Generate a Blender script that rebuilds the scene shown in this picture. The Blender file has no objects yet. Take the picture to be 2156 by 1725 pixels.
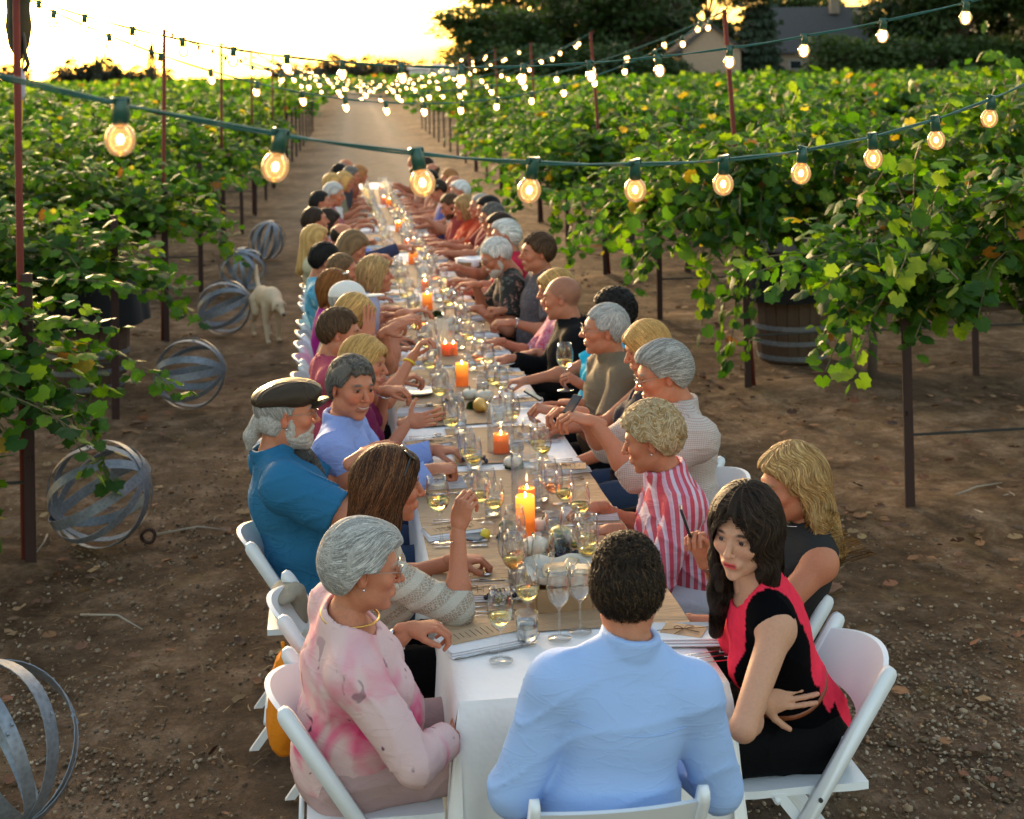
import bpy, math, random
import numpy as np
from mathutils import Vector, Matrix
from mathutils import noise as mnoise

# ---------------------------------------------------------------- camera, sky, sun, exposure
S = bpy.context.scene
COL = S.collection
random.seed(7)
RNG = np.random.default_rng(7)
CAMP = np.array([-0.733, -3.945, 2.5])
FPX, PPX, PPY = 3000.0, 1078.0, 149.0          # measured from the photograph (2156 px wide copy)
PSI, ROLL = math.radians(7.6), math.radians(1.0)
_f = np.array([math.sin(PSI), math.cos(PSI), 0.0])
_r0 = np.array([math.cos(PSI), -math.sin(PSI), 0.0])
_u0 = np.array([0.0, 0.0, 1.0])
_r = _r0*math.cos(ROLL) - _u0*math.sin(ROLL)
_u = _u0*math.cos(ROLL) + _r0*math.sin(ROLL)
cam = bpy.data.cameras.new('camera')
camo = bpy.data.objects.new('camera', cam)
COL.objects.link(camo)
M = Matrix.Identity(4)
for i in range(3):
    M[i][0] = _r[i]; M[i][1] = _u[i]; M[i][2] = -_f[i]; M[i][3] = CAMP[i]
camo.matrix_world = M
cam.sensor_width = 36.0
cam.lens = 36.0*FPX/2156.0
cam.shift_y = -(862.5-PPY)/2156.0
cam.clip_end = 3000.0
cam.clip_start = 0.05
cam.dof.use_dof = True
cam.dof.focus_distance = 4.6
cam.dof.aperture_fstop = 4.6
S.camera = camo

SUN_EL, SUN_AZ = math.radians(5.0), math.radians(-13.0)   # azimuth from +Y towards +X
W = bpy.data.worlds.new("World"); S.world = W; W.use_nodes = True
nt = W.node_tree; nt.nodes.clear()
sky = nt.nodes.new('ShaderNodeTexSky'); sky.sky_type = 'NISHITA'; sky.sun_disc = False
sky.sun_elevation = SUN_EL; sky.sun_rotation = SUN_AZ
sky.air_density = 1.0; sky.dust_density = 3.0; sky.ozone_density = 0.5
bgn = nt.nodes.new('ShaderNodeBackground'); bgn.inputs[1].default_value = 0.12
out = nt.nodes.new('ShaderNodeOutputWorld')
nt.links.new(sky.outputs[0], bgn.inputs[0]); nt.links.new(bgn.outputs[0], out.inputs[0])
sl = bpy.data.lights.new('sun', 'SUN'); sl.energy = 1.15; sl.angle = math.radians(10); sl.color = (1.0, 0.72, 0.42)
so = bpy.data.objects.new('sun', sl); COL.objects.link(so)
sd = Vector((math.sin(SUN_AZ)*math.cos(SUN_EL+.05), math.cos(SUN_AZ)*math.cos(SUN_EL+.05), math.sin(SUN_EL+.05)))
so.rotation_euler = sd.to_track_quat('Z', 'Y').to_euler(); so.location = (0, 0, 20)
S.view_settings.view_transform = 'Standard'; S.view_settings.look = 'None'
S.view_settings.gamma = 1.0; S.view_settings.exposure = 2.85
S.view_settings.use_curve_mapping = False
S.cycles.use_denoising = True
S.cycles.max_bounces = 8; S.cycles.diffuse_bounces = 3; S.cycles.glossy_bounces = 3
S.cycles.transmission_bounces = 6; S.cycles.transparent_max_bounces = 24
S.cycles.sample_clamp_indirect = 4.0
S.cycles.caustics_reflective = False; S.cycles.caustics_refractive = False
S.cycles.use_adaptive_sampling = True

def G(px, py, z=0.0):
    """world point on the horizontal plane z seen at a spot measured in the photograph"""
    d = _f + _r*(px-PPX)/FPX - _u*(py-PPY)/FPX
    t = (z-CAMP[2])/d[2]
    return Vector(CAMP + d*t)
def at_depth(px, py, dep):
    return Vector(CAMP + (_f + _r*(px-PPX)/FPX - _u*(py-PPY)/FPX)*dep)

# ---------------------------------------------------------------- helpers
def setp(o, label=None, cat=None, group=None, kind=None):
    if label: o['label'] = label
    if cat: o['category'] = cat
    if group: o['group'] = group
    if kind: o['kind'] = kind
    return o
def drift(y): return .022*max(0.0, y-8)     # the avenue bends slightly away from the line of the table
ORD = ['first', 'second', 'third', 'fourth', 'fifth', 'sixth', 'seventh', 'eighth', 'ninth', 'tenth', 'eleventh', 'twelfth', 'thirteenth', 'fourteenth', 'fifteenth', 'sixteenth', 'seventeenth', 'eighteenth', 'nineteenth', 'twentieth', 'twenty-first', 'twenty-second', 'twenty-third', 'twenty-fourth']
def link(name, data, parent=None):
    o = bpy.data.objects.new(name, data); COL.objects.link(o)
    if parent is not None: o.parent = parent
    return o
def empty(name, loc=(0, 0, 0), rz=0.0, **k):
    o = link(name, None); o.location = loc; o.rotation_euler = (0, 0, rz)
    o.empty_display_size = .1
    return setp(o, **k)
def copy_tree(o, parent=None):
    c = o.copy(); COL.objects.link(c)
    if parent is not None: c.parent = parent
    for ch in list(o.children): copy_tree(ch, c)
    return c

def fmesh(name, V, F, mats=(), smooth=True, col=None, mi=None):
    """mesh from arrays: F = (n,3) or (n,4) array, or a list of such arrays"""
    V = np.asarray(V, dtype=np.float32).reshape(-1, 3)
    Fs = F if isinstance(F, list) else [F]
    Fs = [np.asarray(f, dtype=np.int32) for f in Fs if len(f)]
    me = bpy.data.meshes.new(name)
    me.vertices.add(len(V)); me.vertices.foreach_set('co', V.ravel())
    nl = sum(f.size for f in Fs); npoly = sum(len(f) for f in Fs)
    me.loops.add(nl); me.polygons.add(npoly)
    me.loops.foreach_set('vertex_index', np.concatenate([f.ravel() for f in Fs]))
    st = []; off = 0
    for f in Fs:
        k = f.shape[1]; st.append(off + np.arange(len(f))*k); off += f.size
    me.polygons.foreach_set('loop_start', np.concatenate(st).astype(np.int32))
    if mi is not None: me.polygons.foreach_set('material_index', np.asarray(mi, dtype=np.int32))
    me.polygons.foreach_set('use_smooth', np.full(npoly, bool(smooth)))
    for m in (mats if isinstance(mats, (list, tuple)) else [mats]): me.materials.append(m)
    if col is not None:
        a = me.color_attributes.new('Col', 'FLOAT_COLOR', 'POINT')
        c = np.ones((len(V), 4), np.float32); c[:, :3] = col
        a.data.foreach_set('color', c.ravel())
    me.update(calc_edges=True); me.validate()
    return me

class MB:
    """collects vertices and faces of several shapes into one mesh"""
    def __init__(s): s.v = []; s.f = []; s.c = []; s.m = []; s.n = 0
    def add(s, V, F, col=None, m=0):
        V = np.asarray(V, float).reshape(-1, 3)
        for f in F:
            s.f.append(tuple(int(i)+s.n for i in f)); s.m.append(m)
        s.v.append(V); s.n += len(V)
        s.c.append(np.tile(np.array(col if col is not None else (1, 1, 1), float), (len(V), 1)) if np.ndim(col) < 2 else np.asarray(col))
        return s
    def box(s, c, d, R=None, b=0.0, col=None, m=0):
        """box centre c, full size d; b = small chamfer"""
        x, y, z = [k/2 for k in d]
        if b > 0:
            P = []; Fq = []
            for sx in (-1, 1):
                for sy in (-1, 1):
                    for sz in (-1, 1):
                        P += [(sx*(x-b), sy*(y-b), sz*z), (sx*(x-b), sy*y, sz*(z-b)), (sx*x, sy*(y-b), sz*(z-b))]
            import itertools
            idx = lambda sx, sy, sz, k: ((sx > 0)*4+(sy > 0)*2+(sz > 0))*3+k
            for sz in (-1, 1):
                q = [idx(a, c2, sz, 0) for a, c2 in ((-1, -1), (1, -1), (1, 1), (-1, 1))]; Fq.append(q if sz > 0 else q[::-1])
            for sy in (-1, 1):
                q = [idx(a, sy, c2, 1) for a, c2 in ((-1, -1), (1, -1), (1, 1), (-1, 1))]; Fq.append(q if sy < 0 else q[::-1])
            for sx in (-1, 1):
                q = [idx(sx, a, c2, 2) for a, c2 in ((-1, -1), (1, -1), (1, 1), (-1, 1))]; Fq.append(q if sx > 0 else q[::-1])
            for sy in (-1, 1):
                for sz in (-1, 1):
                    Fq.append([idx(-1, sy, sz, 0), idx(1, sy, sz, 0), idx(1, sy, sz, 1), idx(-1, sy, sz, 1)])
            for sx in (-1, 1):
                for sz in (-1, 1):
                    Fq.append([idx(sx, -1, sz, 0), idx(sx, 1, sz, 0), idx(sx, 1, sz, 2), idx(sx, -1, sz, 2)])
            for sx in (-1, 1):
                for sy in (-1, 1):
                    Fq.append([idx(sx, sy, -1, 1), idx(sx, sy, 1, 1), idx(sx, sy, 1, 2), idx(sx, sy, -1, 2)])
            for sx in (-1, 1):
                for sy in (-1, 1):
                    for sz in (-1, 1): Fq.append([idx(sx, sy, sz, k) for k in range(3)])
            P = np.array(P)
        else:
            P = np.array([(a*x, e*y, g*z) for a in (-1, 1) for e in (-1, 1) for g in (-1, 1)])
            Fq = [(0, 1, 3, 2), (4, 6, 7, 5), (0, 4, 5, 1), (2, 3, 7, 6), (0, 2, 6, 4), (1, 5, 7, 3)]
        if R is not None: P = P @ np.array(R).T
        return s.add(P+np.array(c), Fq, col, m)
    def tube(s, pts, rad, n=8, cap=True, col=None, m=0, flat=None):
        """round (or flat: (a,b) ratios) tube along points"""
        pts = [np.array(p, float) for p in pts]; k = len(pts)
        rad = [rad]*k if np.isscalar(rad) else rad
        V = []; up = None
        for i in range(k):
            t = pts[min(i+1, k-1)]-pts[max(i-1, 0)]; t = t/(np.linalg.norm(t)+1e-9)
            if up is None:
                a = np.array([0, 0, 1.]) if abs(t[2]) < .9 else np.array([1., 0, 0])
                if flat is not None: a = np.array(flat[2], float)
            else: a = up
            b = np.cross(t, a); b /= np.linalg.norm(b)+1e-9; a = np.cross(b, t); up = a
            fa, fb = (flat[0], flat[1]) if flat is not None else (1, 1)
            for j in range(n):
                w = 2*math.pi*j/n
                V.append(pts[i]+rad[i]*(fa*math.cos(w)*a+fb*math.sin(w)*b))
        F = [(i*n+j, i*n+(j+1) % n, (i+1)*n+(j+1) % n, (i+1)*n+j) for i in range(k-1) for j in range(n)]
        if cap: F += [tuple(range(n-1, -1, -1)), tuple((k-1)*n+j for j in range(n))]
        return s.add(V, F, col, m)
    def lathe(s, prof, n=16, c=(0, 0, 0), cap0=True, cap1=True, col=None, m=0, wob=None):
        """prof = [(r, z)...] turned about z"""
        V = []
        for r, z in prof:
            for j in range(n):
                w = 2*math.pi*j/n; rr = r*(1+(wob(w) if wob else 0))
                V.append((c[0]+rr*math.cos(w), c[1]+rr*math.sin(w), c[2]+z))
        k = len(prof)
        F = [(i*n+j, i*n+(j+1) % n, (i+1)*n+(j+1) % n, (i+1)*n+j) for i in range(k-1) for j in range(n)]
        if cap0: F.append(tuple(range(n-1, -1, -1)))
        if cap1: F.append(tuple((k-1)*n+j for j in range(n)))
        return s.add(V, F, col, m)
    def mesh(s, name, mats=(), smooth=False, auto=None):
        V = np.vstack(s.v); me = bpy.data.meshes.new(name)
        me.from_pydata(V.tolist(), [], s.f)
        for mm in (mats if isinstance(mats, (list, tuple)) else [mats]): me.materials.append(mm)
        me.polygons.foreach_set('material_index', np.array(s.m, np.int32))
        me.polygons.foreach_set('use_smooth', np.full(len(s.f), bool(smooth)))
        a = me.color_attributes.new('Col', 'FLOAT_COLOR', 'POINT')
        c = np.ones((len(V), 4), np.float32); c[:, :3] = np.vstack(s.c); a.data.foreach_set('color', c.ravel())
        if auto: me.set_sharp_from_angle(angle=math.radians(auto))
        me.update()
        return me
    def obj(s, name, mats=(), parent=None, smooth=False, auto=None):
        return link(name, s.mesh(name, mats, smooth or bool(auto), auto), parent)

def rotz(a):
    c, s_ = math.cos(a), math.sin(a); return np.array([[c, -s_, 0], [s_, c, 0], [0, 0, 1.]])
def rotx(a):
    c, s_ = math.cos(a), math.sin(a); return np.array([[1., 0, 0], [0, c, -s_], [0, s_, c]])
def roty(a):
    c, s_ = math.cos(a), math.sin(a); return np.array([[c, 0, s_], [0, 1., 0], [-s_, 0, c]])

# ---------------------------------------------------------------- materials
class NT:
    def __init__(s, name):
        s.m = bpy.data.materials.new(name); s.m.use_nodes = True; s.t = s.m.node_tree; s.t.nodes.clear()
        s.o = s.n('ShaderNodeOutputMaterial')
    def n(s, typ, **k):
        nd = s.t.nodes.new(typ)
        for a, b in k.items():
            if a[0] == '_': nd.inputs[int(a[1:])].default_value = b
            else: setattr(nd, a, b)
        return nd
    def l(s, a, b): s.t.links.new(a, b)
    def noise(s, scale, detail=4, rough=.6, coord=None, dist=0.0):
        nd = s.n('ShaderNodeTexNoise'); nd.inputs['Scale'].default_value = scale
        nd.inputs['Detail'].default_value = detail; nd.inputs['Roughness'].default_value = rough
        nd.inputs['Distortion'].default_value = dist
        if coord is not None: s.l(coord, nd.inputs['Vector'])
        return nd
    def ramp(s, inp, stops):
        nd = s.n('ShaderNodeValToRGB'); e = nd.color_ramp.elements
        while len(e) < len(stops): e.new(.5)
        for q, (p, c) in zip(e, stops): q.position = p; q.color = (*c, 1) if len(c) == 3 else c
        s.l(inp, nd.inputs[0]); return nd
    def mix(s, fac, a, b, mode='MIX'):
        nd = s.n('ShaderNodeMix', data_type='RGBA', blend_type=mode)
        for v, i in ((fac, 0), (a, 6), (b, 7)):
            if isinstance(v, (int, float)): nd.inputs[i].default_value = v
            elif isinstance(v, tuple): nd.inputs[i].default_value = (*v, 1)
            else: s.l(v, nd.inputs[i])
        return nd.outputs[2]
    def bump(s, h, strength=.3, dist=.01, nrm=None):
        nd = s.n('ShaderNodeBump'); nd.inputs['Strength'].default_value = strength; nd.inputs['Distance'].default_value = dist
        s.l(h, nd.inputs['Height'])
        if nrm is not None: s.l(nrm, nd.inputs['Normal'])
        return nd.outputs[0]
    def principled(s, base=None, rough=.6, **k):
        p = s.n('ShaderNodeBsdfPrincipled'); p.inputs['Roughness'].default_value = rough
        if isinstance(base, tuple): p.inputs['Base Color'].default_value = (*base, 1)
        elif base is not None: s.l(base, p.inputs['Base Color'])
        for a, b in k.items():
            a = a.replace('_', ' ')
            if isinstance(b, (int, float)): p.inputs[a].default_value = b
            elif isinstance(b, tuple): p.inputs[a].default_value = (*b, 1) if len(p.inputs[a].default_value) == 4 else b
            else: s.l(b, p.inputs[a])
        s.l(p.outputs[0], s.o.inputs[0]); s.p = p
        return s.m
    def coord(s, which='Object'): return s.n('ShaderNodeTexCoord').outputs[which]
    def attr(s): return s.n('ShaderNodeAttribute', attribute_name='Col').outputs['Color']
    def mapping(s, coord, scale=(1, 1, 1), rot=(0, 0, 0)):
        nd = s.n('ShaderNodeMapping'); nd.inputs['Scale'].default_value = scale; nd.inputs['Rotation'].default_value = rot
        s.l(coord, nd.inputs['Vector']); return nd.outputs[0]

def simple(name, c, rough=.6, var=.12, scale=20.0, bump=.0, metal=0.0, **k):
    n = NT(name); co = n.coord(); no = n.noise(scale, 5, .6, co)
    col = n.mix(no.outputs[0], tuple(x*(1-var) for x in c), tuple(min(1, x*(1+var)) for x in c))
    kk = dict(k)
    if metal: kk['Metallic'] = metal
    if bump: kk['Normal'] = n.bump(no.outputs[0], bump, .004)
    return n.principled(col, rough, **kk)
def attrmat(name, rough=.6, bump=0.0, scale=60.0, var=.15, **k):
    n = NT(name); co = n.coord(); no = n.noise(scale, 4, .6, co)
    f = n.ramp(no.outputs[0], [(.3, (1-var,)*3), (.7, (1+var,)*3)])
    col = n.mix(1.0, n.attr(), f.outputs[0], 'MULTIPLY')
    kk = dict(k)
    if bump: kk['Normal'] = n.bump(no.outputs[0], bump, .004)
    return n.principled(col, rough, **kk)
# ---------------------------------------------------------------- ground and road
def gmat():
    n = NT('soil'); co = n.coord('Object')
    big = n.noise(.55, 5, .6, co, .6); mid = n.noise(4.0, 6, .7, co, .4); fine = n.noise(38, 6, .75, co)
    c1 = n.ramp(mid.outputs[0], [(.28, (.055, .033, .018)), (.5, (.150, .098, .060)), (.74, (.33, .240, .168))])
    c2 = n.ramp(big.outputs[0], [(.36, (.65, .60, .56)), (.64, (1.6, 1.45, 1.35))])
    c3 = n.ramp(fine.outputs[0], [(.25, (.55, .55, .55)), (.75, (1.4, 1.4, 1.4))])
    sep = n.n('ShaderNodeSeparateXYZ'); n.l(co, sep.inputs[0])
    dy = n.n('ShaderNodeMath', operation='SUBTRACT', _1=8.0); n.l(sep.outputs[1], dy.inputs[0]); dm = n.n('ShaderNodeMath', operation='MAXIMUM', _1=0.0); n.l(dy.outputs[0], dm.inputs[0]); dx = n.n('ShaderNodeMath', operation='MULTIPLY_ADD', _1=-.022); n.l(dm.outputs[0], dx.inputs[0]); n.l(sep.outputs[0], dx.inputs[2])
    a = n.mix(1.0, c1.outputs[0], c2.outputs[0], 'MULTIPLY'); a = n.mix(1.0, a, c3.outputs[0], 'MULTIPLY')
    # paler compacted dust where the avenue is driven and, beyond the table, two wheel tracks
    wob = n.n('ShaderNodeMath', operation='MULTIPLY_ADD'); n.l(big.outputs[0], wob.inputs[0]); wob.inputs[1].default_value = .9; n.l(dx.outputs[0], wob.inputs[2])
    ab = n.n('ShaderNodeMath', operation='ABSOLUTE'); sh = n.n('ShaderNodeMath', operation='SUBTRACT', _1=.45); n.l(wob.outputs[0], sh.inputs[0]); n.l(sh.outputs[0], ab.inputs[0])
    tr = n.n('ShaderNodeMapRange'); n.l(ab.outputs[0], tr.inputs[0]); tr.inputs[1].default_value = 2.1; tr.inputs[2].default_value = 1.1; tr.inputs[3].default_value = 0; tr.inputs[4].default_value = 1
    ys = n.n('ShaderNodeMapRange'); n.l(sep.outputs[1], ys.inputs[0]); ys.inputs[1].default_value = 8; ys.inputs[2].default_value = 24; ys.inputs[3].default_value = .12; ys.inputs[4].default_value = .85
    fm = n.n('ShaderNodeMath', operation='MULTIPLY'); n.l(tr.outputs[0], fm.inputs[0]); n.l(ys.outputs[0], fm.inputs[1])
    dust = n.ramp(mid.outputs[0], [(.3, (.165, .130, .102)), (.7, (.25, .205, .168))])
    a = n.mix(fm.outputs[0], a, dust.outputs[0])
    # wheel tracks
    t1 = n.n('ShaderNodeMath', operation='ABSOLUTE'); t0 = n.n('ShaderNodeMath', operation='SUBTRACT', _1=.78); n.l(ab.outputs[0], t0.inputs[0]); n.l(t0.outputs[0], t1.inputs[0])
    tm = n.n('ShaderNodeMapRange'); n.l(t1.outputs[0], tm.inputs[0]); tm.inputs[1].default_value = .32; tm.inputs[2].default_value = .1; tm.inputs[3].default_value = 0; tm.inputs[4].default_value = .5
    t2 = n.n('ShaderNodeMath', operation='MULTIPLY'); n.l(tm.outputs[0], t2.inputs[0]); n.l(fm.outputs[0], t2.inputs[1])
    a = n.mix(t2.outputs[0], a, (.30, .245, .195))
    # straw and dry weeds
    st = n.noise(2.2, 4, .7, co); sr = n.ramp(st.outputs[0], [(.56, (0, 0, 0)), (.70, (1, 1, 1))])
    stf = n.noise(90, 3, .7, n.mapping(co, (1, .25, 1)))
    sm = n.n('ShaderNodeMath', operation='MULTIPLY'); n.l(sr.outputs[0], sm.inputs[0]); n.l(stf.outputs[0], sm.inputs[1])
    a = n.mix(sm.outputs[0], a, (.26, .165, .07))
    h = n.mix(.5, mid.outputs[0], fine.outputs[0])
    b = n.bump(h, .9, .06)
    return n.principled(a, .95, Normal=b, Specular_IOR_Level=.15)
MSOIL = gmat()
def ground():
    xs = np.concatenate([np.linspace(-900, -12, 24), np.linspace(-9.5, 10, 157), np.linspace(14, 900, 24)])
    ys = np.concatenate([np.linspace(-60, -4, 8), np.linspace(-3.2, 16, 154), np.linspace(18, 60, 40), np.linspace(80, 1500, 20)])
    X, Y = np.meshgrid(xs, ys, indexing='xy'); Z = np.zeros_like(X)
    near = (np.abs(X) < 11) & (Y > -3.5) & (Y < 60)
    for (i, j) in zip(*np.nonzero(near)):
        p = Vector((X[i, j], Y[i, j], 0))
        Z[i, j] = .012*mnoise.noise(p*1.3)+.010*mnoise.noise(p*4.1)+.006*mnoise.noise(p*9)-.012
    # soft berm under each vine row
    b = np.clip((np.abs(X)-2.0)/.5, 0, 1)*(np.abs(X) < 30)
    Z += b*.05*np.maximum(0, np.cos((Y-3.65)/3.05*2*math.pi))**3
    n, m = X.shape
    idx = np.arange(n*m).reshape(n, m)
    F = np.stack([idx[:-1, :-1], idx[:-1, 1:], idx[1:, 1:], idx[1:, :-1]], -1).reshape(-1, 4)
    o = link('ground', fmesh('ground', np.stack([X, Y, Z], -1).reshape(-1, 3), F, MSOIL))
    setp(o, kind='structure')
ground()

def rocks():
    """gravel: loose rounded stones, several hand-sized base shapes repeated with turns and sizes"""
    base = []
    for k in range(5):
        P = np.array([(0, 0, 1), (.9, 0, .3), (.28, .85, .3), (-.72, .52, .3), (-.72, -.52, .3), (.28, -.85, .3), (.7, .5, -.4), (-.3, .8, -.4), (-.9, 0, -.4), (-.3, -.8, -.4), (.7, -.5, -.4), (0, 0, -.8)], float)
        P *= (1+.35*(RNG.random((12, 1))-.5)); P *= np.array([1, .6+.3*RNG.random(), .45+.25*RNG.random()])
        base.append(P)
    T = np.array([(0, 1, 2), (0, 2, 3), (0, 3, 4), (0, 4, 5), (0, 5, 1), (1, 10, 6), (1, 6, 2), (2, 6, 7), (2, 7, 3), (3, 7, 8), (3, 8, 4), (4, 8, 9), (4, 9, 5), (5, 9, 10), (5, 10, 1), (11, 6, 10), (11, 7, 6), (11, 8, 7), (11, 9, 8), (11, 10, 9)])
    Vs = []; Fs = []; Cs = []; off = 0
    N = 26000
    tones = np.array([(.20, .15, .11), (.28, .23, .18), (.14, .10, .07), (.24, .15, .09), (.34, .30, .26), (.18, .15, .12), (.08, .058, .04)])
    for i in range(N):
        while True:
            y = RNG.uniform(-2.6, 5.5)*RNG.random()**.35 if RNG.random() < .7 else RNG.uniform(-2.6, 7)
            x = RNG.uniform(-3.2, 3.3)
            d = mnoise.noise(Vector((x*.8, y*.8, 3.3)))+.25
            # gravel band is dense beside the near end of the table, thin elsewhere
            w = math.exp(-((abs(x)-1.45)/.9)**2)*(1.0 if y < 2.2 else .35)
            if RNG.random() < w*(d+.4): break
        s = .0035+.0095*RNG.random()**1.8
        if RNG.random() < .02: s *= 1.7
        a = RNG.random()*6.28; P = base[i % 5]*s @ rotz(a).T
        P = P @ rotx(RNG.normal()*.3).T
        Vs.append(P+np.array([x, y, .0+s*.12-.006])); Fs.append(T+off); off += 12
        Cs.append(np.tile(tones[RNG.integers(7)]*(.6+.7*RNG.random()), (12, 1)))
    o = link('gravel', fmesh('gravel', np.vstack(Vs), np.vstack(Fs), attrmat('stone', .85), True, np.vstack(Cs)*np.array([1.02, .92, .78])))
    setp(o, 'loose grey and tan gravel scattered on the dirt beside the table', 'gravel', kind='stuff')
rocks()
# ---------------------------------------------------------------- vines
def leafmat():
    n = NT('vine_leaf'); co = n.coord(); no = n.noise(35, 3, .6, co)
    f = n.ramp(no.outputs[0], [(.3, (.75, .75, .7)), (.7, (1.25, 1.25, 1.1))])
    oi = n.n('ShaderNodeObjectInfo')
    hs = n.ramp(oi.outputs['Random'], [(0, (.85, .92, .8)), (.5, (1.0, 1.0, 1.0)), (1, (1.2, 1.08, .95))])
    c = n.mix(1.0, n.mix(1.0, n.attr(), f.outputs[0], 'MULTIPLY'), hs.outputs[0], 'MULTIPLY')
    p = n.n('ShaderNodeBsdfPrincipled'); n.l(c, p.inputs['Base Color']); p.inputs['Roughness'].default_value = .55
    p.inputs['Specular IOR Level'].default_value = .28
    tr = n.n('ShaderNodeBsdfTranslucent')
    tc = n.mix(1.0, c, (1.7, 1.9, .5), 'MULTIPLY'); n.l(tc, tr.inputs[0])
    nb = n.bump(no.outputs[0], .25, .01); n.l(nb, p.inputs['Normal'])
    mx = n.n('ShaderNodeMixShader'); mx.inputs[0].default_value = .42
    n.l(p.outputs[0], mx.inputs[1]); n.l(tr.outputs[0], mx.inputs[2]); n.l(mx.outputs[0], n.o.inputs[0])
    return n.m
MLEAF = leafmat()
MWOODV = simple('vine_bark', (.085, .06, .045), .9, .4, 30, .6)
MPOST = simple('rusted_steel', (.032, .010, .007), .75, .35, 14, .2)
MPOLE = simple('rust_pole', (.13, .018, .009), .85, .3, 12, .2)

def leaf_shape(kind):
    if kind == 2:      # lobed grape leaf, tip at +x, stalk at 0
        ang = [(-165, .50), (-142, .74), (-114, .74), (-84, .92), (-61, .76), (-38, .98), (-20, .84), (0, 1.08), (20, .84), (38, .98), (61, .76), (84, .92), (114, .74), (142, .74), (165, .50)]
        P = [(0, 0, 0)]
        for a, r in ang:
            a = math.radians(a); x, y = r*math.cos(a)*.5, r*math.sin(a)*.5
            P.append((x+.22, y, -.10*abs(y)*2-.16*max(0, x)**2*3+(.045 if r > .8 else -.02)))
        P = np.array(P); P[0] = (.2, 0, .035)
        F = [(0, i, i+1) for i in range(1, len(ang))]
        return P, np.array(F)
    if kind == 1:
        P = np.array([(0, 0, .0), (.05, -.42, -.06), (.5, -.5, -.05), (.85, -.1, -.12), (.85, .1, -.12), (.5, .5, -.05), (.05, .42, -.06), (.35, 0, .06)])
        F = np.array([(7, 0, 1), (7, 1, 2), (7, 2, 3), (7, 4, 5), (7, 5, 6), (7, 6, 0)])
        return P, F
    P = np.array([(0, -.35, 0), (.8, -.4, -.1), (.9, .4, 0), (0, .4, -.1)]); F = np.array([(0, 1, 2), (0, 2, 3)])
    return P, F

GREENS = np.array([(.025, .066, .008), (.034, .084, .009), (.016, .048, .008), (.055, .115, .010), (.025, .068, .015), (.085, .150, .012), (.13, .18, .016)])*np.array([1.2, 1.25, 1.0])
AUTUMN = np.array([(.30, .20, .025), (.26, .10, .02), (.16, .07, .025), (.34, .26, .05)])
def leaf_cloud(pos, dirs, sizes, kind, autumn=.03, rng=RNG, droop=.35):
    """pos (n,3): leaf stalk ends; dirs (n,3): outward direction. returns V, F, C"""
    P, F = leaf_shape(kind); n = len(pos); k = len(P)
    d = dirs/(np.linalg.norm(dirs, axis=1, keepdims=True)+1e-9)
    x = d+rng.normal(size=(n, 3))*.35; x[:, 2] -= droop+rng.random(n)*.7
    x /= np.linalg.norm(x, axis=1, keepdims=True)
    up = np.tile([0, 0, 1.], (n, 1))*.8+d*.55+rng.normal(size=(n, 3))*.38
    z = up-(up*x).sum(1, keepdims=True)*x; z /= np.linalg.norm(z, axis=1, keepdims=True)
    y = np.cross(z, x)
    curl = 1+rng.normal(size=(n, 1))*.6
    Vl = P[None, :, :]*sizes[:, None, None]
    V = pos[:, None, :]+Vl[..., 0:1]*x[:, None]+Vl[..., 1:2]*y[:, None]+Vl[..., 2:3]*curl[:, None]*z[:, None]
    Fa = F[None]+(np.arange(n)*k)[:, None, None]
    c = GREENS[rng.integers(0, len(GREENS), n)]*(.75+.5*rng.random((n, 1)))
    au = rng.random(n) < autumn
    c[au] = AUTUMN[rng.integers(0, 4, au.sum())]
    C = np.repeat(c[:, None, :], k, 1)
    return V.reshape(-1, 3), Fa.reshape(-1, 3), C.reshape(-1, 3), (x, y, z, c)

def shoots(L, n, rng, end=0, spread=.55, zmin=.32, hang=0):
    """canes of a sprawling vine of length L along +x; end=+1/-1: extra canes fall towards that end"""
    pts = []; dirs = []; canes = []
    for i in range(n):
        x0 = rng.uniform(-L/2, L/2); tipw = False
        side = 1 if rng.random() < .5 else -1
        v = np.array([rng.normal()*.35, side*rng.uniform(.15, 1.0)*spread, 1.0])
        ln = rng.uniform(.75, 1.5)
        if end and rng.random() < .26:
            x0 = end*rng.uniform(L*.25, L*.52); v = np.array([end*rng.uniform(.45, 1.1), rng.normal()*.5, rng.uniform(.5, 1.0)]); ln = rng.uniform(.55, 1.35)
            if hang: v[0] *= .75; v[1] = rng.normal()*.3-.25; ln = rng.uniform(.8, 1.9)
        v /= np.linalg.norm(v); p = np.array([x0, rng.normal()*.05, 1.12+rng.normal()*.05])
        step = .062; path = [p.copy()]
        stiff = rng.uniform(.055, .14); zcap = rng.uniform(1.6, 2.02)
        for k in range(int(ln/step)):
            v = v+np.array([rng.normal()*.06, rng.normal()*.06, -stiff*(1.0 if k > 4 else .3)]); v /= np.linalg.norm(v)
            p = p+v*step
            if p[2] < zmin+.25*rng.random(): break
            if p[2] > zcap: v[2] -= .3
            path.append(p.copy())
            o = np.array([v[1], -v[0], .15])*(1 if k % 2 else -1)+rng.normal(size=3)*.3
            if p[2] > 1.5: o[2] += .5
            pts.append(p+o*.03); dirs.append(o+v*.3)
            if rng.random() < .45:
                o2 = rng.normal(size=3); pts.append(p+o2*.05); dirs.append(o2+np.array([0, side*.6, .3]))
        canes.append(path)
    return np.array(pts), np.array(dirs), canes

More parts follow.
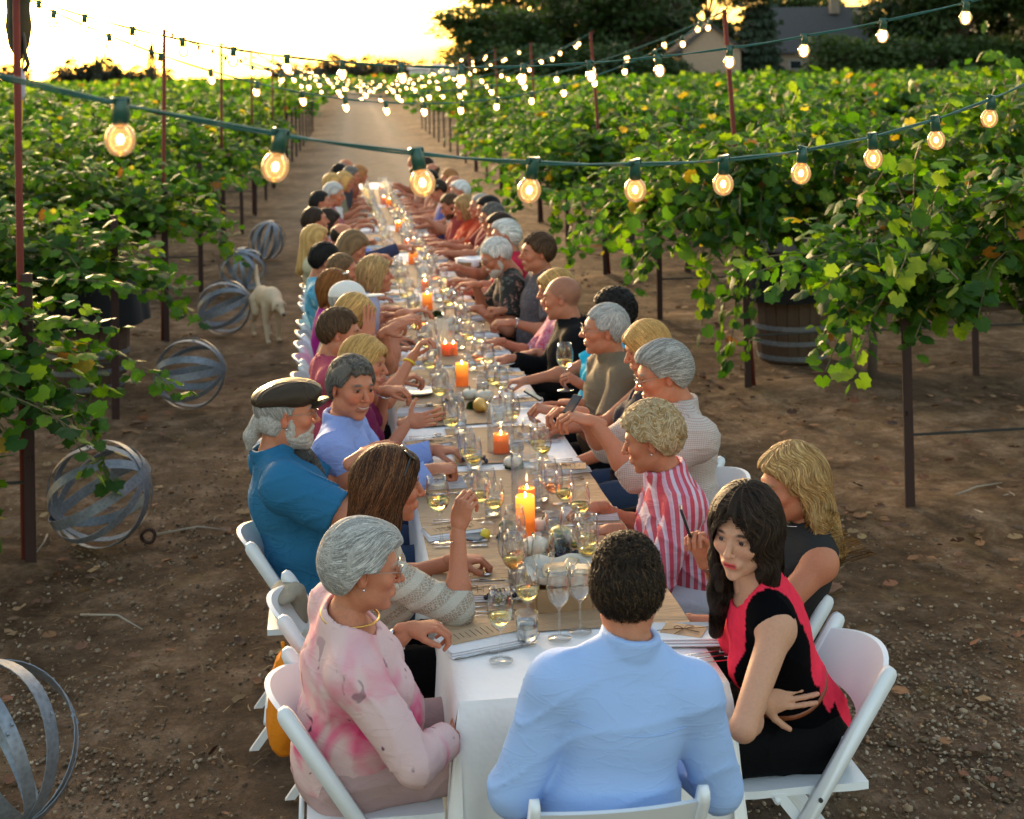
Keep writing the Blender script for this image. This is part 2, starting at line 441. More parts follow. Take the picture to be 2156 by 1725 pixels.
def vine_proto(L, n, kind, seed, end=0, size=(.075, .15), single=0, autumn=.03, wood=True, zmin=.32, hang=0):
    """meshes for one vine; `single` = how many leaves are kept as objects of their own"""
    rng = np.random.default_rng(seed)
    pts, dirs, canes = shoots(L, n, rng, end, zmin=zmin, hang=hang)
    sz = rng.uniform(size[0], size[1], len(pts))
    res = {}
    if single:
        # the outermost and topmost leaves are separate pieces
        score = np.abs(pts[:, 1])+np.abs(pts[:, 2]-1.2)*.8+end*pts[:, 0]*.8+rng.random(len(pts))*.5-pts[:, 1]*.6
        order = np.argsort(-score); pick = order[:single]; rest = order[single:]
        _, _, _, fr = leaf_cloud(pts[pick], dirs[pick], sz[pick], kind, autumn, rng)
        res['single'] = (pts[pick], sz[pick], fr)
        pts, dirs, sz = pts[rest], dirs[rest], sz[rest]
    V, F, C, _ = leaf_cloud(pts, dirs, sz, kind, autumn, rng)
    res['fol'] = fmesh('foliage', V, F, MLEAF, True, C)
    if wood:
        b = MB()
        tr = [(0, 0, -.05), (.03, .01, .3), (-.02, .02, .6), (.02, -.01, .9), (0, 0, 1.1)]
        b.tube(tr, [.045, .036, .03, .032, .03], 7)
        for s in (-1, 1): b.tube([(0, 0, 1.02), (s*.15, 0, 1.12), (s*L*.28, .01, 1.1), (s*L*.5, 0, 1.13)], [.026, .024, .02, .014], 6)
        res['trunk'] = b.mesh('trunk', MWOODV, True)
        b = MB()
        for c in canes[::(1 if kind == 2 else 3)]:
            if len(c) > 4: b.tube(c[::3], [.0045]*len(c[::3]), 3, False)
        res['cane'] = b.mesh('cane', simple('green_cane', (.10, .075, .03), .6), True)
    return res

LEAFMESH = []
def leaf_single_meshes():
    P, F = leaf_shape(2)
    for c in list(GREENS)+list(AUTUMN[:2]):
        V = P.copy(); V[:, 2] *= random.uniform(.6, 1.6)
        LEAFMESH.append(fmesh('leaf', V, F, MLEAF, True, np.tile(c, (len(V), 1))))
leaf_single_meshes()

VG = 'grapevines trained along the trellis rows beside the avenue'
def place_vine(res, x, y, sx=1, label=None, name='grapevine', group=VG, s=1.0):
    r = empty(name, (x, y, 0), label=label, cat='vine', group=group)
    r.scale = (sx*s, s, s)
    f = link('foliage', res['fol'], r); f['kind'] = 'stuff'
    if 'trunk' in res:
        link('trunk', res['trunk'], r); c = link('cane', res['cane'], r); c['kind'] = 'stuff'
    if 'single' in res:
        pts, sz, (X, Y, Z, c) = res['single']
        for i in range(len(pts)):
            o = link('leaf', LEAFMESH[int(RNG.integers(0, len(LEAFMESH)-(0 if RNG.random() < .15 else 2)))], r)
            m = Matrix.Identity(4)
            for a in range(3):
                m[a][0] = X[i][a]*sz[i]; m[a][1] = Y[i][a]*sz[i]; m[a][2] = Z[i][a]*sz[i]; m[a][3] = pts[i][a]
            o.matrix_local = m
    return r

ROWY = [3.65+3.05*k for k in range(0, 19)]
def rows():
    endA = [vine_proto(2.0, 125, 2, 11+k, end=-1, single=170 if k < 2 else 0, autumn=.02, zmin=(.62, .15, .4)[k], hang=(0, 1, 0)[k]) for k in range(3)]
    midA = [vine_proto(1.9, 95, 2, 31+k, single=0, autumn=.02, zmin=.5) for k in range(2)]
    endB = [vine_proto(1.9, 80, 1, 51+k, end=-1, autumn=.02, size=(.09, .16), zmin=.72) for k in range(2)]
    midB = [vine_proto(1.9, 70, 1, 61+k, autumn=.02, size=(.09, .17), zmin=.8) for k in range(3)]
    farC = [vine_proto(1.9, 34, 0, 71+k, autumn=.02, size=(.12, .2), wood=False, zmin=.8) for k in range(3)]
    for k, y in enumerate(ROWY):
        for side in (-1, 1):
            x0 = 2.48 if side > 0 else 2.28
            reach = (.518*(y+3.95)-.73 if side > 0 else .216*(y+3.95)+.73)+1.6
            # the nearest rows run on a little outside the frame
            nv = max(2 if k < 2 else 1, int((reach-x0)/1.8)+1)
            for j in range(nv):
                xx = drift(y)+side*(x0+(1.0 if side > 0 else (1.55 if k == 0 else 1.35))+j*1.85)+RNG.normal()*.04
                sidew = 'east' if side > 0 else 'west'
                if k < 4: pr = (endA[(k+(side > 0)) % 3] if (k > 1) else endA[(0 if side > 0 else 1)]) if j == 0 else midA[j % 2]
                elif k < 9: pr = endB[(k+j) % 2] if j == 0 else midB[(k+j) % 3]
                else: pr = farC[(k+j) % 3]
                if k == 1 and j == 0: pr = endA[1] if side > 0 else endA[2]
                nice = {(0, 1, 0): 'nearest grapevine beside the steel post behind the blonde woman, canes hanging into the avenue',
                        (0, -1, 0): 'nearest grapevine beside the tall rusty light pole, canes hanging low over the hoop spheres',
                        (1, 1, 0): 'dense grapevine hiding the black draped barrel beside the second light pole',
                        (1, -1, 0): 'large-leaved grapevine above the black draped barrel and its hoops'}
                lab = nice.get((k, side, j))
                if lab is None:
                    sdn = 'barn side' if side > 0 else 'sphere side'; lab = ('leafy grapevine at the avenue end of the %s row on the %s' % (ORD[k], sdn) if j == 0 else 'leafy green grapevine deeper inside the %s row on the %s' % (ORD[k], sdn))
                    grp = 'vines at the row ends' if j == 0 else 'vines deeper in the rows'
                else: grp = 'vines at the row ends'
                v = place_vine(pr, xx, y+RNG.normal()*.05, 1 if side > 0 else -1, lab, group=grp, s=RNG.uniform(.94, 1.08))
                zs = {(0, -1): .80, (1, -1): .86, (2, -1): .92, (0, 1): 1.06, (1, 1): 1.12}.get((k, side), RNG.uniform(.86, 1.08)); v.scale[2] *= zs
                if k >= 5: v.scale = [a*b for a, b in zip(v.scale, (1, 1.15, 1.0))]
rows()

def far_field():
    """the vineyard beyond: hedge-like rows too far away to tell vines apart"""
    P = []; D = []
    for k in range(19, 62):
        y = 3.65+3.05*k
        n = int(30*(.5 if k > 35 else 1))
        for side in (-1, 1):
            reach = (.518*(y+3.95)+6 if side > 0 else .216*(y+3.95)+6)
            m = int((reach-2.4)*n*(.75 if k < 30 else .4))
            x = drift(y)+side*RNG.uniform(2.2 if k < 37 else 0, reach, m)
            zz = 1.75-1.0*RNG.random(m)**1.7+.12*np.sin(x*1.7+k)
            P.append(np.stack([x, y+RNG.normal(size=m)*.38, zz], 1))
    P = np.vstack(P); D = RNG.normal(size=P.shape); D[:, 2] = abs(D[:, 2])
    sz = .16+.0030*P[:, 1]*RNG.uniform(.7, 1.2, len(P))
    V, F, C, _ = leaf_cloud(P, D, sz, 0, .05, RNG, .0)
    o = link('vineyard', fmesh('vineyard', V, F, MLEAF, True, C))
    setp(o, 'far green vineyard rows merging towards the horizon', 'vineyard', kind='stuff')
    # a rolling rise carries the far vineyard towards the horizon
far_field()

def posts():
    b = MB()
    # T-post section: web and flange
    b.box((0, 0, .72), (.055, .012, 1.56)); b.box((0, .02, .72), (.012, .04, 1.56))
    b.box((0, -.012, .55), (.02, .012, .02)); b.box((0, -.012, .95), (.02, .012, .02)); b.box((0, -.012, 1.3), (.02, .012, .02))
    me = b.mesh('end_post', MPOST)
    wr = MB()
    for h in (1.12, 1.45): wr.tube([(0, 0, h), (1, 0, h)], .002, 4)
    wr.tube([(0, .03, .42), (1, .03, .42)], .008, 6)
    wm = wr.mesh('trellis_wire', simple('black_hose', (.02, .02, .02), .5))
    for k, y in enumerate(ROWY):
        for side in (-1, 1):
            xe = drift(y)+side*(2.48 if side > 0 else 2.26)
            nearw = ('nearest' if k == 0 else None)
            o = link('end_post', me); o.location = (xe, y, 0); o.rotation_euler = (0, RNG.normal()*.01, 0)
            if k == 0: lab = ('dark rusty steel post below the nearest vine behind the blonde woman' if side > 0 else 'dark rusty steel post beside the nearest hoop sphere')
            elif k == 1: lab = ('dark steel post below the vine of the second row beyond the gray-haired man' if side > 0 else 'dark steel post in front of the black draped barrel')
            else: lab = 'dark rusty steel post ending the %s vine row on the %s' % (ORD[k], 'barn side' if side > 0 else 'sphere side')
            setp(o, lab, 'post', 'steel posts at the ends of the trellis rows')
            w = link('trellis_wire', wm); w.location = (xe, y, 0); w.scale = (side*((4+.5*y)), 1, 1)
            setp(w, 'wires and drip hose strung along the %s row on the %s' % (ORD[k], 'barn side' if side > 0 else 'sphere side'), 'wire', 'trellis wires of the rows')
            if k < 7:
                for j in range(1, 3 if side < 0 else 4):
                    q = link('line_post', me); q.location = (xe+side*3.7*j*.5, y, 0)
                    setp(q, '%s thin steel post inside the %s row on the %s' % (ORD[j-1], ORD[k], 'barn side' if side > 0 else 'sphere side'), 'post', 'steel posts inside the rows')
posts()

def litter():
    """fallen vine leaves and straw under the rows"""
    P = []; n = 2600
    for i in range(n):
        k = int(RNG.integers(0, 5)); y = ROWY[k]+RNG.normal()*.55
        x = (1 if RNG.random() < .6 else -1)*RNG.uniform(1.9, 5.5)
        P.append((x, y, .015))
    for i in range(700): P.append((RNG.uniform(-3, 3.5), RNG.uniform(-1.5, 9), .012))
    P = np.array(P); D = RNG.normal(size=P.shape); D[:, 2] = 0
    V, F, C, fr = leaf_cloud(P, D, RNG.uniform(.03, .085, len(P)), 1, 0, RNG, -.35)
    tone = np.array([(.20, .075, .035), (.26, .12, .05), (.14, .06, .035), (.30, .19, .09), (.10, .05, .03)])
    V[:, 2] = np.abs(V[:, 2]-.015)*.55+.008
    C = np.repeat(tone[RNG.integers(0, 5, len(P))]*(.6+.6*RNG.random((len(P), 1))), 8, 0)
    o = link('leaf_litter', fmesh('leaf_litter', V, F, attrmat('dead_leaf', .8), True, C))
    setp(o, 'dry brown fallen leaves lying under the vine rows', 'dead leaves', kind='stuff')
    b = []; F = []; C = []
    for i in range(3800):
        x = RNG.uniform(-3.4, 4.2); y = RNG.uniform(-2.2, 8.5)
        if mnoise.noise(Vector((x*.7, y*.7, 9.1))) < -.02: continue
        a = RNG.random()*6.28; L = RNG.uniform(.02, .09); w = .0012+.0012*RNG.random()
        d = np.array([math.cos(a), math.sin(a), RNG.random()*.25])*L; q = np.array([-math.sin(a), math.cos(a), 0])*w
        p = np.array([x, y, .004]); k = len(b); m = p+d*.5+q*RNG.normal()*4+np.array([0, 0, .004])
        b += [p-q, p+q, m+q, m-q, p+d]; F += [(k, k+1, k+2), (k, k+2, k+3), (k+3, k+2, k+4)]
        c = np.array([(.30, .21, .10), (.19, .12, .06), (.36, .27, .15)][int(RNG.integers(3))])*(.6+.6*RNG.random()); C += [c]*5
    o = link('straw', fmesh('straw', np.array(b), np.array(F), attrmat('dry_straw', .8), False, np.array(C)))
    setp(o, 'dry straw and twigs strewn over the dirt', 'straw', kind='stuff')
litter()
# ---------------------------------------------------------------- background: trees, farm buildings
def treemat(name, c):
    n = NT(name); oi = n.n('ShaderNodeObjectInfo')
    hs = n.ramp(oi.outputs['Random'], [(0, (.8, .85, .8)), (1, (1.2, 1.1, 1.0))])
    cc = n.mix(1.0, n.attr(), hs.outputs[0], 'MULTIPLY')
    p = n.n('ShaderNodeBsdfPrincipled'); n.l(cc, p.inputs['Base Color']); p.inputs['Roughness'].default_value = .6
    tr = n.n('ShaderNodeBsdfTranslucent'); n.l(n.mix(1.0, cc, (1.3, 1.5, .6), 'MULTIPLY'), tr.inputs[0])
    mx = n.n('ShaderNodeMixShader'); mx.inputs[0].default_value = .25
    n.l(p.outputs[0], mx.inputs[1]); n.l(tr.outputs[0], mx.inputs[2]); n.l(mx.outputs[0], n.o.inputs[0])
    return n.m
MTREE = treemat('tree_leaf', None)
MBARK = simple('tree_bark', (.07, .05, .035), .9, .3, 8, .5)
def tree_proto(seed, R=5.0, H=13.0, n=9000, low=.18, conifer=False, leaf=.42, tone=(.04, .075, .02), gap=1.0):
    rng = np.random.default_rng(seed); P = []
    limbs = MB(); limbs.tube([(0, 0, -.3), (.1, 0, H*.2), (0, .1, H*.45), (.05, 0, H*.75)], [R*.075, R*.06, R*.045, R*.015], 8)
    if conifer:
        z = H*(low+(1-low)*rng.random(n)**1.3); rr = R*(1-(z/H-low)/(1-low))**.8*(.55+.45*np.sin(z*5)**2)
        a = rng.random(n)*6.28; r = rr*rng.random(n)**.4
        P = np.stack([r*np.cos(a), r*np.sin(a), z-.12*r], 1)
    else:
        nb = 26; cl = []
        for i in range(nb):
            a = rng.random()*6.28; t = rng.random(); zz = H*(low+.12+(.86-low)*t); rad = R*math.sin(math.pi*min(1, .12+.85*(1-t*.75)))*rng.uniform(.35, .85)
            c = np.array([rad*math.cos(a), rad*math.sin(a), zz]); cl.append((c, R*rng.uniform(.22, .42)))
            limbs.tube([(0, 0, zz*.55), tuple(c*.5+np.array([0, 0, zz*.25])), tuple(c)], [R*.03, R*.02, R*.008], 5)
        for c, r in cl:
            m = n//nb; d = rng.normal(size=(m, 3)); d /= np.linalg.norm(d, axis=1, keepdims=True)
            q = c+d*r*(.55+.5*rng.random((m, 1)))*np.array([1.15, 1.15, .72])
            nz = np.array([mnoise.noise(Vector(p*.9)) for p in q]); P.append(q[nz > -.38*gap])
        P = np.vstack(P)
    D = P-np.array([0, 0, H*.5]); sz = leaf*rng.uniform(.5, 1.2, len(P))
    V, F, C, _ = leaf_cloud(P, D, sz, 0, 0, rng, .1)
    t = np.array(tone)*(.55+.95*rng.random((len(P), 1))); C = np.repeat(t, 4, 0)
    return fmesh('crown', V, F, MTREE, True, C), limbs.mesh('trunk', MBARK, True)
def put_tree(pr, px, py_base, dep, s=1.0, rz=0.0, label='', group=None, name='tree', cat='tree', sc=None):
    p = at_depth(px, 149, dep); r = empty(name, (p.x, p.y, 0), rz, label=label, cat=cat, group=group)
    r.scale = sc if sc else (s, s, s)
    link('crown', pr[0], r); link('trunk', pr[1], r); return r
def trees():
    A = tree_proto(1, 6.5, 15, 15000, .06, tone=(.036, .068, .016)); B = tree_proto(2, 5.0, 16, 13000, .03, tone=(.030, .058, .014)); Cc = tree_proto(3, 6.0, 12, 13000, .0, tone=(.044, .078, .018))
    D = tree_proto(4, 2.6, 12, 5000, .05, True, .4, (.03, .05, .025)); E = tree_proto(5, 3.2, 3.6, 4200, .0, leaf=.3, tone=(.05, .085, .025))
    g = 'broad dark trees behind the far edge of the vineyard'
    L = [(A, 1025, 128, (.95, .8, .52), 'low spreading tree at the open end of the tree belt beside the bright sky'),
         (Cc, 1130, 132, (.85, .85, .82), 'rounded dark tree second in the belt behind the string lights'),
         (B, 1225, 138, (.9, .9, .82), 'tall dark tree behind the lit poles in the tree belt'),
         (A, 1330, 126, (.95, .95, .95), 'big leafy tree directly beside the gabled barn'),
         (B, 1420, 150, (.95, .95, 1.0), 'dark tree behind the gabled barn roof'),
         (D, 1597, 128, (1.15, 1.15, 1.25), 'narrow dark evergreen between the barn and the long roof'),
         (Cc, 1700, 185, (1.0, 1.0, 1.15), 'tree rising behind the long grey roof'),
         (B, 1905, 132, (1.0, 1.0, 1.15), 'tall dark tree beside the long roof, sky gaps in its crown'),
         (A, 2010, 128, (1.0, 1.0, 1.1), 'broad black-green tree past the house with glowing gaps'),
         (B, 2110, 138, (1.1, 1.1, 1.05), 'dark tree with orange sunset glow behind it at the picture edge'),
         (Cc, 2200, 130, (1.1, 1.1, 1.2), 'large dark tree closing the belt past the last gap')]
    for i, (px, s) in enumerate(((1080, .9), (1160, 1.0), (1275, 1.05), (1375, 1.05), (1490, 1.0), (1640, .7), (1980, 1.0), (2075, 1.05), (2150, 1.1))): L.append(((A, B, Cc)[i % 3], px, 168, (s*1.15, s*1.15, s*1.05), 'taller dark tree in the second line of the belt, %s from the bright sky' % ORD[i]))
    L.append((Cc, 1062, 124, (.75, .75, .62), 'low rounded tree filling the open end of the tree belt'))
    for i, (pr, px, dep, sc, lab) in enumerate(L): put_tree(pr, px, 150, dep, rz=i*1.3, label=lab, group=g, sc=sc)
    for i, (px, dep, s) in enumerate([(1105, 118, 1.1), (1180, 122, 1.0), (1260, 118, 1.1), (1350, 117, .9), (1400, 118, .8)]):
        put_tree(E, px, 150, dep, s, i*2.0, 'low dark shrub, %s from the bright sky at the foot of the tree belt' % ORD[i], 'shrubs below the tree belt', 'shrub', 'shrub')
    put_tree(E, 1762, 150, 118, rz=1, sc=(1.0, 1.0, 1.2), label='rounded green bush in front of the long grey roof', name='bush', cat='bush')
    for i, px in enumerate((1830, 1880, 1950, 2040, 2100, 2150, 2230)):
        put_tree(E, px, 150, 120+i*2, 1.15, i*1.7, 'dark shrub under the tall trees, %s past the house' % ORD[i], 'shrubs below the tree belt', 'shrub', 'shrub')
    # distant line on the horizon
    F1 = tree_proto(8, 3.4, 5.6, 1500, .0, leaf=.6, tone=(.05, .05, .03)); F2 = tree_proto(9, 3.0, 12.5, 1500, .02, True, .55, (.045, .05, .03))
    fars = [(5, .9), (35, 1.0), (122, .7), (150, 1.15), (175, 1.0), (198, 1.05), (222, 1.2), (245, .9), (262, .7), (290, .85), (305, .75), (345, .7)]
    for i, (px, s) in enumerate(fars):
        put_tree(F1, px, 150, 330, s, i, 'small dark tree, %s along the far horizon under the bright sky' % ORD[i], 'small trees on the far horizon', 'distant_tree', 'tree')
    put_tree(F2, 320, 150, 320, .82, 0, 'pointed conifer on the far horizon between round trees', None, 'distant_conifer', 'tree')
    put_tree(F2, 204, 150, 325, .60, 0, 'thin palm-like tree standing above the round trees on the horizon', None, 'distant_conifer', 'tree')
    x = 585; i = 0
    while x < 930:
        put_tree(F1, x, 150, 380+20*math.sin(i), RNG.uniform(.75, 1.1)*(1.25 if 690 < x < 800 else 1), i, 'low grey tree, %s in the line beyond the end of the road' % ORD[i], 'trees beyond the end of the road', 'distant_tree', 'tree')
        x += 17+RNG.random()*6; i += 1
trees()

def house(px0, px1, dep, ztop, zeave, wall, roof, label, ridge_along, name='house', depth=9.0, win=(), chim=False):
    p0 = at_depth(px0, 149, dep); p1 = at_depth(px1, 149, dep); w = (p1-p0).length
    d = (p1-p0).normalized(); rz = math.atan2(d.y, d.x)
    r = empty(name, (p0.x, p0.y, 0), rz, label=label, cat='building')
    b = MB()
    if ridge_along:   # long side faces the camera
        b.add([(0, 0, 0), (w, 0, 0), (w, depth, 0), (0, depth, 0), (0, 0, zeave), (w, 0, zeave), (w, depth, zeave), (0, depth, zeave), (0, depth/2, ztop-.1), (w, depth/2, ztop-.1)],
              [(0, 1, 5, 4), (2, 3, 7, 6), (1, 2, 6, 9, 5), (3, 0, 4, 8, 7)])
        b.obj('wall', wall, r); q = MB(); t = .18; e = .45
        q.add([(-e, -e, zeave-.15), (w+e, -e, zeave-.15), (w+e, depth/2, ztop), (-e, depth/2, ztop), (-e, depth+e, zeave-.15), (w+e, depth+e, zeave-.15),
               (-e, -e, zeave-.15+t), (w+e, -e, zeave-.15+t), (w+e, depth/2, ztop+t), (-e, depth/2, ztop+t), (-e, depth+e, zeave-.15+t), (w+e, depth+e, zeave-.15+t)],
              [(3, 2, 1, 0), (4, 5, 2, 3), (6, 7, 8, 9), (9, 8, 11, 10), (0, 1, 7, 6), (5, 4, 10, 11), (1, 2, 8, 7), (2, 5, 11, 8), (3, 0, 6, 9), (4, 3, 9, 10)])
    else:
        b.add([(0, 0, 0), (w, 0, 0), (w, depth, 0), (0, depth, 0), (0, 0, zeave), (w, 0, zeave), (w, depth, zeave), (0, depth, zeave), (w/2, 0, ztop-.1), (w/2, depth, ztop-.1)],
              [(0, 1, 5, 8, 4), (2, 3, 7, 9, 6), (1, 2, 6, 5), (3, 0, 4, 7)])
        b.obj('wall', wall, r); q = MB(); t = .2; e = .4; k = (ztop-zeave)/(w/2)*e
        q.add([(-e, -e, zeave-k), (w/2, -e, ztop), (w+e, -e, zeave-k), (-e, depth+e, zeave-k), (w/2, depth+e, ztop), (w+e, depth+e, zeave-k),
               (-e, -e, zeave-k+t), (w/2, -e, ztop+t), (w+e, -e, zeave-k+t), (-e, depth+e, zeave-k+t), (w/2, depth+e, ztop+t), (w+e, depth+e, zeave-k+t)],
              [(0, 1, 4, 3), (1, 2, 5, 4), (6, 9, 10, 7), (7, 10, 11, 8), (0, 6, 7, 1), (1, 7, 8, 2), (3, 4, 10, 9), (4, 5, 11, 10), (0, 3, 9, 6), (2, 8, 11, 5)])
    rf = q.obj('roof', roof, r)
    if chim:
        c = MB(); c.box((w*.72, depth*.4, ztop+.3), (.9, .7, 1.8)); c.obj('chimney', wall, rf)
    for (wx, wz, ww, wh) in win:
        m = MB(); m.box((wx, -.03, wz), (ww, .06, wh)); f = m.obj('window', simple('window_trim', (.55, .52, .48)), r)
        m = MB(); m.box((wx, -.07, wz), (ww-.15, .03, wh-.15)); m.obj('pane', simple('dark_pane', (.02, .025, .03), .15), f)
    return r
def boards(name, c):
    n = NT(name); co = n.coord(); w = n.n('ShaderNodeTexWave', wave_type='BANDS', bands_direction='X'); w.inputs['Scale'].default_value = 2.2
    n.l(co, w.inputs[0]); no = n.noise(3, 5, .6, co)
    a = n.mix(no.outputs[0], tuple(x*.8 for x in c), tuple(x*1.15 for x in c)); f = n.ramp(w.outputs[0], [(0, (.8, .8, .8)), (.15, (1, 1, 1))])
    return n.principled(n.mix(1.0, a, f.outputs[0], 'MULTIPLY'), .8, Normal=n.bump(w.outputs[0], .3, .03))
def buildings():
    wl = boards('barn_boards', (.40, .27, .19)); rf = simple('shingle_roof', (.075, .068, .066), .9, .3, 3)
    house(1437, 1560, 122, 6.1, 4.0, wl, rf, 'tan boarded gable end of a barn standing among the trees', False, 'barn', 10, win=((4.0, 3.0, .9, .7),))
    house(1600, 1850, 140, 8.3, 3.8, boards('house_boards', (.38, .28, .21)), rf, 'house with a long dark grey roof and chimney beyond the vineyard', True, 'farm_house', 11, win=((3.5, 2.6, 1.2, .9), (7, 2.6, 1.2, .9)), chim=True)
    wh = simple('white_siding', (.62, .62, .62), .8); 
    house(862, 902, 300, 3.9, 3.2, wh, simple('grey_roof', (.35, .34, .33)), 'low white building at the end of the road beside the tree belt', True, 'white_shed', 8)
    house(912, 962, 290, 4.0, 3.3, wh, simple('grey_roof_b', (.33, .33, .34)), 'second low white shed nearest the tree belt', True, 'white_shed', 8)
buildings()
# ---------------------------------------------------------------- poles and string lights
def bulb_mats():
    n = NT('lit_globe_glass')
    g = n.n('ShaderNodeBsdfGlossy'); g.inputs[1].default_value = .03
    t = n.n('ShaderNodeBsdfTransparent'); t.inputs[0].default_value = (1.0, .93, .85, 1)
    e = n.n('ShaderNodeEmission'); e.inputs[0].default_value = (1.0, .55, .22, 1); e.inputs[1].default_value = .022
    fr = n.n('ShaderNodeFresnel'); fr.inputs[0].default_value = 1.5
    mx = n.n('ShaderNodeMixShader'); n.l(fr.outputs[0], mx.inputs[0]); n.l(t.outputs[0], mx.inputs[1]); n.l(g.outputs[0], mx.inputs[2])
    ad = n.n('ShaderNodeAddShader'); n.l(mx.outputs[0], ad.inputs[0]); n.l(e.outputs[0], ad.inputs[1]); n.l(ad.outputs[0], n.o.inputs[0])
    glass = n.m
    def em(name, c, s):
        k = NT(name); q = k.n('ShaderNodeEmission'); q.inputs[0].default_value = (*c, 1); q.inputs[1].default_value = s
        k.l(q.outputs[0], k.o.inputs[0]); return k.m
    return glass, em('filament_glow', (1.0, .50, .16), 3.6), em('filament_halo', (1.0, .50, .14), .55)
MGLASS, MFIL, MHALO = bulb_mats()
n = NT('halo_glow'); _t = n.n('ShaderNodeBsdfTransparent'); _e = n.n('ShaderNodeEmission'); _e.inputs[0].default_value = (1., .42, .10, 1); _e.inputs[1].default_value = .065  # soft glow round the filament, imitated by a clear emissive shell
_a = n.n('ShaderNodeAddShader'); n.l(_t.outputs[0], _a.inputs[0]); n.l(_e.outputs[0], _a.inputs[1]); n.l(_a.outputs[0], n.o.inputs[0]); MHALO = n.m
MSOCK = simple('green_socket', (.012, .075, .055), .35, .2, 30)
MCORD = simple('green_cord', (.010, .09, .075), .3, .2, 30)
def bulb_proto(lit_far):
    b = MB()
    if lit_far: b.lathe([(.002, -.085), (.016, -.080), (.0245, -.06), (.0245, -.052), (.016, -.034), (.008, -.028)], 12)
    else: b.lathe([(.0005, -.0855), (.008, -.0845), (.016, -.080), (.0215, -.0725), (.0245, -.064), (.0250, -.058), (.0235, -.049), (.0195, -.041), (.0145, -.0355), (.0115, -.031), (.011, -.026)], 20)
    g = b.mesh('globe', MGLASS, True)
    b = MB()
    if lit_far: b.lathe([(.003, -.076), (.014, -.069), (.0165, -.058), (.013, -.047), (.005, -.041)], 8)
    else:
        for k in range(10):
            a = k*.628
            b.tube([(.002*math.cos(a), .002*math.sin(a), -.050), (.0055*math.cos(a), .0055*math.sin(a), -.057), (.003*math.cos(a+.4), .003*math.sin(a+.4), -.065)], .0011, 4)
    f = b.mesh('filament', MFIL, True)
    b = MB(); b.lathe([(.001, -.079), (.011, -.075), (.0165, -.067), (.018, -.058), (.015, -.048), (.008, -.040)], 12); h = b.mesh('glow', MHALO, True)
    b = MB(); b.lathe([(.0128, -.033), (.0130, -.004), (.0115, .004), (.0115, .008)], 12, col=(1, 1, 1)); b.box((0, 0, .006), (.034, .014, .012), b=.003)
    b.box((.0135, 0, -.014), (.003, .006, .03))
    s_ = b.mesh('socket', MSOCK, True)
    b = MB(); b.lathe([(.0116, -.036), (.0122, -.0345), (.0116, -.033)], 10); br = b.mesh('collar', simple('brass', (.6, .38, .12), .3, metal=1.0), True)
    return g, f, s_, h, br
BN, BF = bulb_proto(False), bulb_proto(True)
def string(p0, p1, sag, label, blab, off=0.0, near=False, spacing=.305, skip=None):
    p0, p1 = Vector(p0), Vector(p1); L = (p1-p0).length
    pt = lambda t: p0.lerp(p1, t)-Vector((0, 0, sag*4*t*(1-t)))
    c = MB(); N = int(L/.06)
    for w in (-1, 1):
        P = []
        for i in range(N+1):
            q = pt(i/N); a = i*.55+w*1.57
            P.append((q.x+.0016*math.cos(a), q.y, q.z+.0028*math.sin(a)))
        c.tube(P, .0026 if near else .003, 5)
    o = c.obj('light_cable', MCORD, None, True); setp(o, label, 'cord', 'light cables crossing the avenue')
    m = int((L-off)/spacing)
    pr = BN if near else BF
    for i in range(m+1):
        t = (off+i*spacing)/L
        if t > .985 or t < .012: continue
        q = pt(t); r = empty('light_bulb', q, 0, label=('%s lit bulb along %s' % (ORD[i], blab)), cat='light bulb', group='lit bulbs on the light cords')
        d = pt(min(1, t+.01))-pt(max(0, t-.01)); r.rotation_euler = (RNG.normal()*.10, RNG.normal()*.12, math.atan2(d.y, d.x))
        link('globe', pr[0], r); link('filament', pr[1], r); so_ = link('socket', pr[2], r)
        if near: link('glow', pr[3], r); link('collar', pr[4], r)
POLES = {}
def poles():
    b = MB(); b.tube([(0, 0, 0), (0, 0, 2.95)], .019, 8); b.tube([(0, 0, 2.93), (.03, 0, 2.96), (.05, 0, 2.94)], .006, 5)
    me = b.mesh('light_pole', MPOLE, True)
    for k in range(-1, 12):
        side = -1 if k % 2 else 1
        y = 3.65+3.05*(k-1)
        x = drift(y)+side*(2.54 if side > 0 else 2.30)
        o = link('light_pole', me); lean = (-.055 if side > 0 else .012)+RNG.normal()*.008
        if k == 1: lean = .002
        o.location = (x, y+.05, 0); o.rotation_euler = (0, lean, 0)
        top = (x+2.94*math.sin(lean), y+.05, 2.94*math.cos(lean)); POLES[k] = top
        lab = {1: 'tall reddish rusty pole carrying the dark fabric bundle and yellow cord', 2: 'tall bright red-brown pole standing in the vines in front of the barn'}.get(k, '%s thin rusty pole holding up the light cords beside the avenue' % ORD[k+1])
        setp(o, lab, 'pole', 'rusty poles of the string lights')
poles()
_sg = {0: .42, 1: .64, 2: .60, 3: .58}
blabs = {-1: 'the nearest cord, a clear globe in a green socket'}
string((-2.30, -2.40, 2.97), (2.54, .93, 2.88), .644, 'green twisted light cord sagging nearest across the top of the view', blabs[-1], off=.276, near=True, spacing=.307)
for k in range(0, 11):
    a, b_ = POLES[k], POLES[k+1]
    lab = '%s green light cord crossing over the table between rusty poles' % ORD[k+1]
    string(a, b_, _sg.get(k, .66+.10*math.sin(k*2.1)), lab, 'the %s cord over the avenue, small glowing globe' % ORD[k+1], off=.2)
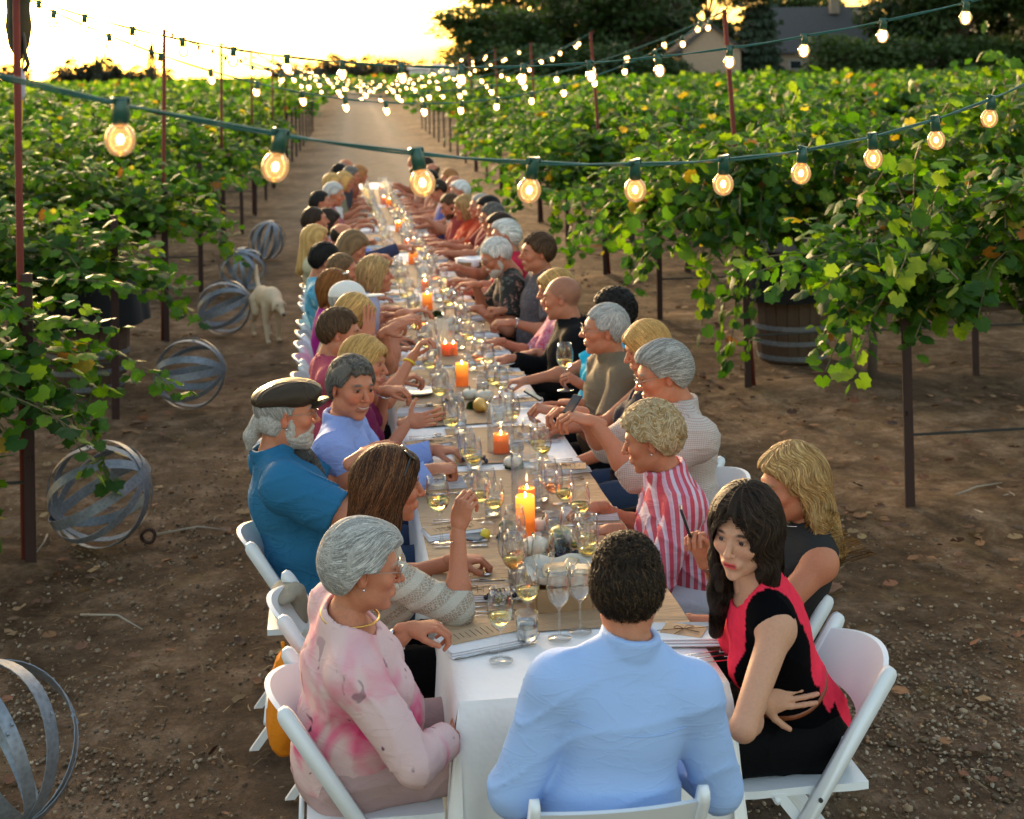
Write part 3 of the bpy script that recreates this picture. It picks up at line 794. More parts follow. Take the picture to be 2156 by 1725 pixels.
def pole_stuff():
    # dark bundle, bag and yellow extension cord on the tall pole
    m = simple('dark_green_fabric', (.022, .026, .014), .9, .4, 25, .6)
    p = at_depth(38, 40, 7.45)
    b = MB()
    prof = [(.01, .30), (.035, .27), (.062, .20), (.058, .10), (.066, .02), (.05, -.08), (.03, -.12), (.01, -.16)]
    b.lathe(prof, 10, wob=lambda w: .18*math.sin(3*w)); o = b.obj('fabric_bundle', m, None, True)
    o.location = (p.x, p.y, p.z-.06); setp(o, 'dark fabric bundle tied near the top of the tall pole', 'bundle')
    q = at_depth(46, 180, 7.42); b = MB(); b.lathe([(.006, .09), (.016, .07), (.02, .02), (.016, -.05), (.006, -.08)], 9, wob=lambda w: .2*math.sin(2*w))
    o = b.obj('plastic_bag', simple('pale_plastic', (.42, .42, .52), .4), None, True); o.location = q; setp(o, 'pale plastic wrap around the plug of the yellow cord', 'wrap')
    b = MB(); P = [at_depth(x, y, 7.42) for x, y in ((52, 110), (46, 150), (47, 200), (44, 260), (42, 330), (37, 400), (36, 460), (40, 520))]
    b.tube(P, .007, 6); o = b.obj('extension_cable', simple('yellow_cord', (.62, .42, .02), .5), None, True); setp(o, 'yellow extension cord hanging down the tall pole into the vine', 'cord')
    b = MB(); P = [at_depth(x, y, 7.42) for x, y in ((44, 60), (50, 80), (52, 110), (60, 135), (52, 150))]; b.tube(P, .012, 6)
    o = b.obj('plug_cable', simple('black_plastic', (.015, .015, .015), .5), None, True); setp(o, 'thick black plug cable looped on the tall pole', 'cable')
pole_stuff()
# ---------------------------------------------------------------- table and what stands on it
TZ = .75
def fold_noise(x, y, s=1.0): return mnoise.noise(Vector((x*s, y*s, .5)))
def clothmat():
    n = NT('white_cloth'); co = n.coord(); no = n.noise(5, 4, .6, co); fi = n.noise(400, 2, .5, co)
    c = n.mix(no.outputs[0], (.84, .83, .84), (.91, .90, .91))
    return n.principled(c, .75, Normal=n.bump(no.outputs[0], .35, .03), Sheen_Weight=.2)
MCLOTH = clothmat()
MNAP = simple('napkin_linen', (.80, .79, .83), .8, .06, 40, .3)
def kraftmat():
    n = NT('kraft_paper'); co = n.coord(); no = n.noise(7, 5, .6, n.mapping(co, (.35, 2.6, 1)), .6); fi = n.noise(90, 3, .6, co)
    c = n.mix(fi.outputs[0], (.36, .235, .135), (.46, .31, .185))
    return n.principled(c, .7, Normal=n.bump(no.outputs[0], .8, .02))
MKRAFT = kraftmat()
MCARD = simple('kraft_card', (.40, .27, .16), .75, .1, 50)
MSTEEL = simple('cutlery_steel', (.62, .62, .64), .18, .05, 20, metal=1.0)
MWHITE = simple('white_resin', (.74, .76, .80), .38, .03, 15)

def tables():
    n_t = 8; L = 2.36; grp = 'cloth-covered tables joined end to end'
    leg = MB()
    for sx in (-1, 1):
        leg.tube([(sx*.3, .25, 0), (sx*.3, .25, .72)], .013, 7); leg.tube([(sx*.3, L-.25, 0), (sx*.3, L-.25, .72)], .013, 7)
    legm = leg.mesh('leg', simple('table_leg', (.12, .12, .12), .5), True)
    tb = MB(); tb.box((0, L/2, .725), (.75, L-.01, .035), b=.004); topm = tb.mesh('tabletop', simple('table_board', (.5, .48, .45), .6))
    for k in range(n_t):
        y0 = k*L
        r = empty('folding_table', (0, y0, 0), label=('folding table at the near end under the front of the white cloth' if k == 0 else '%s folding table of the long row under white cloth' % ORD[k]), cat='table', group=grp)
        link('tabletop', topm, r); link('leg', legm, r)
        # cloth with falling skirt
        W2 = .385; y1 = y0+L+(.0 if k == n_t-1 else .002)
        nx, ny, nz = 14, 40, 12
        V = []; F = []
        # profile across: left hem -> top -> right hem
        prof = [(-1, 1-j/nz) for j in range(nz)] + [(0, i/nx) for i in range(nx+1)] + [(1, (j+1)/nz) for j in range(nz)]
        for j in range(ny+1):
            yy = y0+(y1-y0)*j/ny
            for (s_, t) in prof:
                if s_ == 0: x = -W2+2*W2*t; z = TZ+.0015*fold_noise(x*9, yy*9); dx = 0
                else:
                    fall = t*(.60 if k else .715); fo = .028*t*math.sin(yy*17+3*fold_noise(yy*2, 7.1))+.02*t*fold_noise(yy*5, s_*3)
                    x = s_*(W2+.006+.03*t**.7+fo); z = TZ-.004-fall
                V.append((x, yy, z))
        m = len(prof)
        F = [(j*m+i, j*m+i+1, (j+1)*m+i+1, (j+1)*m+i) for j in range(ny) for i in range(m-1)]
        V = np.array(V); Fl = [np.array(F)]
        if k == 0:     # near-end skirt down to the ground
            nb = len(V); cols = 46; rows_ = 16; Q = []
            for a in range(rows_+1):
                t = a/rows_
                for c in range(cols+1):
                    u = c/cols; x = -W2+2*W2*u; edge = min(u, 1-u)
                    fo = .018*t*math.sin(u*26+1.2*math.sin(u*9))+.012*t*fold_noise(u*6, 2.2)
                    spread = (u-.5)*2*.05*t**.6
                    Q.append((x+spread, y0-(.006*min(1, t*16))-.022*t**.6-fo*1.2, TZ-.715*t+(.0015*fold_noise(x*9, y0*9) if a == 0 else -.002)))
            Fq = [(nb+a*(cols+1)+c, nb+a*(cols+1)+c+1, nb+(a+1)*(cols+1)+c+1, nb+(a+1)*(cols+1)+c) for a in range(rows_) for c in range(cols)]
            V = np.vstack([V, np.array(Q)]); Fl = [np.vstack([Fl[0], np.array(Fq)])]
            # corner folds: cloth cone on both near corners
            for s_ in (-1, 1):
                nb = len(V); Q = []
                for a in range(13):
                    t = a/12
                    for c in range(9):
                        w = c/8*math.pi/2; rr = .004+.075*t**.9*(1+.12*math.sin(w*4)*t)
                        Q.append((s_*(W2-.002+rr*math.cos(w)), y0-rr*math.sin(w), TZ-.003-.715*t))
                Fq = [(nb+a*9+c, nb+a*9+c+1, nb+(a+1)*9+c+1, nb+(a+1)*9+c) for a in range(12) for c in range(8)]
                V = np.vstack([V, np.array(Q)]); Fl = [np.vstack([Fl[0], np.array(Fq)])]
        o = link('tablecloth', fmesh('tablecloth', V, Fl, MCLOTH, True)); setp(o, ('white tablecloth falling in folds behind the man in the light blue shirt' if k == 0 else '%s white tablecloth on the long row of joined tables' % ORD[k]), 'tablecloth', 'white tablecloths on the joined tables')
tables()
KR = [(.45, 2.25, -.385, .385, -.02), (3.05, 4.4, -.385, .20, .03), (2.35, 3.0, -.17, .25, .0), (4.5, 5.1, -.1, .35, 0), (5.1, 6.9, -.30, .385, .02), (7.6, 9.2, -.36, .25, -.02), (9.9, 11.8, -.30, .34, .01), (12.4, 14.6, -.34, .30, 0), (15.2, 17.6, -.3, .33, 0)]
def kraft():
    for i, (y0, y1, x0, x1, a) in enumerate(KR):
        nx, ny = 16, 24
        V = []
        for j in range(ny+1):
            for i2 in range(nx+1):
                u = i2/nx; v = j/ny; x = x0+(x1-x0)*u; y = y0+(y1-y0)*v+a*u
                z = TZ+.005+.0016*(1+math.sin(y*23+4*fold_noise(x*2, y*2)))+(.004*max(0, fold_noise(x*5, y*5)))
                V.append((x, y, z))
        F = [(j*(nx+1)+c, j*(nx+1)+c+1, (j+1)*(nx+1)+c+1, (j+1)*(nx+1)+c) for j in range(ny) for c in range(nx)]
        o = link('paper_runner', fmesh('paper_runner', V, np.array(F), MKRAFT, True))
        setp(o, 'creased brown kraft paper laid across the near end of the white cloth' if i == 0 else '%s brown kraft paper sheet along the white cloth' % ORD[i], 'paper', 'kraft paper sheets on the table')
kraft()

def glassmat(name, tint=(1, 1, 1), ior=1.45):
    # thin-walled glass: reflections over clear transmission
    n = NT(name); g = n.n('ShaderNodeBsdfGlossy'); g.inputs[1].default_value = .03
    t = n.n('ShaderNodeBsdfTransparent'); t.inputs[0].default_value = (*tint, 1)
    lw = n.n('ShaderNodeLayerWeight'); lw.inputs[0].default_value = .22
    mr = n.n('ShaderNodeMapRange'); n.l(lw.outputs['Facing'], mr.inputs[0]); mr.inputs[1].default_value = 0; mr.inputs[2].default_value = 1; mr.inputs[3].default_value = .04; mr.inputs[4].default_value = .75
    mx = n.n('ShaderNodeMixShader'); n.l(mr.outputs[0], mx.inputs[0]); n.l(t.outputs[0], mx.inputs[1]); n.l(g.outputs[0], mx.inputs[2]); n.l(mx.outputs[0], n.o.inputs[0])
    return n.m
MG = glassmat('clear_glass', (.985, .99, .99))
def liquid(name, c):
    n = NT(name); p = n.n('ShaderNodeBsdfGlass'); p.inputs[0].default_value = (*c, 1); p.inputs[1].default_value = 0; p.inputs[2].default_value = 1.33
    n.l(p.outputs[0], n.o.inputs[0]); return n.m
MWINE = liquid('white_wine', (.97, .92, .62)); MROSE = liquid('rose_wine', (.95, .62, .45)); MWATER = liquid('water', (.93, .96, .98))
def wine_glass_meshes():
    b = MB()
    outer = [(.036, .0), (.036, .002), (.012, .005), (.0045, .012), (.004, .05), (.0045, .088), (.012, .098), (.026, .112), (.036, .130), (.0395, .150), (.0385, .172), (.034, .197), (.030, .215)]
    inner = [(.0288, .215), (.0328, .197), (.0373, .172), (.0383, .150), (.0348, .131), (.025, .1135), (.010, .1005), (.001, .0995)]
    b.lathe(outer+inner, 22, cap0=True, cap1=False); g = b.mesh('bowl', MG, True)
    L = {}
    for nm, m_, top in (('w', MWINE, .140), ('w2', MWINE, .132), ('r', MROSE, .134)):
        b = MB(); pr = [(.001, .100), (.0099, .1012), (.0248, .1142), (.0325, .125)]
        if top > .13: pr.append((.0335+.0015*(top-.13)*100, top))
        b.lathe(pr, 22, cap0=False, cap1=True); L[nm] = b.mesh('wine', m_, True)
    return g, L
WG, WL = wine_glass_meshes()
def tumbler_meshes():
    b = MB(); b.lathe([(.028, 0), (.032, .003), (.036, .09), (.0345, .09), (.031, .010), (.001, .010)], 18, cap0=True, cap1=False); g = b.mesh('tumbler', MG, True)
    b = MB(); b.lathe([(.001, .0105), (.0305, .0105), (.0335, .062)], 18, cap0=False, cap1=True); w = b.mesh('water', MWATER, True)
    return g, w
TG, TW = tumbler_meshes()
GG = 'wine glasses on the table'
def wine_glass(x, y, kind='w', label=None, z=TZ+.006, tilt=0, s=1.0):
    r = empty('wine_glass', (x, y, z), RNG.random()*6.28, label=label or {'w': 'stemmed glass of pale white wine among the glasses down the table', 'w2': 'stemmed glass with a little white wine among the place settings', 'r': 'stemmed glass holding rose wine further along the table', 'e': 'empty stemmed wine glass among the place settings'}[kind], cat='wine glass', group=GG+(' holding wine' if kind != 'e' else ' standing empty'))
    r.scale = (s, s, s)
    link('bowl', WG, r)
    if kind in WL: link('wine', WL[kind], r)
    return r
def tumbler(x, y, label=None):
    r = empty('water_glass', (x, y, TZ+.006), label=label or 'short water tumbler among the place settings', cat='tumbler', group='water tumblers on the table')
    link('tumbler_wall', TG, r); link('water', TW, r); return r

def cutlery_meshes():
    b = MB(); b.tube([(0, 0, .003), (0, .11, .004)], [.005, .004], 6, flat=(.35, 1, (0, 0, 1))); b.box((0, .165, .0025), (.018, .11, .002), b=.0008); k = b.mesh('knife', MSTEEL, True)
    b = MB(); b.tube([(0, 0, .003), (0, .13, .004)], [.006, .003], 6, flat=(.35, 1, (0, 0, 1))); b.box((0, .142, .004), (.02, .022, .002))
    for q in (-1.5, -.5, .5, 1.5): b.box((q*.0055, .172, .0045), (.0026, .042, .002))
    f = b.mesh('fork', MSTEEL, True)
    b = MB(); b.tube([(0, 0, .003), (0, .12, .004)], [.006, .003], 6, flat=(.35, 1, (0, 0, 1))); b.lathe([(.001, .0), (.014, .002), (.018, .007)], 10, (0, .14, 0)); s_ = b.mesh('spoon', MSTEEL, True)
    return k, f, s_
KN, FK, SP = cutlery_meshes()
def lay(me, name, x, y, rz, lab, cat, grp, z=TZ+.0085):
    o = link(name, me); o.location = (x, y, z); o.rotation_euler = (0, 0, rz); setp(o, lab, cat, grp); return o
def napkin_mesh():
    V = []; nx, ny = 10, 16; rr = random.Random(4)
    b = MB()
    for lay_ in range(3):
        w = .085-.006*lay_; l = .22-.004*lay_; z = .001+.006*lay_
        b.box((rr.uniform(-.003, .003), rr.uniform(-.003, .003), z+.003), (w*1.6, l, .0052), b=.0015)
    return b.mesh('napkin', MNAP, True)
NAPM = napkin_mesh()
def menu_mesh():
    b = MB(); b.box((0, 0, .001), (.095, .215, .0016)); 
    c = b.mesh('menu_card', MCARD)
    t = MB()
    rr = random.Random(9)
    for i in range(9):
        y = .075-.019*i; w = rr.uniform(.03, .062)
        k = 0; x = -w/2
        while x < w/2:
            d = rr.uniform(.003, .008); t.box((x+d/2, y, .0024), (d, .0022, .0004)); x += d+.0022
    return c, t.mesh('lettering', simple('ink', (.06, .045, .035), .7))
MENU, MTXT = menu_mesh()
BOWM = None
def twine_bow():
    b = MB()
    for s_ in (-1, 1): b.tube([(0, 0, 0), (s_*.012, .010, .004), (s_*.022, .007, .003), (s_*.024, 0, .003), (s_*.012, -.004, .003), (0, 0, 0)], .0009, 4); b.tube([(0, 0, 0), (s_*.03, -.03, .001)], .0011, 4)
    b.tube([(-.068, 0, 0), (-.03, .002, 0), (.03, -.002, 0), (.068, 0, 0)], .0009, 4)
    return b.mesh('twine_bow', simple('brown_twine', (.16, .09, .04), .8), True)
BOWM = twine_bow()
def setting(side, y, k):
    """one place: napkin with menu and bow, cutlery, glasses; side -1 / +1"""
    rn = random.Random(k*7+int(side)+40); far = y > 9
    xe = side*.27; base = math.pi/2*(-side)
    lab_s = 'folded white linen napkin lying at a place along the table'
    o = link('napkin', NAPM); o.location = (side*.275, y, TZ+.006); o.rotation_euler = (0, 0, math.pi/2+rn.uniform(-.2, .2)); setp(o, lab_s, 'napkin', 'napkins at the places')
    if rn.random() < .75:
        m = empty('menu_card', (side*.27, y+rn.uniform(-.02, .02), TZ+.026), math.pi/2+rn.uniform(-.35, .35), label='printed brown kraft menu card on a folded napkin', cat='menu card', group='menu cards at the places')
        link('card', MENU, m)
        if not far: link('lettering', MTXT, m)
    if not far and rn.random() < .6:
        o = link('twine_bow', BOWM); o.location = (side*.27, y, TZ+.03); o.rotation_euler = (0, 0, rn.uniform(-.5, .5)); setp(o, 'brown twine bow tied around a napkin', 'twine', 'twine bows on the napkins')
    for me, nm, dy in ((KN, 'knife', .125), (SP, 'spoon', .16), (FK, 'fork', -.13), (FK, 'fork', -.155)):
        if far and nm == 'spoon': continue
        lay(me, nm, side*(.345+rn.uniform(-.01, .01)), y-side*dy, -side*-math.pi/2+rn.uniform(-.12, .12), 'steel %s laid beside a napkin on the table' % nm, nm, 'steel cutlery at the places')
    gx = side*.15
    kinds = ['w', 'e', 'e'] if rn.random() < .5 else ['w2', 'w', 'e']
    if rn.random() < .18: kinds[1] = 'r'
    for q, kd in enumerate(kinds):
        wine_glass(gx+rn.uniform(-.03, .03)-side*.01*q, y-side*.02+(q-1)*.095+rn.uniform(-.012, .012), kd)
    tumbler(side*(.10+rn.uniform(-.02, .02)), y+.20+rn.uniform(-.02, .02))
SEATL = [.17, .85, 1.62, 2.12, 2.72, 3.32, 3.80, 4.42, 4.85, 5.45]
for k in range(26):
    y = .78+k*.64
    if y > 17.6: break
    setting(-1, y, k); setting(1, y+.12, k+100)
def near_place():
    # hand-placed things on the near end, each measured on the photograph
    P = lambda x, y: G(x, y, TZ+.006)
    for (x, y, kd, lab) in ((1055, 1392, 'w', 'tall stemmed glass of white wine standing nearest on the white cloth beside the menu'),
                            (1112, 1335, 'w', 'white wine glass just behind the nearest one, close to the tumbler'),
                            (1178, 1345, 'e', 'empty stemmed glass beside the shoulder of the man in light blue'),
                            (1222, 1330, 'e', 'empty stemmed glass half hidden by the head of the dark-haired man'),
                            (1090, 1250, 'r', 'glass with a little rose wine in front of the bread box'),
                            (1145, 1262, 'e', 'empty glass overlapping the bread box'),
                            (1085, 1195, 'e', 'empty stemmed glass in front of the big lit candle'),
                            (1232, 1215, 'e', 'stemmed water glass beside the white pumpkin and bread box'),
                            (1222, 1140, 'w', 'white wine glass before the woman in the striped shirt')):
        p = P(x, y); wine_glass(p.x, p.y, kd, lab)
    p = P(1110, 1352); tumbler(p.x, p.y, 'thick water tumbler between the menu and the elbow of the man in light blue')
    p = P(1092, 1245); tumbler(p.x, p.y, 'straight water tumbler behind the rose wine glass')
    p = P(1168, 1130); tumbler(p.x, p.y, 'water tumbler between the candle and the yellow gourd')
    # menu on napkin at the corner
    p = P(1010, 1352); a = math.radians(-14)
    o = link('napkin', NAPM); o.location = (p.x, p.y, TZ+.002); o.scale = (1.15, 1.15, 1); o.rotation_euler = (0, 0, math.pi/2+.30); setp(o, 'folded white napkin under the menu at the near corner of the table', 'napkin')
    m = empty('menu_card', (p.x+.0, p.y+.03, TZ+.023), math.pi/2+.33, label='printed brown kraft menu on the napkin at the near corner of the table', cat='menu card')
    link('card', MENU, m); link('lettering', MTXT, m)
    for (x, y, rz, me, nm, lab) in ((960, 1387, -1.28, KN, 'knife', 'steel knife lying along the near corner napkin'), (955, 1317, -1.5, FK, 'fork', 'fork nearest the fingers of the older woman'), (955, 1304, -1.42, FK, 'fork', 'fork lying behind the other fork by the old hand'),
                                    (980, 1268, -1.55, KN, 'knife', 'long steel knife across the edge of the kraft paper')):
        q = P(x, y); lay(me, nm, q.x, q.y, rz, lab, nm, None, TZ+.004)
    p = P(1440, 1340)
    o = link('napkin', NAPM); o.location = (p.x, p.y, TZ+.003); o.rotation_euler = (0, 0, math.pi/2-.15); o.scale = (1.15, 1.1, 1.2); setp(o, 'white napkin tied with twine beside the woman in coral', 'napkin')
    m = empty('menu_card', (p.x, p.y, TZ+.025), math.pi/2-.5, label='folded kraft card under twine on the napkin beside the woman in coral', cat='menu card'); link('card', MENU, m); m.scale = (.9, .6, 1)
    o = link('twine_bow', BOWM); o.location = (p.x, p.y, TZ+.03); o.scale = (1.3, 1.3, 1.3); setp(o, 'brown twine bow on the napkin beside the woman in coral', 'twine')
    for i, (x, y) in enumerate(((1478, 1377), (1487, 1385), (1490, 1394))):
        q = P(x-38, y+4); lay(SP if i == 2 else KN, 'spoon' if i == 2 else 'fork', q.x, q.y, -1.45-.05*i, 'steel cutlery handle at the near corner beside the woman in coral', 'cutlery', 'cutlery at the coral woman\'s corner', TZ+.004)
    # bread box with cloth
    q = P(1215, 1290)
    r = empty('bread_box', (q.x+.02, q.y+.10, TZ+.007), .03, label='wooden bread box lined with cream cloth in front of the dark-haired man', cat='bread box')
    wd = simple('box_wood', (.33, .20, .10), .7, .3, 12, .4); w, l, h = .30, .17, .075
    for (c, d) in (((0, -l/2, h/2), (w, .009, h)), ((0, l/2, h/2), (w, .009, h)), ((-w/2, 0, h/2), (.009, l-.012, h)), ((w/2, 0, h/2), (.009, l-.012, h)), ((0, 0, .006), (w-.012, l-.012, .008))):
        b = MB(); b.box(c, d, b=.0015); b.obj('plank', wd, r)
    V = []; nx = ny = 26
    for j in range(ny+1):
        for i in range(nx+1):
            u = i/nx*2-1; v = j/ny*2-1; x = u*w*.56; y = v*l*.62
            e = max(abs(u), abs(v)); z = h+.01+.022*mnoise.noise(Vector((u*2.2, v*2.2, 1.0)))+.03*(e > .75)*(e-.75)/.25-.05*(1-e)*.5
            V.append((x, y, z))
    F = [(j*(nx+1)+i, j*(nx+1)+i+1, (j+1)*(nx+1)+i+1, (j+1)*(nx+1)+i) for j in range(ny) for i in range(nx)]
    link('lining_cloth', fmesh('lining_cloth', V, np.array(F), simple('cream_cloth', (.70, .64, .56), .85, .08, 30, .3), True), r)
    for i, (dx, dy, rz) in enumerate(((-.07, .02, .2), (.03, -.01, -.3), (.10, .03, .5), (-.01, .05, 1.2))):
        b = MB(); b.box((0, 0, 0), (.085, .05, .035), b=.011, col=(.78, .62, .42)); o = b.obj('bread_piece', attrmat('bread_crumb', .85, .5, 50), None, True)
        o.matrix_world = Matrix.Translation((q.x+.02+dx, q.y+.10+dy, TZ+.105)) @ Matrix.Rotation(rz, 4, 'Z') @ Matrix.Rotation(.25, 4, 'X')
        setp(o, 'chunk of pale bread lying in the cloth-lined box', 'bread', 'chunks of bread in the box')
near_place()

def candles():
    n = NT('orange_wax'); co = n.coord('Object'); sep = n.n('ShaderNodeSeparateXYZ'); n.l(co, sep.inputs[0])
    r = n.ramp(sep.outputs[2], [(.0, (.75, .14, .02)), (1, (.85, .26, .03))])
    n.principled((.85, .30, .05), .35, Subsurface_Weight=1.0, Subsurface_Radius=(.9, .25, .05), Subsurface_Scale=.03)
    # lit wax: wick light soaking through is painted in as emission, strongest near the flame
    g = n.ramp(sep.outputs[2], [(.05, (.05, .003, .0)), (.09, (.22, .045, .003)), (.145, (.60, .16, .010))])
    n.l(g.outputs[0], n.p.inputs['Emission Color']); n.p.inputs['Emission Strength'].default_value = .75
    wax = n.m
    k = NT('flame'); e = k.n('ShaderNodeEmission'); e.inputs[0].default_value = (1., .62, .22, 1); e.inputs[1].default_value = 14; k.l(e.outputs[0], k.o.inputs[0]); fl = k.m
    wick = simple('wick', (.02, .02, .02))
    def pillar(x, y, h, rad, lab, glass=True, z0=TZ+.007, grp='orange pillar candles down the middle of the table'):
        r = empty('candle', (x, y, z0), label=lab, cat='candle', group=grp)
        b = MB(); s = h/.15; b.lathe([(rad*.97, 0), (rad, .004), (rad, .143*s), (rad*.93, .15*s), (rad*.86, .147*s), (rad*.6, .137*s), (.002, .135*s)], 24, cap0=True, cap1=True)
        V = np.vstack(b.v); 
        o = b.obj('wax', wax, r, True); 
        b = MB(); b.tube([(0, 0, h-.02), (.001, 0, h-.002)], .0012, 5); b.obj('wick', wick, r)
        b = MB(); b.lathe([(.0005, h-.008), (.0045, h-.002), (.0045, h+.003), (.0026, h+.009), (.0005, h+.015)], 10); b.obj('flame', fl, r, True)
        if glass:
            t = empty('hurricane_glass', (x, y, z0-.001), label='clear cylinder vase around '+lab.split(' ', 1)[1], cat='glass vase', group='glass cylinders around the candles')
            b = MB(); R_ = .062; b.lathe([(R_, 0), (R_+.0015, .002), (R_+.001, .232), (R_-.001, .234), (R_-.002, .232), (R_-.002, .004), (.002, .004)], 28, cap0=True, cap1=False); b.obj('cylinder', MG, t, True)
        return r
    C = [(1107, 1128, .150, .036, False, 'tall burning orange candle nearest on the table'), (1110, 1072, .085, .034, True, 'low orange candle in glass just behind the nearest tall one'),
         (1055, 952, .085, .036, True, 'orange candle in a glass cylinder before the gray-haired phone users'), (973, 812, .125, .036, False, 'tall orange candle between the purple pen and the yellow wristband'),
         (938, 748, .075, .024, True, 'small orange candle of the close pair'), (955, 748, .075, .024, False, 'second small orange candle of the close pair'),
         (900, 652, .12, .038, False, 'orange candle facing the man in the white cap'), (895, 612, .08, .03, True, 'small orange candle behind the cap wearer\'s candle'), (870, 555, .10, .042, False, 'round bright orange candle beside the bread basket'),
         (858, 520, .07, .03, True, 'orange candle past the round bright one'), (840, 488, .11, .040, False, 'orange candle facing the woman in orange'), (820, 438, .12, .042, False, 'blurred orange candle in the far third of the table'),
         (808, 430, .10, .04, True, 'blurred orange candle beside its taller neighbour'), (806, 408, .10, .04, True, 'orange candle near the far end of the table')]
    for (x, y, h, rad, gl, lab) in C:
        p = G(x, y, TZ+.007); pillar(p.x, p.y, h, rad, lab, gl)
    # small saucer under the nearest candle
    p = G(1107, 1128, TZ+.006); b = MB(); b.lathe([(.035, 0), (.05, .002), (.062, .006), (.06, .0065), (.04, .003), (.001, .002)], 24, cap1=False)
    o = b.obj('saucer', simple('white_china', (.7, .7, .7), .2), None, True); o.location = (p.x, p.y, TZ+.0055); setp(o, 'white saucer under the nearest burning candle', 'saucer')
candles()
def gourds():
    wm = simple('white_pumpkin_skin', (.72, .66, .54), .5, .08, 12, .1); st = simple('pumpkin_stem', (.22, .22, .08), .8)
    b = MB(); prof = [(.004, .0)]+[(.048*math.sin(math.pi*t)**.7, .030-.030*math.cos(math.pi*t)) for t in np.linspace(.08, .92, 9)]+[(.006, .052)]
    b.lathe(prof, 40, wob=lambda w: .07*abs(math.cos(w*5))-.05); pm = b.mesh('body', wm, True)
    b = MB(); b.tube([(0, 0, .05), (.003, 0, .062), (.01, .003, .074)], [.006, .004, .0045], 6); sm = b.mesh('stem', st, True)
    def pump(x, y, s, lab):
        p = G(x, y, TZ+.006); r = empty('mini_pumpkin', (p.x, p.y, TZ+.006), RNG.random()*6, label=lab, cat='pumpkin', group='small white pumpkins of the centrepieces'); r.scale = (s,)*3
        link('body', pm, r); link('stem', sm, r)
    pump(1127, 1168, 1.05, 'small white pumpkin with green stem before the nearest candle'); pump(1142, 1118, .8, 'white pumpkin tucked behind the nearest candle'); pump(1020, 845, 1.0, 'white pumpkin beside the tall candle in the middle'); pump(990, 840, .9, 'second white pumpkin in the middle centrepiece')
    for (x, y) in ((905, 620), (862, 505), (960, 700), (1080, 985)): pump(x, y, .85, 'pale little pumpkin in a centrepiece further down')
    # yellow-green gourds
    gm = NT('striped_gourd'); co = gm.coord(); w = gm.n('ShaderNodeTexWave', wave_type='BANDS', bands_direction='Y'); w.inputs['Scale'].default_value = 30; w.inputs['Distortion'].default_value = 2; gm.l(co, w.inputs[0])
    gm.principled(gm.ramp(w.outputs[0], [(.3, (.55, .42, .08)), (.6, (.16, .20, .04))]).outputs[0], .45); gmm = gm.m
    for (x, y, rz, s, lab, m_) in ((1185, 1155, .4, 1.15, 'yellow and green striped gourd lying beside the nearest pumpkin', gmm), (1070, 1118, 1.5, .6, 'small green gourd left of the nearest candle', simple('green_gourd', (.10, .15, .04), .5)),
                             (1012, 868, .2, 1.0, 'orange-yellow gourd in the middle centrepiece', simple('amber_gourd', (.62, .34, .06), .45)), (925, 885, .2, 1.0, 'curled brown paper gourd near the open hand', simple('brown_gourd', (.36, .2, .07), .6)), (905, 770, 1.2, .8, 'brown gourd in front of the yellow wristband', simple('brown_gourd_b', (.30, .16, .06), .6))):
        p = G(x, y, TZ+.006); b = MB()
        b.lathe([(.003, -.06), (.022, -.05), (.036, -.02), (.035, .01), (.024, .035), (.014, .055), (.012, .075), (.004, .085)], 16, wob=lambda w: .05*math.cos(7*w))
        r = b.obj('gourd', m_, None, True); r.matrix_world = Matrix.Translation((p.x, p.y, TZ+.006+.034*s)) @ Matrix.Rotation(rz, 4, 'Z') @ Matrix.Rotation(math.pi/2, 4, 'X') @ Matrix.Scale(s, 4)
        setp(r, lab, 'gourd')
    # moss balls and herb tufts
    mm = attrmat('moss', .9, .8, 60)
    for (x, y, s, lab) in ((1082, 985, .045, 'dark green moss ball beside the candle in the glass cylinder'), (920, 668, .045, 'green herb tuft in front of the cap wearer\'s candle'), (1150, 1170, .03, 'dark moss tuft between pumpkin and gourd'), (995, 860, .03, 'moss tuft by the amber gourd'), (1062, 1135, .026, 'dark moss tuft under the lemon')):
        p = G(x, y, TZ+.006); n_ = 420; d = RNG.normal(size=(n_, 3)); d /= np.linalg.norm(d, axis=1, keepdims=True); d[:, 2] = abs(d[:, 2])
        V, F, C, _ = leaf_cloud(d*s*.8*RNG.uniform(.7, 1, (n_, 1)), d, np.full(n_, .014), 0, 0, RNG, 0)
        o = link('moss_tuft', fmesh('moss_tuft', V, F, mm, True, C*.7)); o.location = (p.x, p.y, TZ+.01); setp(o, lab, 'moss')
    gr = simple('dark_grape', (.012, .012, .03), .25)
    b = MB()
    for i in range(26):
        c = np.array([RNG.normal()*.028, RNG.normal()*.018, .012+.012*RNG.random()]); b.lathe([(.001, -.009), (.006, -.007), (.009, 0), (.006, .007), (.001, .009)], 8, c)
    gmx = b.mesh('grape_cluster', gr, True)
    for (x, y, lab) in ((1190, 1178, 'dark grapes lying behind the bread box'), (1050, 1268, 'dark grapes at the edge of the bread box'), (1000, 975, 'dark grapes in front of the candle in the glass cylinder'), (958, 850, 'dark grapes in the middle of the table')):
        p = G(x, y, TZ+.006); o = link('grape_cluster', gmx); o.location = (p.x, p.y, TZ+.006); o.rotation_euler = (0, 0, RNG.random()*6); setp(o, lab, 'grapes')
    p = G(1022, 1135, TZ+.006); b = MB(); b.lathe([(.002, -.02), (.014, -.014), (.02, 0), (.014, .014), (.002, .02)], 12); o = b.obj('lemon_wedge', simple('lemon_peel', (.75, .58, .05), .5), None, True); o.location = (p.x, p.y, TZ+.024); setp(o, 'small yellow lemon piece near the raised arm', 'lemon')
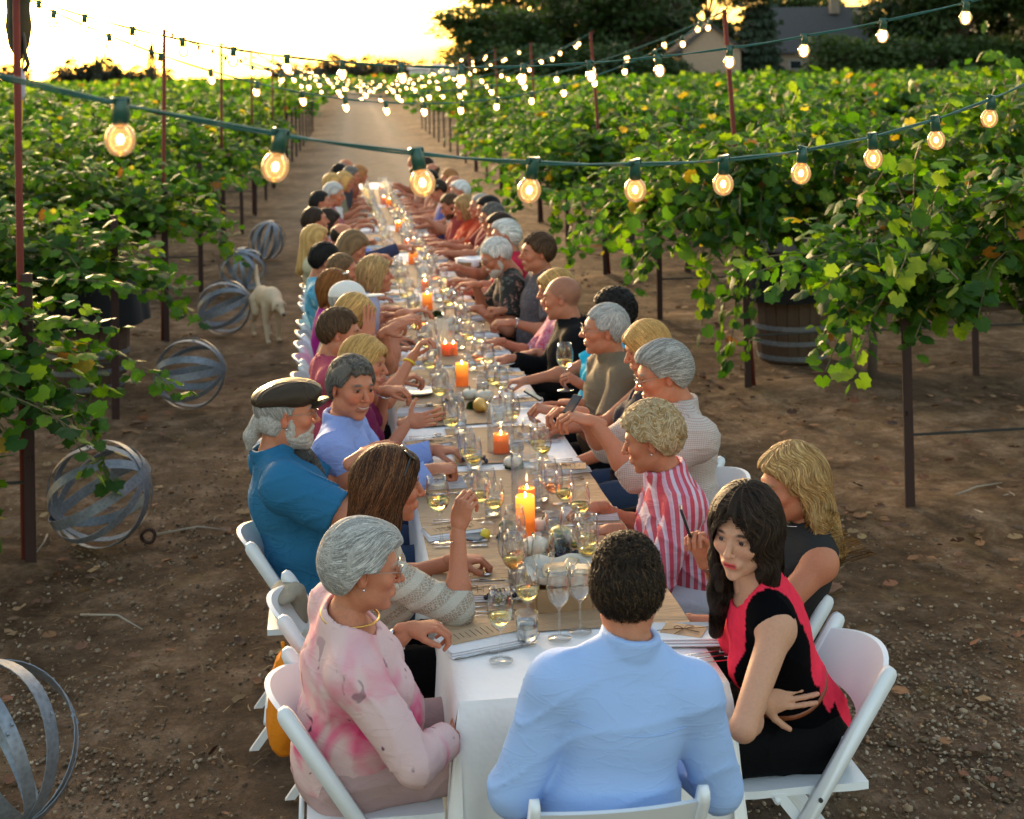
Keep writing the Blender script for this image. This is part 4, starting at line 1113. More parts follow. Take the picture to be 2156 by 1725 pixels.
    # bread basket held by the gray-bearded man, white bowls, small white plates, phones
    p = G(985, 585, TZ+.02); r = empty('bread_basket', (p.x+.05, p.y, TZ+.01), label='woven bread basket held in front of the gray-bearded man', cat='basket')
    wm = NT('wicker'); co = wm.coord(); wv = wm.n('ShaderNodeTexWave', wave_type='BANDS', bands_direction='Z'); wv.inputs['Scale'].default_value = 60; wv.inputs['Distortion'].default_value = 3; wm.l(co, wv.inputs[0])
    wm.principled(wm.mix(wv.outputs[0], (.30, .17, .06), (.50, .32, .14)), .7, Normal=wm.bump(wv.outputs[0], .6, .004))
    b = MB(); b.lathe([(.09, .05), (.14, .15), (.145, .155), (.135, .15), (.085, .055), (.001, .055)], 24, cap0=True, cap1=False); b.obj('bowl', wm.m, r, True)
    b = MB(); b.lathe([(.12, .12), (.135, .17), (.09, .18), (.05, .15), (.001, .14)], 16, cap0=False, cap1=False, wob=lambda w: .2*math.sin(3*w)+.1*math.sin(7*w)); b.obj('liner', MNAP, r, True)
    bm = simple('white_bowl', (.75, .75, .75), .2)
    b = MB(); b.lathe([(.045, 0), (.10, .008), (.125, .018), (.122, .02), (.095, .011), (.001, .008)], 24, cap1=False); pl = b.mesh('plate', bm, True)
    for (x, y) in ((868, 660), (880, 830), (1040, 640), (1050, 770), (830, 560), (1010, 560), (880, 500), (930, 480)):
        q = G(x, y, TZ+.008); o = link('plate', pl); o.location = (q.x, q.y, TZ+.012); o.scale = (.85, .85, 1); setp(o, 'shallow white plate at a place further down the table', 'plate', 'white plates down the table')
    q = G(1200, 950, TZ+.006)
    b = MB(); b.box((0, 0, .006), (.075, .145, .009), b=.003); o = b.obj('phone', simple('phone_glass', (.25, .30, .35), .1), None, True); p = G(985, 1130, TZ+.01); o.location = (p.x, p.y, TZ+.01); o.rotation_euler = (0, 0, .9); setp(o, 'phone lying face up beside the woman in the crocheted sweater', 'phone')
    b = MB(); b.tube([(0, 0, .004), (.13, .02, .004)], .005, 8); o = b.obj('pen', simple('purple_pen', (.12, .03, .30), .3), None, True); p = G(1082, 793, TZ+.008); o.location = (p.x-.07, p.y, TZ+.012); setp(o, 'purple pen lying at the table edge by the man in black', 'pen')
gourds()
# ---------------------------------------------------------------- chairs, hoop spheres, barrels, dog, debris
def chair_meshes():
    D = {}
    def rail(s):
        b = MB(); x = s*.205
        p0, p1 = np.array([x, .235, 0.0]), np.array([x, -.255, .775]); d = (p1-p0)/np.linalg.norm(p1-p0); nrm = np.cross(d, [1, 0, 0])
        # flat board rounded at the top
        L = np.linalg.norm(p1-p0); ol = [(-.019, 0), (.019, 0), (.022, L-.03), (.018, L-.012), (.009, L-.002), (-.009, L-.002), (-.018, L-.012), (-.022, L-.03)]
        V = [p0+nrm*a+d*t+np.array([w, 0, 0]) for w in (-.011, .011) for a, t in ol]; k = len(ol)
        b.add(V, [tuple(range(k-1, -1, -1)), tuple(range(k, 2*k))]+[(i, (i+1) % k, k+(i+1) % k, k+i) for i in range(k)])
        return b.mesh('side_rail', MWHITE, True)
    D['rail'] = [rail(-1), rail(1)]
    def leg(s):
        b = MB(); x = s*.178; b.add([(x+w, y, z) for w in (-.010, .010) for (y, z) in ((.10, .43), (.062, .43), (-.262, 0), (-.228, 0))], [(0, 1, 2, 3), (7, 6, 5, 4), (0, 4, 5, 1), (1, 5, 6, 2), (2, 6, 7, 3), (3, 7, 4, 0)])
        return b.mesh('rear_leg', MWHITE)
    D['leg'] = [leg(-1), leg(1)]
    b = MB(); nx, ny = 8, 8; V = []
    for sgn in (1, -1):
        for j in range(ny+1):
            for i in range(nx+1):
                u = i/nx*2-1; v = j/ny*2-1; rr = 1-.06*abs(v)**6; z = .445-.008*(1-u*u)*(1-v*v)+(0 if sgn > 0 else -.022); V.append((u*.185*rr, v*.19-.0, z-.006*v*v))
    m = (nx+1)*(ny+1); F = [(j*(nx+1)+i, j*(nx+1)+i+1, (j+1)*(nx+1)+i+1, (j+1)*(nx+1)+i) for j in range(ny) for i in range(nx)]
    F2 = [tuple(m+q for q in f[::-1]) for f in F]
    E_ = []
    for i in range(nx): E_ += [(i+1, i, m+i, m+i+1), (ny*(nx+1)+i, ny*(nx+1)+i+1, m+ny*(nx+1)+i+1, m+ny*(nx+1)+i)]
    for j in range(ny): E_ += [(j*(nx+1), (j+1)*(nx+1), m+(j+1)*(nx+1), m+j*(nx+1)), ((j+1)*(nx+1)+nx, j*(nx+1)+nx, m+j*(nx+1)+nx, m+(j+1)*(nx+1)+nx)]
    b.add(V, F+F2+E_); D['seat'] = b.mesh('seat', MWHITE, True, 40)
    def slat(z0, z1, bow, top=0.0):
        b = MB(); V = []; n_ = 12
        yl = lambda z: -.255+(.775-z)*(.49/.775)
        for dz in (0, 1):
            for t in (0, 1):
                for i in range(n_+1):
                    u = i/n_*2-1; z = (z0 if dz == 0 else z1+top*(1-u*u)); V.append((u*.196, yl(z)-bow*(1-u*u)+(.012 if t else -.004), z))
        k = n_+1; F = []
        for i in range(n_):
            F += [(i, i+1, 2*k+i+1, 2*k+i), (k+i+1, k+i, 3*k+i, 3*k+i+1), (2*k+i, 2*k+i+1, 3*k+i+1, 3*k+i), (i+1, i, k+i, k+i+1)]
        F += [(0, 2*k, 3*k, k), (n_, k+n_, 3*k+n_, 2*k+n_)]
        b.add(V, F); return b.mesh('back_slat', MWHITE, True, 40)
    D['slat'] = [slat(.615, .735, .055, .028), slat(.50, .55, .05)]
    D['bar'] = []
    for (y, z) in ((.085, .41), (.085+.075, .13), (-.20, .10)): b = MB(); b.tube([(-.19, y, z), (.19, y, z)], .010, 6); D['bar'].append(b.mesh('crossbar', MWHITE, True))
    b = MB()
    for s in (-1, 1):
        for (y, z) in ((-.02, .405), (.13, .165)): b.lathe([(.007, 0), (.006, .003), (.001, .004)], 8); 
    bm = MB(); bm.tube([(-.003, 0, 0), (.003, 0, 0)], .0065, 8); D['bolt'] = bm.mesh('bolt', simple('bolt_steel', (.10, .10, .11), .4, metal=.8))
    return D
CH = chair_meshes()
def chair(x, y, rz, label, group='white folding chairs along the table', name='folding_chair', detail=True):
    r = empty(name, (x, y, 0), rz, label=label, cat='chair', group=group)
    for m in CH['rail']: link('side_rail', m, r)
    for m in CH['leg']: link('rear_leg', m, r)
    link('seat', CH['seat'], r)
    for m in CH['slat']: link('back_slat', m, r)
    if detail:
        for m in CH['bar']: link('crossbar', m, r)
        for s in (-1, 1):
            for t in (.42, .25):
                o = link('bolt', CH['bolt'], r); o.location = (s*.219, .235-.49*t/.775*1.0*1.0, t)
    return r

MGALV = NT('galvanised_steel')
def _galv():
    n = MGALV; co = n.coord(); no = n.noise(9, 5, .65, co); sp = n.n('ShaderNodeTexVoronoi'); sp.inputs['Scale'].default_value = 55; n.l(co, sp.inputs['Vector'])
    a = n.mix(no.outputs[0], (.13, .145, .17), (.30, .33, .38)); a = n.mix(.25, a, sp.outputs['Distance'], 'OVERLAY')
    ru = n.noise(4, 6, .7, co); rr = n.ramp(ru.outputs[0], [(.62, (0, 0, 0)), (.75, (.6, .6, .6))]); a = n.mix(rr.outputs[0], a, (.13, .09, .06))
    n.principled(a, .5, Metallic=.45, Normal=n.bump(no.outputs[0], .15, .01))
_galv()
def hoop_sphere(x, y, R, rx, ry, rz, label, nh=5, seed=0):
    rr = random.Random(seed); r = empty('hoop_sphere', (x, y, R+.0), 0, label=label, cat='hoop sphere', group='spheres made of barrel hoops')
    for k in range(nh):
        b = MB(); n_ = 40; w = .027 if k % 2 == 0 else .021; R_ = R-.004*k*1.0; V = []
        for i in range(n_):
            a = 2*math.pi*i/n_; rad = R_*(1+.006*math.sin(2*a+k))
            for (dw, dr) in ((-w, 0), (w, 0), (w, -.003), (-w, -.003)):
                V.append(((rad+dr)*math.cos(a), dw*(1.0), (rad+dr)*math.sin(a)))
        F = [(i*4+j, i*4+(j+1) % 4, ((i+1) % n_)*4+(j+1) % 4, ((i+1) % n_)*4+j) for i in range(n_) for j in range(4)]
        b.add(V, F); 
        # rivets where the hoop overlaps itself
        for q in (-.012, .012): b.box((R_*math.cos(.3+q*3), q, R_*math.sin(.3+q*3)), (.012, .008, .012))
        o = b.obj('hoop', MGALV.m, r, True, 35)
        o.rotation_euler = (rr.gauss(0, .05), rr.gauss(0, .05), math.pi*k/nh+rr.gauss(0, .12))
    r.rotation_euler = (rx, ry, rz)
    return r
def spheres():
    for (px, py, R, e, lab) in ((-22, 1760, .285, (.58, -.50, -.64), 'barrel hoop sphere cut by the frame in the lower corner'), (213, 1152, .285, (.86, -.2, .46), 'large barrel hoop sphere by the nearest post'),
                                (402, 862, .27, (.97, -.15, .14), 'hoop sphere on the dirt beside the trailing vine tip'), (474, 706, .27, (.88, -.2, .38), 'hoop sphere next to the yellow dog, partly under leaves'),
                                (512, 618, .27, (-.1, -.45, .88), 'hoop sphere just behind the yellow dog'), (563, 548, .27, (.25, -.2, .94), 'farthest hoop sphere down the dirt strip')):
        p = G(px, py, .0); q = Vector(e).normalized().to_track_quat('Z', 'Y').to_euler(); hoop_sphere(p.x, p.y, R, q.x, q.y, q.z, lab, 5, int(abs(px)))
spheres()
def barrels():
    stv = NT('oak_stave'); co = stv.coord(); no = stv.noise(6, 5, .7, stv.mapping(co, (6, 6, .6)))
    stv.principled(stv.mix(no.outputs[0], (.05, .03, .018), (.12, .07, .04)), .7)
    blk = simple('black_fabric', (.006, .006, .007), .9, .3, 8, .4)
    def prof(t): return .29+.05*math.sin(math.pi*t)
    for (px, py, lab, clab) in ((185, 815, 'oak barrel with metal hoops under the vine, its top draped black', 'black cloth draped over the barrel under the large-leaved vine'), (1668, 752, 'oak barrel hidden in the vines behind the hanging canes', 'black cloth draped over the barrel among the vines of the second row')):
        p = G(px, py, 0); r = empty('wine_barrel', (p.x, p.y, 0), label=lab, cat='barrel')
        ns = 22; H_ = .92
        for i in range(ns):
            a0, a1 = 2*math.pi*i/ns+.008, 2*math.pi*(i+1)/ns-.008; V = []; K = 8
            for j in range(K+1):
                t = j/K; R_ = prof(t)
                for (a, q) in ((a0, 0), (a1, 0), (a1, -.03), (a0, -.03)): V.append(((R_+q)*math.cos(a), (R_+q)*math.sin(a), t*H_))
            F = [(j*4+c, j*4+(c+1) % 4, (j+1)*4+(c+1) % 4, (j+1)*4+c) for j in range(K) for c in range(4)]+[(3, 2, 1, 0), (K*4, K*4+1, K*4+2, K*4+3)]
            b = MB(); b.add(V, F); b.obj('stave', stv.m, r)
        for t in (.04, .18, .32, .68, .82, .96):
            b = MB(); R0, R1 = prof(t-.02)+.003, prof(t+.02)+.003; b.lathe([(R0, (t-.022)*H_), (R1, (t+.022)*H_), (R1-.006, (t+.022)*H_), (R0-.006, (t-.022)*H_), (R0, (t-.022)*H_)], 36, cap0=False, cap1=False); b.obj('hoop', MGALV.m, r, True, 30)
        b = MB(); b.lathe([(.001, H_-.03), (.27, H_-.03)], 24, cap0=False, cap1=False); b.obj('barrel_head', stv.m, r)
        b = MB(); b.lathe([(.001, .01), (.40, .006), (.43, -.01), (.45, -.15), (.47, -.32), (.48, -.42)], 48, (0, 0, 0), cap0=False, cap1=False, wob=lambda w: .04*math.sin(9*w)+.02*math.sin(17*w)); b.lathe([(.001, .004), (.42, -.002), (.42, -.02), (.001, -.02)], 24, cap0=False, cap1=False)
        o = b.obj('black_cloth', blk, None, True); o.location = (p.x, p.y, H_+.03); setp(o, clab, 'cloth')
barrels()
def debris():
    wd = simple('weathered_wood', (.34, .29, .24), .85, .3, 14, .4)
    p = G(2085, 1082, 0); b = MB(); b.box((0, 0, .012), (.20, .07, .024), b=.004); o = b.obj('wood_scrap', wd, None, True); o.location = (p.x, p.y, .005); o.rotation_euler = (.05, .03, .35); setp(o, 'flat pale scrap of wood on the dirt past the nearest post', 'wood scrap')
    for i, (a, c) in enumerate((((2060, 1070), (2156, 1045)), ((2100, 1030), (2150, 1085)), ((1980, 1060), (2110, 1020)), ((330, 1130), (480, 1120)), ((100, 1130), (60, 1190)), ((170, 1300), (300, 1330)), ((560, 1560), (600, 1545)))):
        p, q = G(*a), G(*c); b = MB(); m = (p+q)/2; b.tube([(p.x, p.y, .012), (m.x+.03, m.y, .04), (q.x, q.y, .01)], [.006, .005, .003], 5)
        o = b.obj('dry_twig', wd, None, True); setp(o, 'crooked dry twig lying on the dirt', 'twig', 'dry twigs on the dirt')
    p = G(312, 1145, 0); b = MB(); b.tube([(.035*math.cos(t), .012*math.sin(t*2), .04+.035*math.sin(t)) for t in np.linspace(0, 6.28, 18)], .010, 6); o = b.obj('rusty_ring', MPOST, None, True); o.location = (p.x, p.y, 0); setp(o, 'small rusty metal ring on the dirt beside the large hoop sphere', 'ring')
debris()
# ---------------------------------------------------------------- figure library: implicit surfaces turned into meshes
def U(v): v = np.asarray(v, float); return v/(np.linalg.norm(v)+1e-12)
def p_cone(a, b, ra, rb):
    a = np.asarray(a, float); b = np.asarray(b, float); ba = b-a; L2 = max(ba@ba, 1e-9)
    def f(P):
        q = P-a; t = np.clip((q@ba)/L2, 0, 1)
        return np.sqrt(np.maximum(((q-t[..., None]*ba)**2).sum(-1), 1e-14))-(ra+(rb-ra)*t)
    r = max(ra, rb); return f, np.minimum(a, b)-r, np.maximum(a, b)+r
def p_ell(c, r, R=None):
    c = np.asarray(c, float); r = np.asarray(r, float); A = None if R is None else np.asarray(R, float)   # R: columns are the axes
    def f(P):
        q = P-c
        if A is not None: q = q@A
        k0 = np.sqrt(((q/r)**2).sum(-1))+1e-9; k1 = np.sqrt(((q/(r*r))**2).sum(-1))+1e-9
        return k0*(k0-1)/k1
    m = r.max() if A is not None else r
    return f, c-m, c+m
def p_band(c, R, rad, hh, th):
    c = np.asarray(c, float)
    def f(P):
        q = (P-c)@R; rho = np.sqrt(q[..., 0]**2+(q[..., 1]*.92)**2)
        return np.sqrt(np.maximum(np.abs(rho-rad)-th*.5, 0)**2+np.maximum(np.abs(q[..., 2])-hh, 0)**2)-.0035
    m = rad+hh+.01; return f, c-m, c+m
def p_cut(prim, pt, nrm):
    """prim limited to the side of the plane where (P-pt).nrm < 0"""
    f0, lo, hi = prim; pt = np.asarray(pt, float); nrm = U(nrm)
    return (lambda P: np.maximum(f0(P), (P-pt)@nrm)), lo, hi
def smin(a, b, k):
    if k <= 0: return np.minimum(a, b)
    h = np.maximum(k-np.abs(a-b), 0)/k
    return np.minimum(a, b)-h*h*k*.25
def ev(ops, P):
    D = np.full(P.shape[:-1], 1.0)
    for op, (f, lo, hi), k in ops:
        if op == '+': D = smin(D, f(P), k)
        elif op == '-': D = -smin(-D, f(P), k)
        else: D = -smin(-D, -f(P), k)
    return D
def grid_sdf(ops, h, lo=None, hi=None, post=None):
    los = np.array([o[1][1] for o in ops if o[0] == '+']); his = np.array([o[1][2] for o in ops if o[0] == '+'])
    L = los.min(0)-2.5*h; H = his.max(0)+2.5*h
    if lo is not None: L = np.maximum(L, lo)
    if hi is not None: H = np.minimum(H, hi)
    n = np.maximum(((H-L)/h).astype(int)+1, 4)
    ax = [L[i]+h*np.arange(n[i]) for i in range(3)]
    D = np.full(n, .25, np.float32)
    for op, (f, a, b), k in ops:
        m = k+2.5*h
        if op == '&': i0 = np.zeros(3, int); i1 = n
        else: i0 = np.clip(((a-m-L)/h).astype(int), 0, n-1); i1 = np.clip(((b+m-L)/h).astype(int)+2, 1, n)
        if (i1 <= i0).any(): continue
        X, Y, Z = np.meshgrid(ax[0][i0[0]:i1[0]], ax[1][i0[1]:i1[1]], ax[2][i0[2]:i1[2]], indexing='ij')
        P = np.stack([X, Y, Z], -1); s = tuple(slice(i0[q], i1[q]) for q in range(3)); d = f(P)
        if op == '+': D[s] = smin(D[s], d, k)
        elif op == '-': D[s] = -smin(-D[s], d, k)
        else: D[s] = -smin(-D[s], -d, k)
    if post is not None:
        msk = np.abs(D) < 2.5*h+.012
        idx = np.nonzero(msk); P = np.stack([ax[q][idx[q]] for q in range(3)], -1)
        D[idx] += post(P)
    D[0] = D[-1] = np.maximum(D[0], .01); D[:, 0] = np.maximum(D[:, 0], .01); D[:, -1] = np.maximum(D[:, -1], .01)
    D[:, :, 0] = np.maximum(D[:, :, 0], .01); D[:, :, -1] = np.maximum(D[:, :, -1], .01); D[0] = np.maximum(D[0], .01); D[-1] = np.maximum(D[-1], .01)
    return D, L
def nets(D, L, h):
    neg = D < 0
    c = [neg[i:neg.shape[0]-1+i, j:neg.shape[1]-1+j, k:neg.shape[2]-1+k] for i in (0, 1) for j in (0, 1) for k in (0, 1)]
    a_ = np.logical_and.reduce(c); o_ = np.logical_or.reduce(c); act = o_ & ~a_
    I = np.stack(np.nonzero(act), 1)
    if not len(I): return np.zeros((0, 3)), np.zeros((0, 4), int)
    offs = np.array([(i, j, k) for i in (0, 1) for j in (0, 1) for k in (0, 1)])
    vals = np.stack([D[I[:, 0]+o[0], I[:, 1]+o[1], I[:, 2]+o[2]] for o in offs], 1)
    acc = np.zeros((len(I), 3)); cnt = np.zeros(len(I))
    for a in range(8):
        for b in range(a+1, 8):
            if np.abs(offs[a]-offs[b]).sum() != 1: continue
            va, vb = vals[:, a], vals[:, b]; m = (va < 0) != (vb < 0)
            t = va/(va-vb+1e-12); p = offs[a]+t[:, None]*(offs[b]-offs[a])
            acc[m] += p[m]; cnt[m] += 1
    V = (I+acc/cnt[:, None])*h+L
    vid = np.full(act.shape, -1, np.int64); vid[act] = np.arange(len(I))
    F = []
    for ax in range(3):
        s0 = [slice(None)]*3; s1 = [slice(None)]*3; s0[ax] = slice(0, -1); s1[ax] = slice(1, None)
        n0, n1 = neg[tuple(s0)], neg[tuple(s1)]; ch = n0 != n1
        E = np.stack(np.nonzero(ch), 1); u, v = [(1, 2), (2, 0), (0, 1)][ax]
        ok = (E[:, u] > 0) & (E[:, v] > 0) & (E[:, u] < D.shape[u]-1) & (E[:, v] < D.shape[v]-1); E = E[ok]
        fl = n0[E[:, 0], E[:, 1], E[:, 2]]
        def g(du, dv):
            q = E.copy(); q[:, u] -= du; q[:, v] -= dv; return vid[q[:, 0], q[:, 1], q[:, 2]]
        Q = np.stack([g(1, 1), g(0, 1), g(0, 0), g(1, 0)], 1); Q[~fl] = Q[~fl][:, ::-1]
        F.append(Q)
    F = np.vstack(F); F = F[(F >= 0).all(1)]
    return V, F
def surf(ops, h, **k):
    D, L = grid_sdf(ops, h, **k); return nets(D, L, h)
def folds(seed, amp, sc=1.0, dirv=(0, 0, 1)):
    r = np.random.default_rng(seed); A = U(np.array(dirv)+r.normal(size=3)*.35); B = U(r.normal(size=3)); C_ = U(r.normal(size=3)); E_ = U(np.array(dirv)+r.normal(size=3)*.6)
    def f(P):
        w = np.sin(P@B*11*sc+r_[0])+.6*np.sin(P@C_*23*sc); m = .5+.5*np.sin(P@C_*7*sc+r_[1]+w)
        a = 1-np.abs(np.sin(P@A*19*sc+1.6*w+r_[2])); b = 1-np.abs(np.sin(P@E_*33*sc+1.3*np.sin(P@C_*17*sc)+r_[3]))
        return -amp*(1.5*a**6*m+1.0*b**6*(1-m))*.9+amp*.25
    r_ = r.random(4)*6.28
    return f

# ---- heads (local frame: face towards +y, crown towards +z, origin between the ears)
def head_ops(sex='m', age=0, jaw=1.0, nose=1.0, smile=0.0, neckr=None, fat=0.0):
    f = sex == 'f'; nr = neckr or (.047 if f else .057); j = jaw*(.9 if f else 1.0)
    o = [('+', p_ell((0, -.018, .030), (.0755, .094, .086)), 0),
         ('+', p_ell((0, .028, -.012), (.060+.004*fat, .062, .080)), .03),
         ('+', p_ell((0, .028, -.072), (.050*j+.008*fat, .052, .040)), .03),
         ('+', p_ell((0, .070, -.100), (.020*j, .017, .014)), .022)]
    for s in (-1, 1):
        o += [('+', p_ell((s*.040, .060, -.018), (.022+.003*fat, .022, .020)), .02),
              ('+', p_ell((s*.052*j, .0, -.062), (.014, .03, .022)), .025)]
        if smile: o += [('+', p_ell((s*.038, .070, -.034), (.016, .014, .013)), .014)]
    o += [('+', p_ell((0, .076, .030), (.044, .014, .009 if f else .011)), .018)]
    for s in (-1, 1):
        o += [('-', p_ell((s*.0315, .0955, .010), (.0155, .0125, .0095)), .012)]
        o += [('+', p_ell((s*.0315, .0745, .0095), (.0145, .0135, .0125)), .003)]
        o += [('-', p_ell((s*.0315, .0945, .0095), (.0130, .013, .0033)), .002)]
    o += [('+', p_cone((0, .083, .018), (0, .104*(1+.04*nose), -.022), .0065, .0105*nose), .008),
          ('+', p_ell((0, .107+.004*nose, -.0255), (.010*nose, .0095, .0085)), .005),
          ('+', p_ell((.0115*nose, .0965, -.0285), (.0065, .009, .0062)), .004), ('+', p_ell((-.0115*nose, .0965, -.0285), (.0065, .009, .0062)), .004),
          ('-', p_ell((.0065, .1035, -.0345), (.003, .005, .003)), .002), ('-', p_ell((-.0065, .1035, -.0345), (.003, .005, .003)), .002)]
    w = .024*(.88 if f else 1)+.006*smile; lipt = .0062 if f else .0048
    o += [('+', p_ell((0, .0835, -.0600), (.030, .013, .014)), .012),
          ('+', p_ell((0, .0905, -.0545), (w, .0075, lipt)), .005), ('+', p_ell((0, .0890, -.0655), (w*.85, .0078, lipt+.001)), .005),
          ('-', p_ell((0, .1030, -.0600), (w*1.05, .012, .0012+.0035*smile)), .002)]
    for s in (-1, 1):
        c, sn = math.cos(.35), math.sin(.35)
        R = np.array([[c, s*sn, 0], [-s*sn, c, 0], [0, 0, 1.]]).T
        o += [('+', p_ell((s*.0785, -.012, -.004), (.0055, .018, .030), R.T), .006), ('-', p_ell((s*.0835, -.006, .000), (.004, .009, .016), R.T), .003)]
    o += [('+', p_cone((0, -.022, -.06), (0, -.048, -.185), nr, nr*1.06), .03)]
    if age: 
        for s in (-1, 1): o += [('-', p_cone((s*.018, .094, -.033), (s*.033, .083, -.062), .0025, .0025), .004)]
    return o
_HC = {}
def head_geo(h, **k):
    key = (h, tuple(sorted(k.items())))
    if key not in _HC: _HC[key] = surf(head_ops(**k), h, lo=np.array([-1, -1, -.20]))
    return _HC[key]
def g3(V, c, s): return np.exp(-(((V-np.array(c))/np.array(s))**2).sum(1))
def face_cols(V, tone, lip=(.42, .13, .11), brow=(.06, .035, .02), red=.5, smile=0, scalp=None, stub=None, eyes=True, age=0, sex='m'):
    tone = np.array(tone, float); C = np.tile(tone, (len(V), 1)); r = np.random.default_rng(5)
    C *= (1+.07*np.sin(V@np.array([90, 40, 70]))*np.sin(V@np.array([-50, 80, 60])))[:, None]
    def mixc(w, c): nonlocal C; w = np.clip(w, 0, 1)[:, None]; C = C*(1-w)+np.array(c)*w
    rd = tone*np.array([1.12, .62, .55])
    for s in (-1, 1): mixc(red*g3(V, (s*.042, .065, -.022), (.022, .04, .02)), rd); mixc(.6*red*g3(V, (s*.08, -.01, 0), (.02, .03, .03)), rd)
    mixc(red*.9*g3(V, (0, .112, -.025), (.015, .02, .014)), rd)
    for s in (-1, 1):
        mixc(.55*g3(V, (s*.0315, .082, .012), (.016, .02, .010)), tone*np.array([.62, .48, .45]))
        zc = .0318-.0030*((V[:, 0]*s-.03)/.015)**2
        mixc((V[:, 1] > .03)*np.clip(1.5-np.abs(V[:, 0]*s-.032)/.0140, 0, 1)*np.exp(-((V[:, 2]-zc)/(.0046 if sex == 'f' else .0056))**4), brow)
        if eyes: mixc((V[:, 1] > .05)*1.2*np.exp(-((V[:, 0]-s*.0315)/.0125)**4-((V[:, 2]-.0100)/.0036)**2), (.028, .018, .015))
        else: mixc((V[:, 1] > .05)*.8*np.exp(-((V[:, 0]-s*.0315)/.0145)**4-((V[:, 2]-.0150)/.0030)**2), (.02, .013, .012)); mixc((V[:, 1] > .05)*.45*np.exp(-((V[:, 0]-s*.0315)/.0145)**4-((V[:, 2]-.0035)/.0022)**2), (.05, .03, .025))
    w = .025*(.86 if sex == 'f' else 1)+.006*smile
    m = (V[:, 1] > .06)
    if stub is not None:
        mixc(m*0+np.clip(1.3-np.abs(V[:, 0])/.058, 0, 1)*np.clip((-.035-V[:, 2])/.012, 0, 1)*(V[:, 1] > -.01)*.75, stub)
        mixc(.7*g3(V, (0, .095, -.046), (.028, .03, .006)), stub)
    curve = V[:, 2]+.0600-smile*.006*(np.abs(V[:, 0])/.025)**2
    mixc(m*np.clip(3.2-np.abs(V[:, 0])/w*3.0, 0, 1)*np.exp(-(curve/.0088)**4)*.95, lip)
    if smile: mixc(m*np.clip(2.4-np.abs(V[:, 0])/w*2.6, 0, 1)*.85*np.exp(-((curve+.000)/.0026)**4), (.72, .68, .62))
    else: mixc(m*np.clip(2.9-np.abs(V[:, 0])/w*2.8, 0, 1)*np.exp(-(curve/.0017)**2)*.8, (.09, .03, .03))
    if scalp is not None:
        hl = np.interp(V[:, 1], [-.12, -.05, -.02, .02, .05, .075], [-.055, -.045, .0, .015, .05, .075])
        mixc(np.clip((V[:, 2]-hl)/.01, 0, 1)*scalp[1], scalp[0])
    return C

# ---- hair
HLINES = {'short': ([-.13, -.06, -.035, -.012, .012, .03, .05, .072, .10], [-.068, -.062, -.022, .018, .016, .020, .052, .072, .083]),
          'bald': ([-.13, -.06, -.035, -.012, .012, .03, .05, .10], [-.068, -.062, -.022, .018, .016, .05, .09, .20]),
          'full': ([-.13, -.06, -.03, .0, .02, .04, .06, .078, .10], [-.085, -.080, -.060, -.020, .0, .025, .052, .070, .080])}
def hair_ops(style, vol=1.0, seed=0):
    """returns ops in the head frame and a flow function for the strands"""
    r = np.random.default_rng(seed+3)
    t = {'buzz': .004, 'short': .012, 'bald': .006, 'spiky': .020, 'quiff': .015, 'bob': .020, 'long': .015, 'wavy': .022, 'swept': .020, 'curly': .030, 'combed': .022, 'pixie': .020}[style]*vol
    o = [('+', p_ell((0, -.018, .030), (.0755+t, .094+t, .086+t*1.1)), 0)]
    if style not in ('buzz', 'bald'): o += [('+', p_ell((0, -.030, .005), (.074+t*.8, .080+t*.8, .072)), .02)]
    if style == 'quiff': o += [('+', p_ell((.01, .045, .098), (.050, .035, .024)), .02), ('+', p_ell((.04, .02, .085), (.03, .04, .025)), .02)]
    if style == 'spiky': o += [('+', p_ell((0, .0, .092), (.055, .07, .034)), .02)]
    if style == 'combed': o += [('+', p_ell((0, .035, .085), (.062, .05, .034)), .025)]
    if style == 'curly': o += [('+', p_ell((0, -.012, .055), (.098, .105, .088)), .02)]
    if style == 'pixie': o += [('+', p_ell((0, .035, .088), (.064, .060, .036)), .025), ('+', p_ell((0, -.06, -.005), (.07, .05, .07)), .03)]
    if style == 'bob':
        for s in (-1, 1): o += [('+', p_ell((s*.070, -.005, -.030), (.024, .050, .085)), .02)]
        o += [('+', p_ell((0, -.072, -.035), (.072, .038, .080)), .03), ('+', p_ell((0, .058, .068), (.062, .036, .030)), .02)]
    if style in ('long', 'wavy', 'swept'):
        w = .004 if style == 'wavy' else 0
        for s in ((-1, 1) if style != 'swept' else ()):
            o += [('+', p_cone((s*.062, .008, .035), (s*.076, .0, -.10), .030, .026), .03), ('+', p_cone((s*.076, -.0, -.10), (s*.082, -.01, -.22), .027, .020 if style == 'long' else .026), .03)]
            pass
        for s in (-1, 1): o += [('+', p_cone((s*.045, -.06, .0), (s*.055, -.085, -.24), .045, .034), .03)]
        if style == 'wavy':
            for s in (-1, 1): o += [('+', p_cone((s*.082, -.015, -.20), (s*.098, -.02, -.34), .030, .018), .03)]
            o += [('+', p_cone((0, -.10, -.25), (.02, -.10, -.38), .055, .030), .04)]
        o += [('+', p_cone((0, -.07, .02), (0, -.10, -.27 if style != 'swept' else -.16), .055, .040), .04)]
        if style == 'swept':
            for s in (-1, 1): o += [('+', p_cone((s*.06, -.035, .01), (s*.088, -.02, -.12), .030, .032), .03), ('+', p_cone((s*.088, -.02, -.12), (s*.092, .02, -.25), .032, .022), .03)]
        o += [('+', p_ell((0, -.05, .0), (.07, .07, .07)), .03), ('+', p_ell((0, .052, .080), (.058, .035, .026)), .02)]
    return o, t
